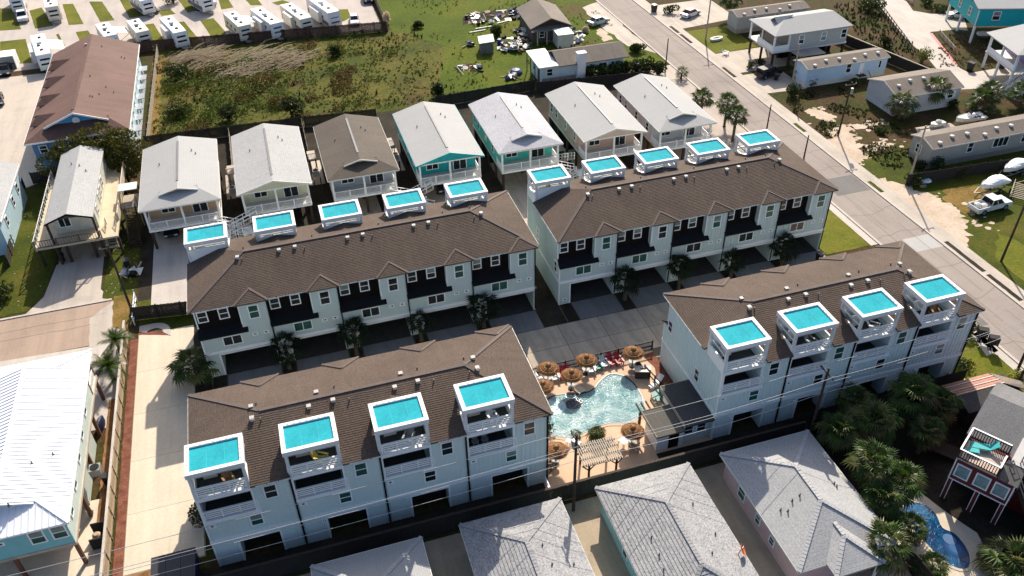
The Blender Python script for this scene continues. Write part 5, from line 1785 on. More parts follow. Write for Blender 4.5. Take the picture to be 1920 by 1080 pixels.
def adirondack(mat):
    def f(k):
        m = MB()
        if k == 'seat':
            for i in range(5):
                m.slab([(-.28, -.42+i*.16, .38-i*.03), (.28, -.42+i*.16, .38-i*.03), (.28, -.28+i*.16, .36-i*.03), (-.28, -.28+i*.16, .36-i*.03)], .03)
        elif k == 'backrest':
            for i in range(5):
                x = -.27+i*.11
                m.slab([(x, .36, .26), (x+.1, .36, .26), (x+.1+(i-2)*.02, .78, 1.08-.03*(i-2)**2), (x+(i-2)*.02, .78, 1.08-.03*(i-2)**2)], .03)
        elif k == 'armrest':
            m.box(-.44, -.5, .56, -.28, .45, .6); m.box(.28, -.5, .56, .44, .45, .6)
        else:
            for x in (-.4, .32):
                m.box(x, -.45, 0, x+.08, -.37, .56)
                m.slab([(x, .5, .02), (x+.08, .5, .02), (x+.08, -.3, .34), (x, -.3, .34)], .1)
        return m.mesh(k, mat)
    return {k: f(k) for k in ('seat', 'backrest', 'armrest', 'leg')}
REDP = paint('red_plastic', (.42, .012, .03), .45)
TEALP = paint('teal_plastic', (.01, .22, .21), .45)
WHP = paint('white_plastic', (.75, .75, .76), .45)
ADK = {'red': adirondack(REDP), 'teal': adirondack(TEALP), 'white': adirondack(WHP)}
for i, (px, py, c, lab) in enumerate(((1040, 706, 'white', 'white slatted chair in front of the leftmost fence side umbrella'), (1055, 703, 'red', 'red slatted chair beside the umbrella closest to the pool step'),
        (1013, 704, 'white', 'white slatted chair tucked against the block corner'), (1066, 700, 'red', 'red slatted chair almost hidden under the umbrella by the pool step'),
        (1108, 692, 'white', 'white slatted chair at the left end of the mixed chair row'), (1121, 686, 'teal', 'teal slatted chair between two white ones'),
        (1134, 681, 'white', 'white slatted chair between the teal and the red chairs'), (1147, 678, 'red', 'red slatted chair next to a white one in the long row'), (1160, 676, 'red', 'red slatted chair at the right end of the long row'))):
    x, y = g(px, py, .4)
    t = thing('slatted_chair', lab, 'chair', (x, y, .03), R.uniform(-.2, .2), 'slatted chairs along the pool fence')
    for k, me in ADK[c].items():
        put(k, me, t)
def lounge(px, py, mat, lab, rz):
    x, y = g(px, py, .3)
    t = thing('sun_lounger', lab, 'lounger', (x, y, .03), rz)
    m = MB()
    for i in range(8):
        m.box(-.3, -.9+i*.16, .32, .3, -.78+i*.16, .36)
    m.build('seat', mat, t)
    MB().slab([(-.3, .4, .36), (.3, .4, .36), (.3, .95, .8), (-.3, .95, .8)], .05).build('backrest', mat, t)
    for xx in (-.28, .22):
        for yy in (-.8, .3):
            MB().box(xx, yy, 0, xx+.06, yy+.06, .32).build('leg', mat, t)
lounge(1230, 718, WHP, 'white lounger by the end wall of the right block', rad(-60))
lounge(1236, 735, TEALP, 'teal lounger against the cabana roof edge', rad(-75))
lounge(1241, 745, TEALP, 'second teal lounger deeper in the corner beside the cabana', rad(-75))
# bar cart, pergola, small furniture
x, y = g(1204, 706, 0)
t = thing('bar_cart', 'dark pool bar cart with sink top beside the last umbrella', 'cart', (x, y, .03), rad(-20))
MB().box(-.75, -.4, .05, .75, .4, 1.0).build('cabinet', WOODD, t)
m = MB(); m.box(-.82, -.46, 1.0, .82, -.14, 1.06); m.box(-.82, .14, 1.0, .82, .46, 1.06); m.box(-.82, -.139, 1.0, -.25, .139, 1.06); m.box(.3, -.139, 1.0, .82, .139, 1.06)
m.build('worktop', paint('pale_worktop', (.66, .6, .52)), t)
MB().box(-.25, -.139, .9, .3, .139, .94).build('sink', STEEL, t)
x, y = g(1196, 697, 0)
t = thing('serving_stand', 'narrow dark stand with white side beside the bar cart', 'stand', (x, y, .03))
MB().box(-.22, -.35, 0, .22, .35, 1.05).build('body', WOODD, t); MB().box(.221, -.36, 0, .26, .36, 1.08).build('side_panel', WHITE, t)
def pergola():
    t = thing('pergola', 'weathered slatted pergola beside the tall pole at the pool garden fence', 'pergola', (21.4, 46.4, .03), rad(-1))
    sm = MB().box(-.05, -1.35, 0, .05, 1.35, .09).mesh('slat', WOODL)
    for k in range(18):
        put('slat', sm, t, (-1.75+k*.205, (k % 5)*.012, 2.3+(k % 3)*.008), rad((k*37 % 5)-2)*.3)
    bm = MB().box(-1.95, -.06, 2.14, 1.95, .06, 2.29).mesh('beam', WOOD)
    for yy in (-1.1, -.35, .4, 1.1):
        put('beam', bm, t, (0, yy, 0))
    pm = MB()
    pm.box(-.08, -.08, 0, .08, .08, 2.13); pm.beam((0, 0, 1.5), (.55, 0, 2.12), .08); pm.beam((0, 0, 1.5), (-.55, 0, 2.12), .08)
    pm = pm.mesh('post', WOODD)
    for xx in (-1.3, 1.3):
        for yy in (-1.1, 1.1):
            put('post', pm, t, (xx, yy, 0))
pergola()
def adk_table(px, py, lab, mat, w=.5, h=.45):
    x, y = g(px, py, h)
    t = thing('side_table', lab, 'table', (x, y, .03), R.uniform(0, 1))
    MB().box(-w/2, -w/2, h-.05, w/2, w/2, h).build('tabletop', mat, t)
    for a in (-1, 1):
        for b in (-1, 1):
            MB().box(a*(w/2-.05)-.03, b*(w/2-.05)-.03, 0, a*(w/2-.05)+.03, b*(w/2-.05)+.03, h-.05).build('leg', mat, t)
adk_table(1087, 730, 'pale square table in the umbrella shade at the pool edge', CONCL, .9, .3)
adk_table(1066, 826, 'white cube table by the tall pole near the pool', WHP, .45, .5)
adk_table(1085, 829, 'white low table just right of the tall pole', WHP, .4, .4)
adk_table(1170, 826, 'white folding table beside the cabana umbrella', WHP, .8, .7)
for px, py, lab, mt, rz in ((1024, 866, 'wooden deck chair beside the lower left umbrella', WOOD, 1.2), (1032, 872, 'second wooden deck chair facing the pool by the lower left umbrella', WOOD, 2.0), (1190, 838, 'tan deck chair standing upright beside the cabana', WOODL, 2.6)):
    x, y = g(px, py, .4)
    t = thing('deck_chair', lab, 'chair', (x, y, .03), rz)
    for k, me in shared('wadk'+mt.name, lambda: adirondack(mt)).items():
        put(k, me, t)

# right hand garden pool
RP = smooth_loop([(45.3, 34.6), (46.6, 34.1), (47.0, 32.9), (46.6, 31.5), (47.2, 30.6), (47.0, 28.9), (46.0, 27.7), (45.0, 28.0), (44.4, 29.5), (44.3, 31.6), (44.5, 33.6)])
sheet('pool_surround', [(43.4, 35.0), (47.2, 36.2), (47.9, 33.1), (49.0, 30.2), (48.2, 27.6), (47.2, 24), (41.8, 26), (42.8, 30.5)], .03, CONCL, .08, .8, 3)
gp = thing('garden_pool', 'deep blue kidney pool with curved steps among palms, lower right', 'swimming pool', (0, 0, 0))
MB().prism(RP, -.1, .045).build('water', water_mat('blue_pool_water', (.001, .018, .07), (.005, .08, .18), 2.0, .35, .1), gp)
ring('coping', RP, offset_loop(RP, .25), 0, .07, CONCL, gp)
for k, (r, c) in enumerate(((1.05, (.015, .05, .14)), (.9, (.02, .07, .18)), (.72, (.03, .09, .22)), (.55, (.05, .13, .28)))):
    q = [(46.25+r*.8*math.cos(a), 29.5+r*1.0*math.sin(a)) for a in [2*PI*i/20 for i in range(20)]]
    MB().prism(q, 0, .05+.008*k).build('step', paint('pool_step_%d' % k, c, .2), gp)
q = [(46.35+.5*math.cos(a), 30.35+.55*math.sin(a)) for a in [2*PI*i/20 for i in range(20)]]
MB().prism(q, 0, .085).build('shelf', paint('pool_shelf', (.10, .17, .30), .2), gp)
# small pool behind the peach house
rp = thing('plunge_pool', 'small turquoise plunge pool behind the mint stilt house', 'swimming pool', (38.0, 111.0, 0))
MB().box(-1.4, -1.6, 0, 1.4, 1.6, .05).build('water', paint('plunge_water', (.02, .38, .48), .1), rp)
ring('coping', [(-1.4, -1.6), (1.4, -1.6), (1.4, 1.6), (-1.4, 1.6)], [(-1.8, -2), (1.8, -2), (1.8, 2), (-1.8, 2)], 0, .08, CONCW, rp)

# ---------------------------------------------------------------- vehicles
def paintc(n, c):
    return paint(n, c, .3, .06, 1.0, .6)
CARGLASS = glass_mat('car_glass', (.012, .015, .018), .06)
LAMP = paint('lamp_glass', (.7, .7, .68), .2)
TAIL = paint('tail_red', (.35, .01, .01), .3)
def body_ext(prof, hw, inset=.1):
    """side profile (x, z) swept across the width, shoulders pulled in at the top"""
    zs = [p[1] for p in prof]; z0, z1 = min(zs), max(zs)
    def wy(z): return hw-inset*max(0, (z-z0)/(z1-z0)-.45)*1.6
    m = MB()
    Lf = [(x, -wy(z), z) for x, z in prof]; Rt = [(x, wy(z), z) for x, z in prof]
    m.face(Lf); m.face(Rt[::-1])
    n = len(prof)
    for i in range(n):
        j = (i+1) % n
        m.face([Lf[j], Lf[i], Rt[i], Rt[j]])
    return m
def cabin(x0, x1, X0, X1, z0, z1, hw, hw1, glass, col, t):
    m = MB()
    A = [(x0, -hw, z0), (x1, -hw, z0), (x1, hw, z0), (x0, hw, z0)]
    B = [(X0, -hw1, z1), (X1, -hw1, z1), (X1, hw1, z1), (X0, hw1, z1)]
    for i in range(4):
        j = (i+1) % 4
        m.face([A[i], A[j], B[j], B[i]])
    m.face(B)
    m.build('window', glass, t)
    m = MB(); m.box(X0-.05, -hw1-.02, z1, X1+.05, hw1+.02, z1+.06)
    for i in range(4):
        m.beam(A[i], B[i], .09)
    for sgn, ya, yb in ((-1, -hw, -hw1), (1, hw, hw1)):
        m.beam(((x0+x1)/2, ya, z0), ((X0+X1)/2, yb, z1), .1)
    m.build('roof', col, t)
def wheels(t, xs, hw, r=.34):
    for x in xs:
        for y in (-hw+.06, hw-.06):
            put('wheel', wheel_mesh(r, .22), t, (x, y, r), 0)
def car(kind, col, label, x, y, rz, cat=None):
    t = thing({'sedan': 'parked_car', 'suv': 'parked_suv', 'pickup': 'pickup_truck'}[kind], label, cat or {'sedan': 'car', 'suv': 'suv', 'pickup': 'pickup truck'}[kind], (x, y, .02), rz)
    if kind == 'sedan':
        body_ext([(-2.25, .3), (2.2, .3), (2.3, .55), (2.15, .72), (1.1, .92), (-1.55, .95), (-2.2, .9), (-2.3, .6)], .88).build('body', col, t)
        cabin(-1.7, 1.15, -1.0, .45, .93, 1.42, .78, .62, CARGLASS, col, t); wheels(t, (-1.4, 1.4), .88)
        L, zh = 2.2, .62
    elif kind == 'suv':
        body_ext([(-2.3, .38), (2.25, .38), (2.35, .7), (2.2, .95), (1.25, 1.08), (-2.25, 1.1), (-2.35, .7)], .95).build('body', col, t)
        cabin(-2.2, 1.3, -2.0, .55, 1.08, 1.75, .86, .74, CARGLASS, col, t); wheels(t, (-1.45, 1.45), .95, .38)
        L, zh = 2.25, .78
    else:
        body_ext([(-2.85, .45), (2.75, .45), (2.85, .75), (2.7, 1.0), (1.3, 1.12), (-.75, 1.12), (-.8, .62), (-2.85, .62)], .98, .06).build('body', col, t)
        cabin(-.75, 1.35, -.55, .7, 1.1, 1.78, .88, .76, CARGLASS, col, t)
        m = MB(); m.box(-2.86, -.97, .63, -.81, -.87, 1.12); m.box(-2.86, .87, .63, -.81, .97, 1.12); m.box(-2.9, -.86, .63, -2.8, .86, 1.1); m.build('cargo_bed', col, t)
        wheels(t, (-1.8, 1.75), .98, .4)
        L, zh = 2.72, .85
    for y in (-.62, .62):
        MB().box(L, y-.2, zh-.08, L+.1, y+.2, zh+.08).build('headlight', LAMP, t)
        MB().box(-L-.12, y-.18, zh-.04, -L-.02, y+.18, zh+.14).build('tail_light', TAIL, t)
    MB().box(-L-.16, -.75, .42, -L+.05, .75, .56).build('rear_bumper', STEEL if kind == 'pickup' else col, t)
    return t
SILV = paintc('silver_paint', (.62, .64, .66)); BLKP = paintc('black_paint', (.012, .013, .016)); WHCP = paintc('white_car_paint', (.72, .73, .75)); GRNP = paintc('pale_green_paint', (.40, .48, .43)); REDC = paintc('red_car_paint', (.45, .03, .06))
x, y = g(1853, 392)
pk = car('pickup', SILV, 'silver pickup truck with white sacks in its bed, on the grass beside covered boats', x, y, rad(4))
for i, (dx, dy) in enumerate(((-1.9, .3), (-1.35, -.25))):
    s = thing('sack', ('white sack nearest the tailgate in the pickup bed', 'white sack just behind the cab in the pickup bed')[i], 'sack', (x+dx*math.cos(rad(4))-dy*math.sin(rad(4)), y+dx*math.sin(rad(4))+dy*math.cos(rad(4)), .66), i*.7)
    MB().lathe(0, 0, [(.3, 0), (.45, .2), (.4, .5), (.15, .62)], 9).build('bag', WHITE2, s, smooth=True)
car('sedan', GRNP, 'pale green sedan on the grass beside the derelict house', *g(1121, 45), rad(20))
t = car('sedan', WHCP, 'white car with a red roof parked in shade across the street', *g(1294, 30), rad(25))
[setattr(c, 'data', c.data.copy()) or c.data.materials.__setitem__(0, REDC) for c in t.children if c.name.startswith('roof')]
car('suv', BLKP, 'black suv parked on the concrete drive before the grey stilt house', *g(1440, 143), rad(12))
car('sedan', WHCP, 'white sedan parked nose to the brown fence, right of the motorhomes', *g(665, 42), rad(-95))
car('suv', BLKP, 'dark suv cut by the top edge near the fence corner', *g(690, 2), rad(-93))
car('sedan', BLKP, 'black car with white bonnet beside the park lawn near a caravan', *g(283, 22), rad(-60))
car('suv', SILV, 'silver van nosing out under a dark awning at the top edge', *g(390, 9), rad(-62))
car('sedan', BLKP, 'black car under the white open shelter at the left edge', *g(12, 136), rad(-85))
car('sedan', BLKP, 'dark car cut by the left edge on the beige paved yard', *g(-3, 192), rad(-80))
car('sedan', SILV, 'silver car nosing from under the teal raised house', *g(1797, 33), rad(150))
car('sedan', BLKP, 'black car in shade under the leftmost stilt house', *g(323, 432), rad(-90))
car('suv', BLKP, 'dark suv parked in shade under the teal gabled stilt house', *g(828, 352), rad(-90))
# open shelter at the left edge
x, y = g(18, 128)
t = thing('carport', 'white open shelter over a black car at the left edge', 'carport', (x-.6, y, 0))
MB().box(-3.0, -.6, 2.3, 2.0, 2.6, 2.42).build('roof', WHITE, t); MB().box(1.9, -.6, 0, 2.0, 2.6, 2.3).build('side_wall', WHITE, t); MB().box(-3, 2.5, 0, 1.9, 2.6, 2.3).build('back_wall', WHITE2, t)
MB().box(-3.0, -.55, 0, -2.9, -.45, 2.3).build('post', WHITE, t)

# caravans and motorhomes
RVW = paint('rv_white', (.74, .74, .72), .4, .06); RVC = paint('rv_cream', (.66, .62, .52), .4, .06); RVG = paint('rv_grey_graphics', (.10, .11, .14), .4, .1); AWN = paint('pale_awning', (.55, .60, .56), .7, .1)
def rv(label, x, y, rz, L=9.5, Wd=2.5, H=3.3, col=None, slide=0, awning=0, dark=False, nose=True, cat='caravan', winc=True):
    col = col or RVW
    t = thing('caravan', label, cat, (x, y, 0), rz, 'caravans and motorhomes in the park')
    h = Wd/2
    prof = [(-L/2, .55), (L/2-.2, .55), (L/2, 1.1), (L/2-.05, 2.1), (L/2-.55, H-.08), (L/2-1.0, H), (-L/2+.15, H), (-L/2, H-.25)]
    body_ext(prof, h, .04).build('body', [col], t)
    MB().box(-L/2+.1, -h+.08, H, L/2-1.1, h-.08, H+.03).build('roof', WHITE, t)
    v = shared('rvhatch', lambda: MB().box(-.3, -.24, 0, .3, .24, .14).mesh('roof_hatch', BLACKM))
    ac = shared('rvac', lambda: MB().box(-.45, -.35, 0, .45, .35, .28).mesh('roof_aircon', WHITE2))
    put('roof_hatch', v, t, (-L*.32, .2, H+.03)); put('roof_hatch', v, t, (L*.05, -.3, H+.03)); put('roof_hatch', v, t, (L*.26, 0, H+.03)); put('roof_aircon', ac, t, (-L*.08, 0, H+.03))
    m = MB(); m.slab([(L/2+.02, -.85, 1.5), (L/2+.02, .85, 1.5), (L/2-.2, .8, 2.55), (L/2-.2, -.8, 2.55)], -.05); m.build('front_window', BLACKM if winc else RVG, t)
    m = MB()
    for sg in (-1, 1):
        yy = sg*(h+.012)
        for k, xx in enumerate((-L*.3, -L*.05, L*.2)):
            m.box(xx-.45, min(yy, yy-sg*.02), 1.7, xx+.45, max(yy, yy-sg*.02), 2.3)
    m.build('side_window', PANE, t)
    m = MB()
    for sg in (-1, 1):
        yy = sg*(h+.008)
        m.box(-L/2+.3, min(yy, yy-sg*.01), .95 if not dark else .7, L/2-.6, max(yy, yy-sg*.01), 1.25 if not dark else 1.6)
    m.build('side_stripe', RVG, t)
    for xx in (-.5, .45):
        for yy in (-h+.1, h-.1):
            put('wheel', wheel_mesh(.36, .22), t, (xx, yy, .36))
    m = MB(); m.box(L/2-.1, -.5, .45, L/2+.9, .5, .55); m.box(L/2+.55, -.08, 0, L/2+.7, .08, .45); m.build('hitch', STEEL, t)
    if slide:
        sg = slide
        m = MB(); m.box(-L*.22, sg*h if sg > 0 else -h-.75, .9, L*.18, h+.75 if sg > 0 else -h, 2.95); m.build('slide_out', col, t)
    if awning:
        sg = awning; y0 = sg*(h+.01); y1 = sg*(h+2.5)
        m = MB(); q = [(-L*.28, y0, 2.95), (L*.2, y0, 2.95), (L*.2, y1, 2.35), (-L*.28, y1, 2.35)]
        m.slab(q if sg < 0 else q[::-1], .05)
        m.build('awning', AWN, t)
        m = MB()
        for xx in (-L*.28, L*.2):
            m.beam((xx, y1, 2.35), (xx, y0, 1.0), .06)
        m.build('awning_arm', STEEL, t)
    return t
D0 = rad(-74)
def c_of(pts, z=3.2):
    P_ = [g(*p, z) for p in pts]
    return (sum(p[0] for p in P_)/len(P_), sum(p[1] for p in P_)/len(P_))
rv('white caravan with pale awning nearest the big brown roof, on yellowish lawn', *c_of(((55, 62), (83, 62), (97, 105), (68, 112))), rad(-78), 11.5, slide=-1, awning=1)
rv('white caravan whose end shows behind the brown roof ridge', *c_of(((177, 47), (198, 43), (222, 66), (200, 70))), D0, 8.0, awning=1)
rv('cream caravan standing behind the right end of the brown roof', *c_of(((238, 40), (258, 37), (280, 58), (258, 62))), D0, 8.0, col=RVC)
rv('white caravan with open slide-out between two lawns, left of an empty pad', *c_of(((300, 33), (322, 30), (350, 60), (325, 65))), D0, 10.2, slide=-1)
rv('white caravan with grey awning roll right of an empty pad', *c_of(((418, 25), (440, 22), (474, 47), (446, 52))), D0, 9.3, col=RVC, awning=1)
rv('blue fronted caravan third from the white sedan', *c_of(((468, 20), (495, 12), (530, 42), (505, 48))), rad(-72), 10.8, slide=-1, winc=False)
rv('cream roofed caravan with dark flanks, second from the white sedan', *c_of(((526, 12), (555, 5), (582, 33), (557, 38))), rad(-73), 10.5, col=RVC, dark=True, slide=-1)
rv('tall dark sided caravan with patterned white front, nearest the white sedan', *c_of(((575, 2), (600, -5), (635, 22), (612, 28))), rad(-74), 11.5, dark=True, H=3.6, slide=-1, winc=False)
rv('tan ended caravan between lawns at the top left', *g(94, 2, 3.2), rad(-80), 9.0, col=RVC)
rv('cream caravan behind a white pickup nose at the top left edge', *g(28, -14, 3.2), rad(-82), 9.0, col=RVW)
car('pickup', WHCP, 'white pickup hitched before a caravan at the top left edge', *g(44, 36), rad(-80))
rv('dark sided caravan under the tree shade at the top edge', *g(262, -8, 3.2), rad(-68), 8.0, dark=True)
rv('dark motorhome cut by the top edge right of the tree shade', *g(372, -12, 3.2), rad(-66), 8.0, dark=True, cat='motorhome')

# boats, trailers
def boat(label, x, y, rz, L=4.5, Wd=1.75, cover=True, trailer=True, col=None):
    t = thing('boat', label, 'boat', (x, y, 0), rz)
    z = .75 if trailer else .35
    m = MB(); st_ = [(-L/2, 1.0), (-L*.2, 1.0), (L*.1, .95), (L*.3, .7), (L*.43, .35), (L*.5, .03)]
    rows = [[(x_, -Wd/2*w_, z+.75+max(0, x_)*.06), (x_, -Wd/2*w_*.72, z+.2), (x_, 0, z+max(0, x_)*.1), (x_, Wd/2*w_*.72, z+.2), (x_, Wd/2*w_, z+.75+max(0, x_)*.06)] for x_, w_ in st_]
    for a, b in zip(rows, rows[1:]):
        for i in range(4):
            m.face([a[i], a[i+1], b[i+1], b[i]])
    m.face(rows[0])
    m.build('hull', col or WHITE, t)
    m = MB(); m.face([(r[0][0], r[0][1]*.98, r[0][2]-.12) for r in rows]+[(r[4][0], r[4][1]*.98, r[4][2]-.12) for r in rows[::-1]]); m.build('deck', WHITE2, t)
    if cover:
        m = MB(); n = 9; rows2 = []
        rr = random.Random(int(x*10))
        for i in range(n):
            u = i/(n-1); x_ = -L/2+.1+u*(L*.86); w_ = Wd/2*(1.04 if u < .6 else 1.04-(u-.6)*2.0)
            hh = .62*math.exp(-((u-.42)/.28)**2)+.05
            rows2.append([(x_, w_*math.cos(PI*k/8), z+.76+hh*math.sin(PI*k/8)**.8+rr.uniform(-.05, .05)) for k in range(9)])
        for a, b in zip(rows2, rows2[1:]):
            for i in range(8):
                m.face([a[i], b[i], b[i+1], a[i+1]])
        m.build('cover', WHITE, t)
    else:
        MB().box(-.5, -.35, z+.6, .3, .35, z+1.25).build('console', WHITE, t); MB().slab([(.3, -.4, z+1.2), (.3, .4, z+1.2), (0, .4, z+1.6), (0, -.4, z+1.6)], .04).build('windscreen', PANE, t)
        for xx in (-1.5, -.9):
            MB().box(xx, -.6, z+.6, xx+.4, .6, z+.95).build('seat', paint('navy_seat', (.05, .06, .10)), t)
        MB().box(-L/2-.4, -.2, z+.1, -L/2, .2, z+1.2).build('outboard_motor', BLACKM, t)
    if trailer:
        m = MB()
        for yy in (-.7, .7):
            m.box(-L/2+.2, yy-.05, .5, L/2-.6, yy+.05, .6)
        m.beam((L/2-.6, -.7, .55), (L/2+.9, 0, .5), .09); m.beam((L/2-.6, .7, .55), (L/2+.9, 0, .5), .09)
        for xx in (-1.6, 0, 1.3):
            m.box(xx-.05, -.69, .6, xx+.05, .69, .74)
        m.build('trailer_frame', STEEL, t)
        for yy in (-.95, .95):
            put('wheel', wheel_mesh(.32, .2), t, (-.6, yy, .32))
boat('boat on a trailer under a white cover, just beyond the silver pickup', *g(1857, 358), rad(186))
boat('boat on a trailer under a lumpy white cover, cut by the right edge', *g(1898, 326), rad(190))
boat('open white motorboat beside the concrete slab behind the taupe mobile home', *g(1815, 230), rad(176), 4.8, 1.9, False, False)
x, y = g(1755, 238)
t = thing('personal_watercraft', 'small watercraft under a pale cover left of the open motorboat', 'watercraft', (x, y, 0), rad(185))
MB().prism([(-1.3, -.5), (.7, -.5), (1.3, 0), (.7, .5), (-1.3, .5)], .3, .75).build('hull', WHITE2, t)
MB().lathe(-.2, 0, [(.5, .75), (.4, 1.0), (.15, 1.15)], 9).build('cover', paint('pale_cover', (.6, .62, .55)), t); MB().box(-1, -.3, 0, 1, .3, .3).build('stand', STEEL, t)
x, y = g(1911, 366)
t = thing('utility_trailer', 'empty open frame utility trailer at the right edge beside the pickup', 'trailer', (x, y, 0), rad(40))
m = MB()
for k in range(9):
    m.box(-2.0+k*.5, -1.0, .55, -1.85+k*.5, 1.0, .6)
m.box(-2.1, -1.08, .45, 2.3, -1.0, .62); m.box(-2.1, 1.0, .45, 2.3, 1.08, .62); m.build('bed_slats', WOODL, t)
m = MB()
for yy in (-1.04, 1.04):
    m.beam((-2.1, yy, 1.0), (2.3, yy, 1.0), .07)
    for xx in (-2.05, 0, 2.2):
        m.box(xx-.04, yy-.04, .62, xx+.04, yy+.04, 1.0)
m.beam((2.3, -.8, .5), (3.4, 0, .5), .08); m.beam((2.3, .8, .5), (3.4, 0, .5), .08); m.build('side_rail', WOODL, t)
for yy in (-1.2, 1.2):
    put('wheel', wheel_mesh(.34, .2), t, (0, yy, .34))
x, y = g(1733, 346)
t = thing('garden_table', 'round pale blue table standing alone in the fence shade', 'table', (x, y, 0))
MB().lathe(0, 0, [(.75, .66), (.75, .72)], 14).build('tabletop', paint('pale_blue_plastic', (.62, .76, .80)), t); MB().lathe(0, 0, [(.3, 0), (.08, .06), (.08, .66)], 8).build('pedestal', STEEL, t)
x, y = g(1343, 75)
t = thing('dinghy', 'small pale inflatable dinghy on the dark lawn across the street', 'boat', (x, y, 0), rad(12))
m = MB(); n = 16
inn = [(1.0*math.cos(2*PI*k/n), .35*math.sin(2*PI*k/n)) for k in range(n)]; out = [(1.4*math.cos(2*PI*k/n), .65*math.sin(2*PI*k/n)) for k in range(n)]
ring('tube', inn, out, .05, .45, WHITE2, t); MB().prism(inn, .05, .12).build('floor', WOOD, t)
# ---------------------------------------------------------------- palms, trees, shrubs
def fan_frond(seed, L=1.5, blade=1.15, nseg=15, droop=.35):
    rr = random.Random(seed)
    m = MB()
    m.beam((0, 0, 0), (L*.6, 0, .05), .05, .035); m.beam((L*.6, 0, .05), (L, 0, -.02), .04, .03)
    for i in range(nseg):
        a = rad(-118+236*i/(nseg-1))+rr.uniform(-.05, .05)
        r = blade*(.72+.28*math.cos(a*.5))*rr.uniform(.88, 1.08)
        d = Vector((math.cos(a), math.sin(a), 0)); s = Vector((-d.y, d.x, 0))
        o = Vector((L, 0, -.02))
        w = .085
        p1 = o+d*r*.55+Vector((0, 0, .10)); p2 = o+d*r+Vector((0, 0, -droop*rr.uniform(.5, 1.2)))
        m.face([o, p1-s*w, p1+Vector((0, 0, -.05))]); m.face([o, p1+Vector((0, 0, -.05)), p1+s*w])
        m.face([p1-s*w, p2, p1+Vector((0, 0, -.05))]); m.face([p1+Vector((0, 0, -.05)), p2, p1+s*w])
    return m
def feather_frond(seed, L=2.3):
    rr = random.Random(seed); m = MB(); n = 16
    P0 = None
    for i in range(n):
        u = (i+1)/n
        p = Vector((L*u*(1-.12*u), 0, .55*L*u*(.55-u*.75)))
        q = Vector((L*(i/n)*(1-.12*i/n), 0, .55*L*(i/n)*(.55-i/n*.75)))
        m.beam(q, p, .035)
        l = .55*math.sin(PI*min(1, .15+u*.85))+.12
        for sg in (-1, 1):
            tip = p+Vector((.28, sg*l, -.18*rr.uniform(.4, 1.3)))
            m.face([q, p, tip] if sg < 0 else [p, q, tip])
    return m
FF = [[fan_frond(i, 1.35, 1.1).mesh('frond', mt, False) for i in range(4)] for mt in (LEAFP, LEAFY, LEAFD, LEAFSHADE)]
FFS = [[fan_frond(10+i, .9, .85, 9).mesh('frond', mt, False) for i in range(3)] for mt in (LEAFP, LEAFY, LEAFD)]
FE = [[feather_frond(i).mesh('frond', mt, False) for i in range(3)] for mt in (LEAFP, LEAFY, LEAFD)]
def trunk_mesh(h, r):
    def f():
        m = MB(); n = max(3, int(h/.3)); prof = [(r*1.5, 0)]
        for k in range(n):
            z = .15+(h-.15)*k/n
            prof += [(r*(1.12 if k % 2 else 1.0), z), (r*(.98), z+.12)]
        prof.append((r*1.1, h)); m.lathe(0, 0, prof, 8)
        return m.mesh('trunk', TRUNK)
    return shared('trunk%.1f_%.2f' % (h, r), f)
def palm(label, x, y, h, size=1.0, n=24, kind='fan', tone=0, dry=.12, group=None, z=0, r=.17):
    t = thing('palm_tree' if h > .8 else 'palm_shrub', label, 'palm tree' if h > .8 else 'palm', (x, y, z), R.uniform(0, 6.28), group)
    put('trunk', trunk_mesh(h, r), t)
    bank = {'fan': FF, 'small': FFS, 'feather': FE}[kind]
    for k in range(n):
        u = (k+.5)/n
        el = 78-(u**.8)*122+R.uniform(-9, 9)
        if kind == 'feather':
            el = 70-u*95+R.uniform(-8, 8)
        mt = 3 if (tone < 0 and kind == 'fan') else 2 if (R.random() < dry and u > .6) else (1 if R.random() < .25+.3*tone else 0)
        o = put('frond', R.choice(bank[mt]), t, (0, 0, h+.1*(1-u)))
        o.rotation_euler = (R.uniform(-.25, .25), -rad(el), k*2.39996+R.uniform(-.15, .15))
        s = size*R.uniform(.85, 1.12)*(.75+.25*min(1, u*2))
        o.scale = (s, s, s)
    return t

def leafcloud(m, blobs, n, leaf, seed, flat=.0):
    rr = random.Random(seed)
    tot = sum(b[3]*b[4] for b in blobs)
    for cx_, cy_, cz_, rx, rz in blobs:
        k = int(n*rx*rz/tot)
        for _ in range(k):
            while True:
                v = Vector((rr.uniform(-1, 1), rr.uniform(-1, 1), rr.uniform(-1, 1)))
                if .25 < v.length < 1: break
            v = v.normalized()*(v.length**.4)
            if noise.noise(v*2.2+Vector((cx_, cy_, cz_))) < -.22: continue
            p = Vector((cx_+v.x*rx, cy_+v.y*rx, cz_+v.z*rz))
            if p.z < .03: continue
            a = Vector((rr.uniform(-1, 1), rr.uniform(-1, 1), rr.uniform(-.4, 1))).normalized()
            b = a.cross(Vector((rr.uniform(-1, 1), rr.uniform(-1, 1), rr.uniform(-1, 1)))).normalized()
            c = a.cross(b); s = leaf*rr.uniform(.6, 1.4)
            m.face([p-b*s, p+c*s*.5, p+b*s, p-c*s*.5])
    return m
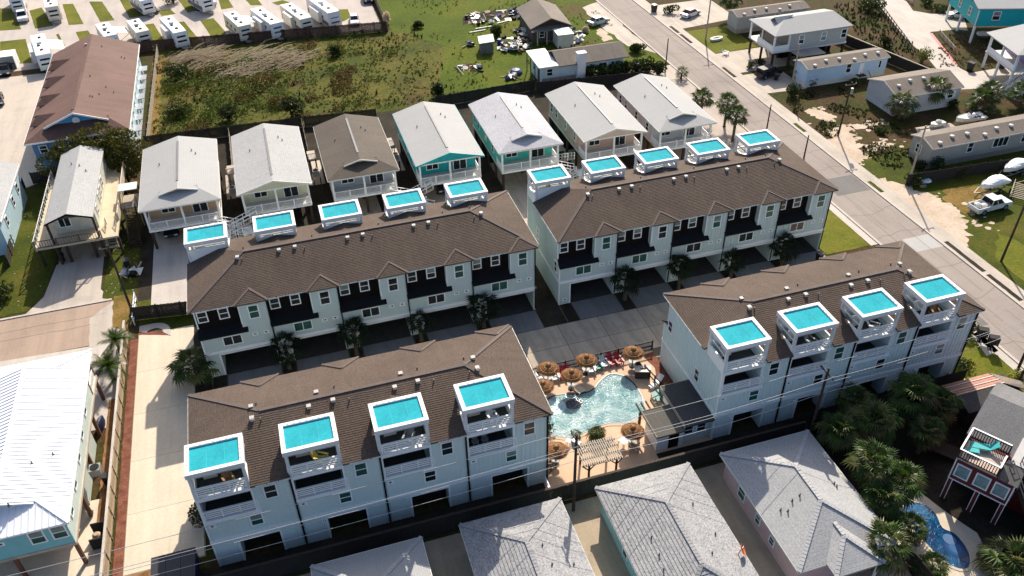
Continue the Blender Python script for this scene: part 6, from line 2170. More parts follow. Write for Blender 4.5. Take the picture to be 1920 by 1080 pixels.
def bush(label, x, y, r, h, mat=None, n=500, leaf=.16, cat='shrub', group=None, trunk=False, seed=None):
    seed = seed or int(abs(x*13+y*7))
    rr = random.Random(seed)
    t = thing('tree' if trunk else 'shrub', label, cat, (x, y, 0), 0, group)
    bl = []
    for k in range(6):
        a = rr.uniform(0, 6.28); d = r*rr.uniform(.2, .62)
        bl.append((d*math.cos(a), d*math.sin(a), h*rr.uniform(.4, .72), r*rr.uniform(.4, .6), h*rr.uniform(.28, .42)))
    bl.append((0, 0, h*.6, r*.55, h*.4))
    leafcloud(MB(), bl, n, leaf, seed).build('crown' if trunk else 'foliage', mat or LEAFS, t, uv=False)
    m = MB()
    for k in range(4):
        a = rr.uniform(0, 6.28)
        m.tube([(0, 0, 0), (r*.2*math.cos(a), r*.2*math.sin(a), h*.35), (r*.45*math.cos(a), r*.45*math.sin(a), h*.7)], .05*r+.02, 5, 0, .02)
    m.build('trunk' if trunk else 'stem', TRUNK, t)
    return t

# palms beside the street and in the lots
for px, py, h, lab in ((62.4, 106.2, 3.8, 'farthest of the three tall palms beside the white railed house'), (65.0, 103.2, 3.9, 'middle palm of the three tall ones beside the white railed house'), (63.9, 98.6, 4.3, 'tallest nearest palm of the three beside the street')):
    x, y = px, py; palm(lab, x, y, h, .88, 30, group='three tall palms beside the street', r=.2, tone=.2)
palm('small palm standing alone on the street verge near the blue cottage', *g(1277, 148), 1.2, .8, 18, 'small')
palm('palm beside the tan roofed mobile home at the top edge', *g(1366, 35), 4.0, 1.1, 26)
for px, py, h, lab in ((1684, 222, 2.6, 'palm before the left end of the pale grey mobile home'), (1742, 200, 3.2, 'palm before the middle of the pale grey mobile home'), (1848, 200, 2.4, 'broad palm between the lane and the open motorboat'), (1838, 208, 2.0, 'lower palm leaning on the broad palm by the motorboat'), (1910, 203, 2.6, 'palm cut by the right edge above the taupe mobile home')):
    x, y = g(px, py); palm(lab, x, y, h, 1.15, 26, tone=.3)
palm('palm with pale fronds at the left end of the sky blue mobile home', *g(1500, 145), 1.8, 1.0, 22, tone=.5)
palm('small palm below the left end of the sky blue mobile home', *g(1520, 160), .9, .8, 16, 'small', tone=.5)
# palms in the beds before the garages
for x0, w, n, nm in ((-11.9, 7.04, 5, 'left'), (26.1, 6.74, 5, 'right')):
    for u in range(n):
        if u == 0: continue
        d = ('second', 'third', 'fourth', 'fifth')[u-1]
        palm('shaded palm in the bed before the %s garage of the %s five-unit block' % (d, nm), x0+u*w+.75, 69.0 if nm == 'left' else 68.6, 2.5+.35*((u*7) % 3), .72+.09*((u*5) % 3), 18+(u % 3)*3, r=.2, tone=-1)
palm('leaning fan palm beside the concrete pad at the end of the left block', *g(372, 712), 2.0, 1.15, 26)
palm('feather palm beyond the tan wall beside the pad, upper one', *g(226, 660), 1.7, .9, 20, 'feather')
palm('feather palm beyond the tan wall beside the pad, lower one', *g(214, 712), 1.9, 1.0, 22, 'feather')
palm('spiky round palm at the pool edge behind the pergola', *g(1118, 822), .7, .62, 34, 'small', dry=0)
bush('dark leafy shrub at the pool edge by the corner of the near block', *g(1025, 815), .9, 1.3, LEAFS, 500, .14)
palm('small dry palm sprig by the white cube table', *g(1080, 822), .5, .4, 12, 'small')
for px, py, h, sz, lab in ((1640, 790, 4.0, 1.05, 'big fan palm left of the tin roofed shed, behind the lit palms'), (1714, 738, 4.4, 1.08, 'sunlit fan palm nearest the tin roofed shed'), (1766, 756, 3.4, .85, 'shaded fan palm touching the tin roofed shed'),
        (1640, 868, 4.2, 1.05, 'bright fan palm beside the right eave of the pink house'), (1572, 806, 3.4, .9, 'dark fan palm in the shadow of the right block'), (1690, 900, 3.2, .95, 'fan palm over the upper end of the blue garden pool'),
        (1655, 932, 3.0, .9, 'fan palm in the dark beside the garden fence'), (1655, 1022, 2.8, 1.05, 'fan palm at the lower corner of the pink house'), (1708, 990, 1.9, .7, 'small fan palm with drooping dry leaves at the pool side'),
        (1748, 1062, 1.0, .65, 'low fan palm on the sunlit deck below the garden pool'), (1738, 806, 3.0, .8, 'fan palm deep in the shade left of the outdoor stairs'), (1604, 752, 3.2, .85, 'dim fan palm along the wall of the right block')):
    x, y = g(px, py, h); palm(lab, x, y, h, sz, 30, tone=.35, dry=.15)
x, y = g(1900, 1058, 1.5); palm('yellowish palm clump at the lower right corner', x, y, 1.6, 1.15, 30, tone=1.5, dry=.3)
x, y = g(1875, 1040, 1.0); palm('small yellowish palm left of the corner clump', x, y, .9, .8, 20, tone=1.5, dry=.3)
# shrubs and trees
t = thing('tree', 'broad olive tree between the brown roofed building and the narrow stilt house', 'tree', (-25.6, 117.4, 0))
leafcloud(MB(), [(-5.2, -.9, 4.0, 2.4, 1.8), (-2.4, -.3, 5.3, 2.9, 2.1), (.8, 0, 6.0, 3.1, 2.3), (3.6, -.6, 5.2, 2.9, 2.2), (5.8, -1.6, 3.9, 2.3, 2.0), (4.2, -2.6, 3.0, 2.3, 2.0), (1.6, -1.6, 4.6, 2.6, 2.0), (-1.2, -1.4, 4.8, 2.4, 1.8)], 13000, .2, 5).build('crown', LEAFO, t, uv=False)
m = MB(); m.tube([(0, 0, 0), (.2, 0, 2.4)], .28, 7, 0, .2)
for q in ((-3.5, -.5, 3.2), (-1.5, -1.4, 3.6), (2.5, -.4, 4.0), (4.5, -1.3, 3.0)):
    m.tube([(.1, 0, 1.5), (q[0]*.5, q[1]*.5, 2.5), q], .14, 5, 0, .04)
m.build('trunk', TRUNK, t)
bush('dark shrub beside the left lawn at the picture edge', *g(2, 560), 1.8, 2.0, LEAFS, 900, .16)
for px, py, r, h, lab in ((431, 228, 2.1, 3.0, 'round dark bush in the rough field behind the speckled roof'), (549, 218, 2.0, 3.3, 'taller narrow bush in the rough field behind the row fence'), (335, 150, 2.6, 2.4, 'sprawling bush among the dry reeds'), (340, 215, 2.0, 1.8, 'low bush near the field fence corner'),
        (820, 180, 1.2, 2.4, 'small dark bush behind the teal gabled house'), (630, 105, 1.1, 2.0, 'small dark bush in the middle of the rough field'), (928, 68, 1.3, 2.2, 'leafy bush beside the scrap heap'), (784, 52, 1.1, 1.2, 'dark round bush alone in the meadow'), (1195, 98, 1.6, 1.6, 'bush on the lawn beside the blue cottage'), (725, 45, 1.0, 2.2, 'pale brush at the corner of the brown fence'),
        (1098, 60, .8, 1.0, 'small bush near the pale green sedan')):
    bush(lab, *g(px, py), r, h, LEAFS if 'pale' not in lab else REEDM, 1200, .2)
for k, (px, py) in enumerate(((1108, 150), (1128, 146), (1150, 143), (1172, 140), (1192, 137), (1212, 135), (1232, 140))):
    bush(('oleander bush nearest the white chimney', 'second oleander from the chimney', 'third oleander from the chimney', 'middle oleander of the cottage hedge', 'oleander right of the hedge middle', 'oleander near the street pole', 'dark oleander beside the street pole')[k], *g(px, py), 1.7, 2.4, LEAFS, 700, .24, group='oleanders below the blue cottage')
bush('lime green tree on the lane beside the slatted fence', *g(1728, 118), 1.9, 2.6, LEAFL, 700, .2, 'tree', trunk=True)
bush('dark bush at the top of the lane fence', *g(1632, 20), 2.6, 2.4, LEAFS, 900, .22)
bush('bush inside the board fence by the lane', *g(1660, 85), 1.6, 1.6, LEAFS, 500, .2)
bush('dark bush at the foot of the white street pole', *g(1488, 182), 1.8, 2.2, LEAFS, 800, .18)
bush('dark shrub before the end window of the taupe mobile home', *g(1752, 312), 1.8, 2.0, LEAFS, 800, .18)
for k, (px, py, r_, h_) in enumerate(((1800, 330, 1.3, 1.3), (1840, 318, 1.1, 1.1), (1712, 345, 1.4, 1.6), (1530, 152, 1.4, 1.5), (1680, 215, 1.3, 1.2), (1600, 160, 1.2, 1.2), (1785, 200, 1.3, 1.3), (1650, 250, 1.0, .8))):
    bush(('low bush midway along the shaded board fence', 'low bush nearer the right end of the shaded board fence', 'dark bush at the foot of the pale lamp pole', 'bush under the sky blue mobile home near its palm', 'dark bush at the corner of the pale grey mobile home', 'bush below the stair of the sky blue mobile home', 'bush by the right half of the pale grey mobile home', 'low weed bush beyond the sand patch in the open lot')[k], *g(px, py), r_, h_, LEAFS, 500, .17)
bush('shrub by the street pole beside the taupe mobile home', *g(1722, 318), 1.2, 1.4, LEAFS, 500, .16)
bush('small bush on the pale drive before the grey stilt house', *g(1405, 128), .9, 1.0, LEAFY, 400, .16)
bush('round clipped bush beside the black suv', *g(1424, 122), 1.1, 1.2, LEAFS, 450, .16)
bush('dark bush at the edge of the street beside the white car', *g(1258, 25), 1.6, 1.6, LEAFS, 500, .2)
bush('dark shrub beside the corner of the nearest block on the concrete pad', *g(372, 965, .8), 1.3, 1.9, LEAFS, 900, .12)
bush('dense dark shrub under the tree shade at the top edge', *g(326, 6), 2.4, 3.2, LEAFS, 900, .25)
bush('shrub at the street end of the right block', *g(1810, 625), 1.3, 1.6, LEAFS, 600, .15)
bush('low dark shrub on the lawn beside the right block', *g(1800, 690), 1.4, 1.0, LEAFS, 500, .15)
bush('yellow flowering shrub by the corner pole', *g(1908, 706), .9, .8, LEAFL, 400, .12)
for k, (px, py) in enumerate(((1760, 20), (1790, 12), (1735, 10))):
    bush(('scrub bush beside the red kerb at the top', 'scrub bush nearest the teal raised house', 'scrub bush at the top edge by the lane')[k], *g(px, py), 2.0, 1.3, LEAFS, 500, .22)

# grass tufts, weeds, reeds: too many to count
def tufts(name, poly_fn, n, h, mat, seed, w=.05, lean=.5, blades=4, sz=1.0):
    rr = random.Random(seed); m = MB()
    for _ in range(n):
        p = poly_fn(rr)
        if p is None: continue
        k = rr.uniform(.5, 1.3)*sz
        for b in range(blades):
            a = rr.uniform(0, 6.28); d = Vector((math.cos(a), math.sin(a), 0)); s = Vector((-d.y, d.x, 0))*w
            o = Vector((p[0]+rr.uniform(-.15, .15), p[1]+rr.uniform(-.15, .15), 0))
            hh = h*k*rr.uniform(.6, 1.2); l = lean*hh*rr.uniform(.3, 1.2)
            mid = o+d*l*.35+Vector((0, 0, hh*.65)); tip = o+d*l+Vector((0, 0, hh))
            m.face([o-s, o+s, mid+s*.8, mid-s*.8]); m.face([mid-s*.8, mid+s*.8, tip])
    return stuff(m.build(name, mat, uv=False))
def in_field(rr):
    x = rr.uniform(-19.5, 27); y = rr.uniform(127, 163)
    if x > 24 and y > 158: return None
    if noise.noise(Vector((x*.16, y*.16, 1))) < -.12: return None
    return (x, y)
def in_field2(rr):
    x = rr.uniform(-19.5, 34); y = rr.uniform(127, 162)
    if noise.noise(Vector((x*.12, y*.12, 7))) < .02 or (x > 24 and y > 157): return None
    return (x, y)
def in_meadow(rr):
    x = rr.uniform(26, 66); y = rr.uniform(131, 185)
    if noise.noise(Vector((x*.1, y*.1, 4))) < .05: return None
    return (x, y)
tufts('weeds', in_field, 2300, .28, WEEDM, 1, .07, 1.1, 5)
tufts('dry_weeds', in_field2, 1100, .34, leaf_mat('brown_weed', (.14, .085, .035), (.30, .20, .09), .8, .2), 2, .06, .9, 5)
tufts('dark_weeds', in_field2, 160, .6, leaf_mat('dark_weed', (.016, .028, .006), (.04, .06, .012), .7, .2), 12, .09, .8, 6)
tufts('meadow_tufts', in_meadow, 1500, .35, WEEDM, 3, .06, .9, 4)
def in_scrub(rr):
    x = rr.uniform(77.6, 90); y = rr.uniform(84, 110)
    if noise.noise(Vector((x*.2, y*.2, 2))) < .05: return None
    return (x, y)
tufts('lot_weeds', in_scrub, 1300, .3, leaf_mat('dark_weed', (0, 0, 0), (0, 0, 0)), 5, .07, 1.0, 5)
tufts('lot_grass', in_scrub, 700, .3, WEEDM, 15, .05, 1.0, 4)
def in_lane(rr):
    t = rr.random(); a = Vector(g(1600, 8)); b = Vector(g(1690, 105)); p = a.lerp(b, t)
    return (p.x+rr.uniform(-4.5, 4), p.y+rr.uniform(-2, 2))
tufts('lane_weeds', in_lane, 380, .45, leaf_mat('dark_weed', (0, 0, 0), (0, 0, 0)), 6, .08, .7, 5)
def in_lot2(rr):
    a = g(rr.uniform(1760, 1915), rr.uniform(66, 126)); return a if a[0] < 125 else None
tufts('scrub_weeds', in_lot2, 330, .35, leaf_mat('brown_weed', (0, 0, 0), (0, 0, 0)), 7, .08, .7, 5)
# leaning dry reeds
rr = random.Random(9); m = MB()
for _ in range(900):
    cxr, cyr, rx, ry = rr.choice(((-12, 157, 6.5, 4), (-3, 155, 6, 5), (-6, 150, 6, 4), (1.5, 152, 4, 4), (-14, 160, 4.5, 2.5)))
    x = rr.gauss(cxr, rx*.5); y = rr.gauss(cyr, ry*.5)
    if x < -19 or y > 163.5: continue
    hh = rr.uniform(1.8, 3.8); lx = rr.gauss(1.0, .5)*hh*.9; ly = rr.gauss(-.6, .5)*hh*.7
    o = Vector((x, y, 0)); tip = o+Vector((lx, ly, hh*.42)); mid = o.lerp(tip, .55)+Vector((0, 0, .3)); s = Vector((.03, .085, .03))
    m.face([o-s, o+s, mid+s, mid-s]); m.face([mid-s, mid+s, tip]); m.face([mid+Vector((-.08, 0, 0)), mid+Vector((.08, 0, 0)), tip])
stuff(m.build('reeds', REEDM, uv=False))
# fallen leaves and pale litter on the lawns
rr = random.Random(21); m = MB()
for _ in range(130):
    r_ = rr.random()
    if r_ < .35: x, y = rr.uniform(-23.5, -20.4), rr.uniform(88, 102)
    elif r_ < .6: x, y = rr.uniform(-36, -31), rr.uniform(89, 112)
    else: x, y = rr.uniform(26, 60), rr.uniform(131, 150)
    a = rr.uniform(0, 3.1); s = rr.uniform(.05, .13); d = Vector((math.cos(a), math.sin(a)))*s
    m.prism([(x-d.x, y-d.y), (x+d.y*.6, y-d.x*.6), (x+d.x, y+d.y), (x-d.y*.6, y+d.x*.6)], .02, .07)
stuff(m.build('litter', CONC))
rr = random.Random(31); m = MB(); bl = []
for _ in range(150):
    x = rr.uniform(-19, 24); y = rr.uniform(127.5, 160)
    if noise.noise(Vector((x*.09, y*.11, 3))) < .0: continue
    r_ = rr.uniform(.5, 1.8); bl.append((x, y, r_*.22, r_, r_*.38))
for _ in range(44):
    x = rr.uniform(-19, 3); y = rr.uniform(133, 152); r_ = rr.uniform(1, 2.6); bl.append((x, y, r_*.25, r_, r_*.4))
leafcloud(m, bl, 17000, .17, 4)
m2 = MB(); bl2 = []
for _ in range(70):
    x = rr.uniform(-19, 14); y = rr.uniform(128, 160)
    if noise.noise(Vector((x*.1, y*.1, 9))) < .02: continue
    r_ = rr.uniform(.6, 2.0); bl2.append((x, y, r_*.28, r_, r_*.45))
leafcloud(m2, bl2, 9000, .17, 14)
stuff(m2.build('brown_undergrowth', leaf_mat('brown_scrub_leaf', (.055, .040, .012), (.13, .085, .03), .7, .2), uv=False))
stuff(m.build('undergrowth', leaf_mat('undergrowth_leaf', (.030, .052, .006), (.085, .115, .012), .6, .25), uv=False))

# ---------------------------------------------------------------- fences
def board_fence(label, p0, p1, h, mat, panel=2.4, cap=None, cat='fence', post=None):
    a = Vector(p0); b = Vector(p1); L = (b-a).length; n = max(1, round(L/panel)); w = L/n
    t = thing('board_fence', label, cat, (a.x, a.y, 0), math.atan2(b.y-a.y, b.x-a.x))
    k = 'bf%.2f_%.2f_%s' % (w, h, mat.name)
    def f():
        m = MB(); nb = int(w/.15); rr = random.Random(3)
        for i in range(nb):
            x = .06+(w-.12)*i/nb
            m.box(x, -.03+rr.uniform(-.006, .006), .04, x+(w-.12)/nb-.012, .0, h+rr.uniform(-.05, .02))
        m.box(.06, .005, .4, w-.06, .05, .5); m.box(.06, .005, h-.4, w-.06, .05, h-.3)
        return m.mesh('fence_panel', mat)
    pm = shared(k, f)
    km = shared(k+'p', lambda: MB().box(-.06, -.04, 0, .06, .08, h+.08).mesh('post', post or mat))
    for i in range(n):
        put('fence_panel', pm, t, (i*w, 0, 0))
    for i in range(n+1):
        put('post', km, t, (i*w, 0, 0))
    if cap:
        MB().box(-.05, -.1, h+.09, L+.05, .12, h+.15).build('cap_rail', cap, t)
    return t
board_fence('reddish brown board fence between the caravans and the rough field', (-20.5, 166.0), (23.2, 160.6), 2.0, FENCEB)
board_fence('tan edged board fence running up from the fence corner to the top edge', (23.4, 160.7), (25.2, 230), 1.8, FENCET)
board_fence('dark board fence between the brown roofed building and the caravan pads', (-38.2, 163.9), (-20.6, 166.0), 2.0, FENCEB)
board_fence('dark board fence behind the two left stilt houses', (-20.2, 125.9), (3.2, 124.6), 1.8, FENCED)
board_fence('dark board fence behind the brown roofed stilt house', (3.5, 124.5), (14.6, 123.6), 1.8, FENCED)
board_fence('dark board fence behind the mint house beside the meadow', (24.6, 124.6), (41.6, 125.4), 1.9, FENCED)
board_fence('dark fence below the blue cottage and oleanders', (41.8, 124.6), (61, 122.5), 1.8, FENCED)
board_fence('long dark fence behind the near blocks and pool garden', (-16.2, 44.05), (41.0, 44.05), 2.0, FENCED, cap=WOODD)
board_fence('dark fence between the right block and the palm garden', (41.2, 45.2), (60.2, 45.4), 1.9, FENCED)
board_fence('dark fence between the pink house and the palm garden', (41.0, 43.9), (41.6, 26), 1.9, FENCED)
board_fence('shaded dark board fence before the taupe mobile home', (79.6, 79.4), (101, 78.2), 1.8, FENCED)
board_fence('dark board fence between the grey stilt house and the lane', (100.2, 131), (105.4, 106.5), 1.8, FENCED, cap=WOODL)
board_fence('brown board fence behind the sky blue mobile home', (88.5, 117.0), (102.5, 116.5), 1.7, FENCEB)
board_fence('dark fence between the brown roofed building and the pale blue house', (-35.2, 119.4), (-29.6, 119.5), 1.8, FENCED)
board_fence('dark fence at the far end of the left lawn', (-36.2, 118.6), (-35.3, 98.5), 1.5, FENCED)
board_fence('dark fence closing the yard beside the leftmost driveway', (-20.0, 82.5), (-12.2, 81.4), 1.9, FENCED)
board_fence('tan wall of boards beside the concrete pad, pale capped', (-20.6, 80.2), (-20.6, 38.0), 1.8, FENCET, cap=CONCW)
board_fence('white post fence between the brown roofed building and the field', (-19.9, 126.2), (-19.3, 164.5), 1.5, WOODL)
board_fence('thin pale fence between the first two stilt houses', (-7.9, 108), (-7.9, 124.8), 1.5, WOODL)
board_fence('low board fence right of the speckled stilt house', (2.9, 108), (3.1, 124.4), 1.6, WOODL)
board_fence('dark fence beside the outdoor stairs of the red house', (60.8, 40.2), (52.9, 28.0), 1.6, FENCED)
def rail_fence(label, p0, p1, h, mat, step=2.0, rails=2, picket=None):
    a = Vector(p0); b = Vector(p1); L = (b-a).length
    t = thing('rail_fence', label, 'fence', (a.x, a.y, 0), math.atan2(b.y-a.y, b.x-a.x))
    for r_ in range(rails):
        z = h*(.45+.5*r_/(max(1, rails-1)))
        MB().beam((0, 0, z), (L, 0, z), .09, .12).build('rail', mat, t)
    n = int(L/step); pm = MB().box(-.06, -.06, 0, .06, .06, h+.08).mesh('post', mat)
    for i in range(n+1):
        put('post', pm, t, (L*i/n, 0, 0))
    if picket:
        m = MB(); k = int(L/picket)
        for i in range(k):
            m.box(L*i/k-.012, -.012, .08, L*i/k+.012, .012, h-.02)
        stuff(m.build('pickets', mat, t))
    return t
rail_fence('dark slatted rail fence along the left side of the open lane', g(1640, 6), g(1712, 104), 1.3, WOODD, 1.6, 2, .8)
rail_fence('white topped rail fence beside the painted red kerb', g(1760, 66), g(1789, 99), 1.0, WOODL, 1.8, 3)
rail_fence('white topped rail fence at the top edge of the lane', g(1693, -4), g(1711, 8), 1.0, WOODL, 1.8, 3)
rail_fence('black metal fence behind the pool chairs', (19.2, 59.65), (32.9, 59.75), 1.25, BLACKM, 1.8, 2, .14)
rail_fence('white fence rail between the near block and pool garden', (16.3, 57.5), (16.35, 44.4), .9, WHITE, 2.2, 2)
rail_fence('black metal gate fence beside the bar cart', (30.6, 56.6), (31.2, 53.0), 1.2, BLACKM, .9, 2)
rail_fence('white rail at the corner of the right block and lawn', (60.3, 45.6), (62.6, 42.9), .8, WHITE, 1.4, 1)
rail_fence('white railing beside the street of the leftmost driveway wall', (-20.0, 81.6), (-20.0, 86.2), 1.2, WHITE, 1.1, 2)

# ---------------------------------------------------------------- poles and wires
def pole(label, x, y, h, lean=(0, 0), arm=True, mat=None, transf=False, r=.15, rz=0.0):
    t = thing('utility_pole', label, 'utility pole', (x, y, 0), rz)
    MB().tube([(0, 0, 0), (lean[0], lean[1], h)], r, 9, 0, r*.72).build('post', mat or WOODD, t)
    if arm:
        MB().beam((lean[0]-.95, lean[1]+.1, h-.5), (lean[0]+.95, lean[1]+.1, h-.5), .1, .12).build('crossarm', WOODD, t)
        im = shared('insul', lambda: MB().lathe(0, 0, [(.05, 0), (.06, .1), (.03, .2)], 7).mesh('insulator', STEEL))
        for d in (-.85, 0, .85):
            put('insulator', im, t, (lean[0]+d, lean[1]+.1, h-.44))
    if transf:
        MB().lathe(lean[0]*.85+.32, lean[1]*.85, [(.24, h-1.9), (.26, h-1.8), (.26, h-1.1), (.2, h-1.0)], 12).build('transformer', STEEL, t)
    return t
PW = [(-42.0, 42.6), (17.7, 42.8), (41.2, 43.3), (66.6, 45.0), (110, 46)]
pole('tall dark utility pole at the pool garden fence beside the pergola', 17.7, 42.8, 9.6, transf=True, rz=PI/2)
pole('dark utility pole before the right block near the palm garden', 41.2, 43.3, 9.5, rz=PI/2)
pole('dark utility pole at the street corner, right edge', 66.6, 45.0, 9.3, (.2, 0), rz=PI/2)
pole('thin dark pole beside the sidewalk at the right, over bright grass', *g(1877, 490), 8.6, (.6, .4), arm=False)
pole('pale utility pole with lamps before the taupe mobile home', *g(1702, 347), 8.9, arm=True, mat=WOODL)
pole('dark utility pole with lamp fittings in the sandy lot', *g(1571, 255), 8.6, (0.2, 0), mat=WOODD, transf=True)
pole('pale wooden pole at the left end of the sky blue mobile home', *g(1482, 172), 8.2, mat=WOODL, arm=False)
pole('tall utility pole on the lawn across the street near the top', *g(1323, 75), 9.5, mat=WOODL)
pole('bare dark pole at the street edge near the oleanders', *g(1247, 135), 6.0, arm=False, r=.12)
pole('short dark pole at the street near the farthest canopy', *g(1437, 245), 4.3, arm=False, r=.12)
pole('short dark pole behind the corner of the right five-unit block', *g(1507, 297), 3.7, arm=False, r=.12)
pole('leaning dark pole with two lamps beside the leftmost driveway', *g(250, 590), 9.6, arm=True)
pole('second dark pole just below the corner pole at the right edge', *g(1893, 745), 6.5, (.5, 0), arm=False, r=.14)
def wire(label, a, b, sag, r=.022):
    P_ = []
    for k in range(15):
        u = k/14
        P_.append((a[0]+(b[0]-a[0])*u, a[1]+(b[1]-a[1])*u, a[2]+(b[2]-a[2])*u-sag*4*u*(1-u)))
    o = MB().tube([(p[0]-a[0], p[1]-a[1], p[2]-a[2]) for p in P_], r, 5).build('overhead_wire', WIREM, None, a, uv=False)
    return tag(o, label, 'wire', 'overhead wires along the rear fence')
for (i, j, where) in ((0, 1, 'left of the pergola pole'), (1, 2, 'between the pergola pole and the right block pole'), (2, 3, 'between the right block pole and the street corner pole'), (3, 4, 'right of the street corner pole')):
    for dy, z, nm, sg in ((.85, 9.15, 'far upper', .5), (-.85, 9.15, 'near upper', .55), (.05, 7.6, 'middle', .5), (-.05, 6.5, 'lowest', .6)):
        wire('%s pale overhead wire %s' % (nm, where), (PW[i][0], PW[i][1]+dy, z), (PW[j][0], PW[j][1]+dy, z), sg)

# ---------------------------------------------------------------- bins, dumpster, scrap
def bin_(label, x, y, rz, mat, s=1.0):
    t = thing('wheeled_bin', label, 'bin', (x, y, 0), rz)
    m = MB(); b = .27*s; u = .34*s
    A = [(-b, -b, .08), (b, -b, .08), (b, b, .08), (-b, b, .08)]; B = [(-u, -u, 1.0*s), (u, -u, 1.0*s), (u, u, 1.0*s), (-u, u, 1.0*s)]
    for i in range(4):
        m.face([A[i], A[(i+1) % 4], B[(i+1) % 4], B[i]])
    m.build('body', mat, t)
    MB().slab([(-u-.03, -u-.04, 1.0*s+.04), (u+.03, -u-.04, 1.0*s+.04), (u+.03, u+.06, 1.0*s+.12), (-u-.03, u+.06, 1.0*s+.12)], .05).build('lid', mat, t)
    for xx in (-.25*s, .25*s):
        put('wheel', wheel_mesh(.1, .05), t, (xx, .28*s, .1), PI/2)
    return t
BINB = paint('dark_bin_plastic', (.012, .014, .018), .5)
bin_('dark wheeled bin beside the street near the top edge', *g(1226, 22), .3, BINB, 1.4)
bin_('dark bin cluster end piece by the mauve house drive', *g(1818, 132), .4, BINB, 1.4)
bin_('tall dark bin under the stairs of the mauve house', *g(1878, 128), .4, BINB, 1.5)
for px, py, lab in ((1836, 640, 'dark mailbox cluster on a post, upper of the pair at the street corner'), (1856, 655, 'dark mailbox cluster on a post, lower of the pair at the street corner')):
    x, y = g(px, py)
    t = thing('mailbox_cluster', lab, 'mailbox', (x, y, 0), rad(-35))
    MB().box(-.07, -.07, 0, .07, .07, .85).box(-.25, -.25, 0, .25, .25, .04).build('post', BLACKM, t); MB().box(-.5, -.35, .85, .5, .35, 1.75).build('box', BLACKM, t)
    for k in range(3):
        for j in range(3):
            MB().box(-.44+k*.3, -.37, .92+j*.27, -.18+k*.3, -.352, 1.15+j*.27).build('door', paint('mailbox_bronze', (.05, .045, .04), .4), t)
sheet('mailbox_pad', [g(1822, 628), g(1835, 620), g(1872, 658), g(1850, 668)], .02, CONCW)
x, y = g(327, 1045, .8)
t = thing('dumpster', 'dark blue lidded dumpster at the lower end of the concrete pad', 'dumpster', (-15.2, 46.6, 0), 0)
MB().box(-1.7, -1.5, .1, 1.7, 1.2, 1.45).build('body', paint('navy_steel', (.01, .02, .08), .5, .2), t)
for k in range(3):
    MB().box(-1.72+k*1.15, -1.55, 1.46, -.6+k*1.15, 1.25, 1.54).build('lid', paint('dark_lid', (.02, .022, .03), .5), t)
for px, py, lab in ((190, 802, 'dark blue covered motorbike under the white roofed house'),):
    x, y = g(px, py)
    t = thing('covered_motorbike', lab, 'motorbike', (x, y, 0), rad(80))
    m = MB(); rows = []
    for i in range(8):
        u = i/7; w = .32*math.sin(PI*(.12+.76*u)); h = .75+.35*math.sin(PI*u)
        rows.append([(-1.0+2*u, w*math.cos(PI*k/6), h*math.sin(PI*k/6)**.6) for k in range(7)])
    for a, b in zip(rows, rows[1:]):
        for i in range(6):
            m.face([a[i], b[i], b[i+1], a[i+1]])
    m.face(rows[0]); m.face(rows[-1]); m.build('cover', paint('navy_cover', (.01, .015, .06), .6), t)
    for xx in (-.65, .65):
        put('wheel', wheel_mesh(.3, .12), t, (xx, 0, .3))
# gas tank pen beside the metal roofed house
t = thing('utility_pen', 'dark boarded pen holding a tan tank beside the white roofed house', 'pen', (-21.4, 52.2, 0))
MB().box(-.65, -.8, 0, .65, -.7, 1.3).box(-.65, .8, 0, .65, .9, 1.4).build('board_wall', FENCED, t)
MB().lathe(0, 0, [(.3, .1), (.36, .2), (.36, .9), (.2, 1.05)], 12).build('tank', paint('tan_tank', (.45, .33, .22)), t, (-.2, 0, 0))
# scrap heaps: every plank and sheet its own part
PK = [MB().box(-l/2, -.09, 0, l/2, .09, .05).mesh('plank', mt) for l, mt in ((2.4, WOODL), (1.6, WOODD), (3.0, WOOD))]
SHT = [MB().box(-.6, -.45, 0, .6, .45, .04).mesh('sheet', mt) for mt in (WHITE2, STEEL, paint('rust_sheet', (.22, .09, .05)), paint('pale_sheet', (.55, .56, .52)))]
BXS = [MB().box(-.35, -.3, 0, .35, .3, .5).mesh('crate', mt) for mt in (BLACKM, WHITE2, paint('blue_crate', (.03, .05, .2)))]
TYR = wheel_mesh(.34, .22)
def scrap(label, x, y, r, n, h, seed, tyres=2):
    rr = random.Random(seed)
    t = thing('scrap_heap', label, 'scrap heap', (x, y, 0))
    for k in range(n):
        a = rr.uniform(0, 6.28); d = r*math.sqrt(rr.random())
        me = rr.choice(PK+PK+SHT+SHT+BXS)
        o = put(me.name.split('.')[0], me, t, (d*math.cos(a), d*math.sin(a), rr.uniform(.02, h*(1-.6*d/r))))
        o.rotation_euler = (rr.uniform(-.4, .4), rr.uniform(-.5, .5), rr.uniform(0, 3.1))
    for k in range(tyres):
        a = rr.uniform(0, 6.28)
        o = put('tyre', TYR, t, (r*.7*math.cos(a), r*.7*math.sin(a), .3)); o.rotation_euler = (rr.uniform(.6, 1.6), 0, a)
scrap('scrap heap of crates and sheets at the front of the derelict house', *g(1058, 72), 3.6, 60, 1.2, 1, 4)
scrap('tangled scrap heap between the leaning hut and the cottage', *g(962, 88), 3.2, 70, 1.5, 2, 3)
scrap('scrap heap along the left wall of the derelict house', *g(985, 62), 2.0, 26, .9, 3)
scrap('flat heap of pale boards on the bright grass', *g(882, 130), 2.2, 26, .5, 4, 0)
scrap('small heap of white pieces and a blue crate near the field edge', *g(960, 145), 1.6, 16, .5, 5, 1)
scrap('line of white drums and boards behind the meadow', *g(905, 35), 3.6, 34, .6, 6, 3)
scrap('boards leaning along the dark bank left of the derelict house', *g(965, 28), 3.2, 26, .5, 7, 0)
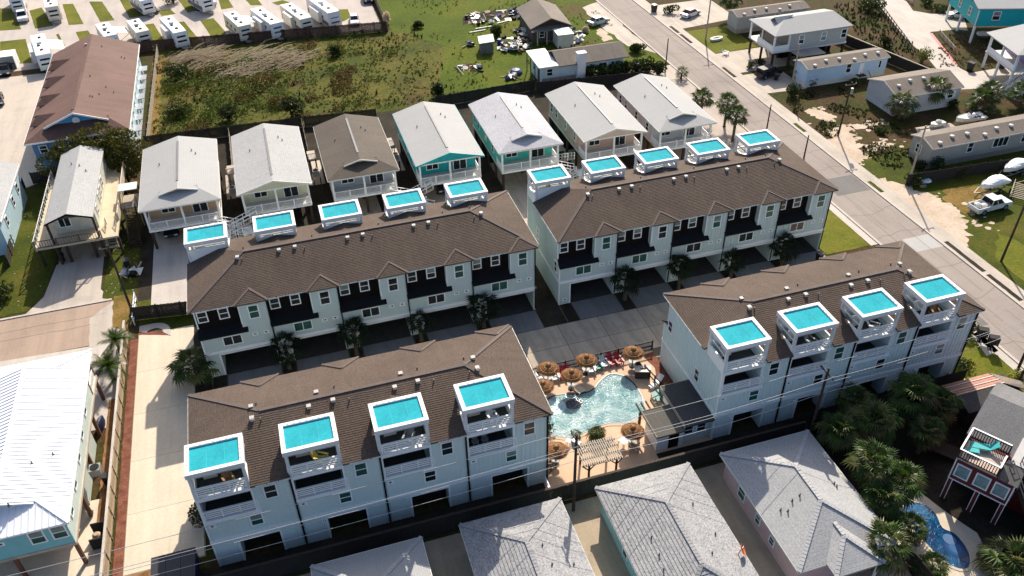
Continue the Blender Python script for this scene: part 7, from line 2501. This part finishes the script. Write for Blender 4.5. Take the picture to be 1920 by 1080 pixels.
scrap('small dark rubbish heap in the grass left of the leaning hut', *g(880, 85), .9, 9, .4, 8, 1)
scrap('pale rubbish pieces in the shade under the meadow fence', *g(958, 165), 1.2, 10, .4, 9, 1)
scrap('planter and rubbish heap in the yard behind the leftmost driveway fence', -21.0, 92.0, 1.2, 12, .3, 10, 0)
for k, (p, q) in enumerate((((892, 55), (922, 50)), ((880, 62), (910, 57)), ((932, 45), (955, 39)), ((930, 22), (950, 20)))):
    a = Vector(g(*p)); b = Vector(g(*q))
    o = MB().box(0, -.12, 0, (b-a).length, .12, .16).build('timber_beam', WHITE2, None, (a.x, a.y, .02), math.atan2(b.y-a.y, b.x-a.x))
    tag(o, ('long pale beam lying on the grass, second from the bottom', 'long pale beam lowest on the grass by the bank', 'tilted pale beam beside the white drums', 'short pale beam beside the derelict house roof')[k], 'beam')
x, y = g(912, 95)
t = thing('leaning_hut', 'small leaning hut with pale roof beside the scrap heap', 'hut', (x, y, 0), rad(-10))
MB().box(-1.2, -1.4, 0, 1.2, 1.4, 2.0).build('wall', paint('grey_hut_boards', (.16, .16, .15), .8, .3), t)
MB().slab([(-1.4, -1.6, 2.05), (1.4, -1.6, 2.3), (1.4, 1.6, 2.5), (-1.4, 1.6, 2.2)], .08).build('roof', WHITE2, t)
t = thing('tarpaulin', 'dark blue tarpaulin over a low heap on the bright grass', 'tarpaulin', (*g(967, 138), 0), .4)
MB().lathe(0, 0, [(1.2, 0), (1.1, .5), (.7, .8), (.1, .9)], 9).build('cover', paint('blue_tarp', (.03, .05, .16), .5), t)
# dark open bank behind the derelict house
sheet('dark_bank', ragged([g(868, 32), g(905, 22), g(1000, 12), g(1000, 28), g(930, 36), g(868, 46)], 1.5, .4, 3), .014, DIRTD)
sheet('sand_spot', [g(1122, 52), g(1132, 56), g(1150, 74), g(1132, 78), g(1118, 62)], .012, SANDM, .4, .6, 5)
# deck chairs seen on a few roof decks
def deckset(ix, root, u, mat, lab, rz, w):
    x = root.location.x+u*w+2.6; sgn = 1 if root.location.y > 60 else -1
    y = root.location.y+sgn*(TH_D-1.0)
    t = thing('deck_chair', lab, 'chair', (x, y, 8.43), rz)
    for k, me in shared('dk'+mat.name, lambda: adirondack(mat)).items():
        put(k, me, t)
YEL = paint('yellow_plastic', (.62, .50, .12), .5); GRYP = paint('grey_plastic', (.3, .31, .32), .5); TANP = paint('tan_wicker', (.36, .20, .09), .7)
deckset(0, T_SW, 0, TANP, 'tan wicker chair on the leftmost roof deck of the nearest block', .4, 7.1)
deckset(1, T_SW, 1, YEL, 'yellow chair on the second roof deck of the nearest block', 1.0, 7.1)
deckset(2, T_SW, 2, GRYP, 'grey chair on the third roof deck of the nearest block', -.5, 7.1)
deckset(3, T_SW, 3, WHP, 'white chair on the rightmost roof deck of the nearest block', .2, 7.1)
deckset(4, T_SE, 1, GRYP, 'grey chair on the second roof deck of the block right of the pool', .3, 6.75)
deckset(5, T_SE, 2, WHP, 'white chair on the third roof deck of the block right of the pool', .8, 6.75)
deckset(6, T_SE, 3, TANP, 'wicker chair on the roof deck nearest the street corner', -.3, 6.75)
deckset(7, T_NE, 0, TANP, 'wicker chair on the first roof deck of the right five-unit block', .3, 6.74)
for u, lab in ((3, 'left'), (3.12, 'right')):
    x = T_SW.location.x+u*7.1+1.0; y = T_SW.location.y-(TH_D-1.1)
    t = thing('balcony_chair', '%s grey round backed chair on the balcony nearest the pool' % lab, 'chair', (x, y, 5.86), 0)
    MB().lathe(0, 0, [(.3, .4), (.34, .44), (.3, .48)], 10).build('seat', GRYP, t)
    o = MB().lathe(0, 0, [(.36, 0), (.36, .05)], 12).build('backrest', GRYP, t, (0, .3, .85)); o.rotation_euler = (rad(75), 0, 0)
    for k in range(4):
        MB().box(-.03, -.03, 0, .03, .03, .4).build('leg', GRYP, t, (.2*(1 if k % 2 else -1), .2*(1 if k < 2 else -1), 0))
# outdoor stairs of the red house garden
t = thing('outdoor_stairs', 'dark wooden outdoor stairs in shade left of the red house', 'stairs', (*g(1762, 850), 0), rad(58))
for k in range(10):
    MB().box(-.9, -.16, 0, .9, .16, .06).build('tread', WOODD, t, (0, -1.8+k*.36, .1+k*.12))
for k, (px, py, lab) in enumerate(((1360, 103, 'white lawn chair pair seat nearest the grey stilt house stairs'), (1388, 60, 'pale garden chair beside the dark lawn'))):
    t = thing('garden_chair', lab, 'chair', (*g(px, py), 0), .6)
    for kk, me in ADK['white'].items():
        put(kk, me, t)

# air conditioners and side landings in the gaps between the stilt houses
acb = MB().box(-.42, -.42, .1, .42, .42, .95).mesh('cabinet', STEEL); acf = MB().lathe(0, 0, [(.34, .951), (.34, .99), (.28, .99)], 12).mesh('fan_guard', BLACKM); acp = MB().box(-.55, -.55, 0, .55, .55, .1).mesh('pad', CONCG)
for x, y, lab in ((-7.9, 103.5, 'air conditioner in the gap between the two leftmost pale roofs'), (3.2, 104.5, 'air conditioner between the speckled roof and the brown roof'), (14.4, 105.5, 'air conditioner between the brown roof and the teal gabled house'), (25.8, 104.0, 'air conditioner between the teal gabled house and the mint house')):
    t = thing('air_conditioner', lab, 'air conditioner', (x, y, 2.2), 0)
    put('cabinet', acb, t); put('fan_guard', acf, t); put('pad', acp, t)
    for dx in (-.45, .45):
        for dy in (-.45, .45):
            MB().box(dx-.06, dy-.06, -2.2, dx+.06, dy+.06, 0).build('leg', WOODD, t)
for x, y, lab in ((-7.9, 109.4, 'small white side landing between the two leftmost pale roofs'), (14.4, 110.2, 'small white side landing between the brown roof and the teal gabled house'), (3.2, 110.0, 'small white side landing beside the brown roof')):
    t = thing('side_landing', lab, 'landing', (x, y, 0), 0)
    MB().box(-.55, -1.3, 2.5, .55, 1.3, 2.62).build('floor', CONC, t)
    m = MB(); balusters(m, (-.5, -1.25), (.5, -1.25), 2.62, 3.5); m.build('railing', WHITE, t)
    for dx in (-.45, .45):
        for dy in (-1.2, 1.2):
            MB().box(dx-.06, dy-.06, 0, dx+.06, dy+.06, 2.5).build('leg', WOODD, t)
# wheeled bins standing about the pads and drives
for px, py, lab, mt in ((205, 905, 'dark bin by the tan wall below the metal roofed house', BINB), (1535, 488, 'dark bin by the corner of the right five-unit block', BINB), (240, 500, 'dark bin beside the leaning pole and the leftmost driveway', BINB), (1455, 150, 'dark bin on the pad behind the black suv', BINB), (118, 490, 'dark bin under the front deck of the narrow stilt house', BINB)):
    x, y = g(px, py); bin_(lab, x, y, R.uniform(0, 3), mt)
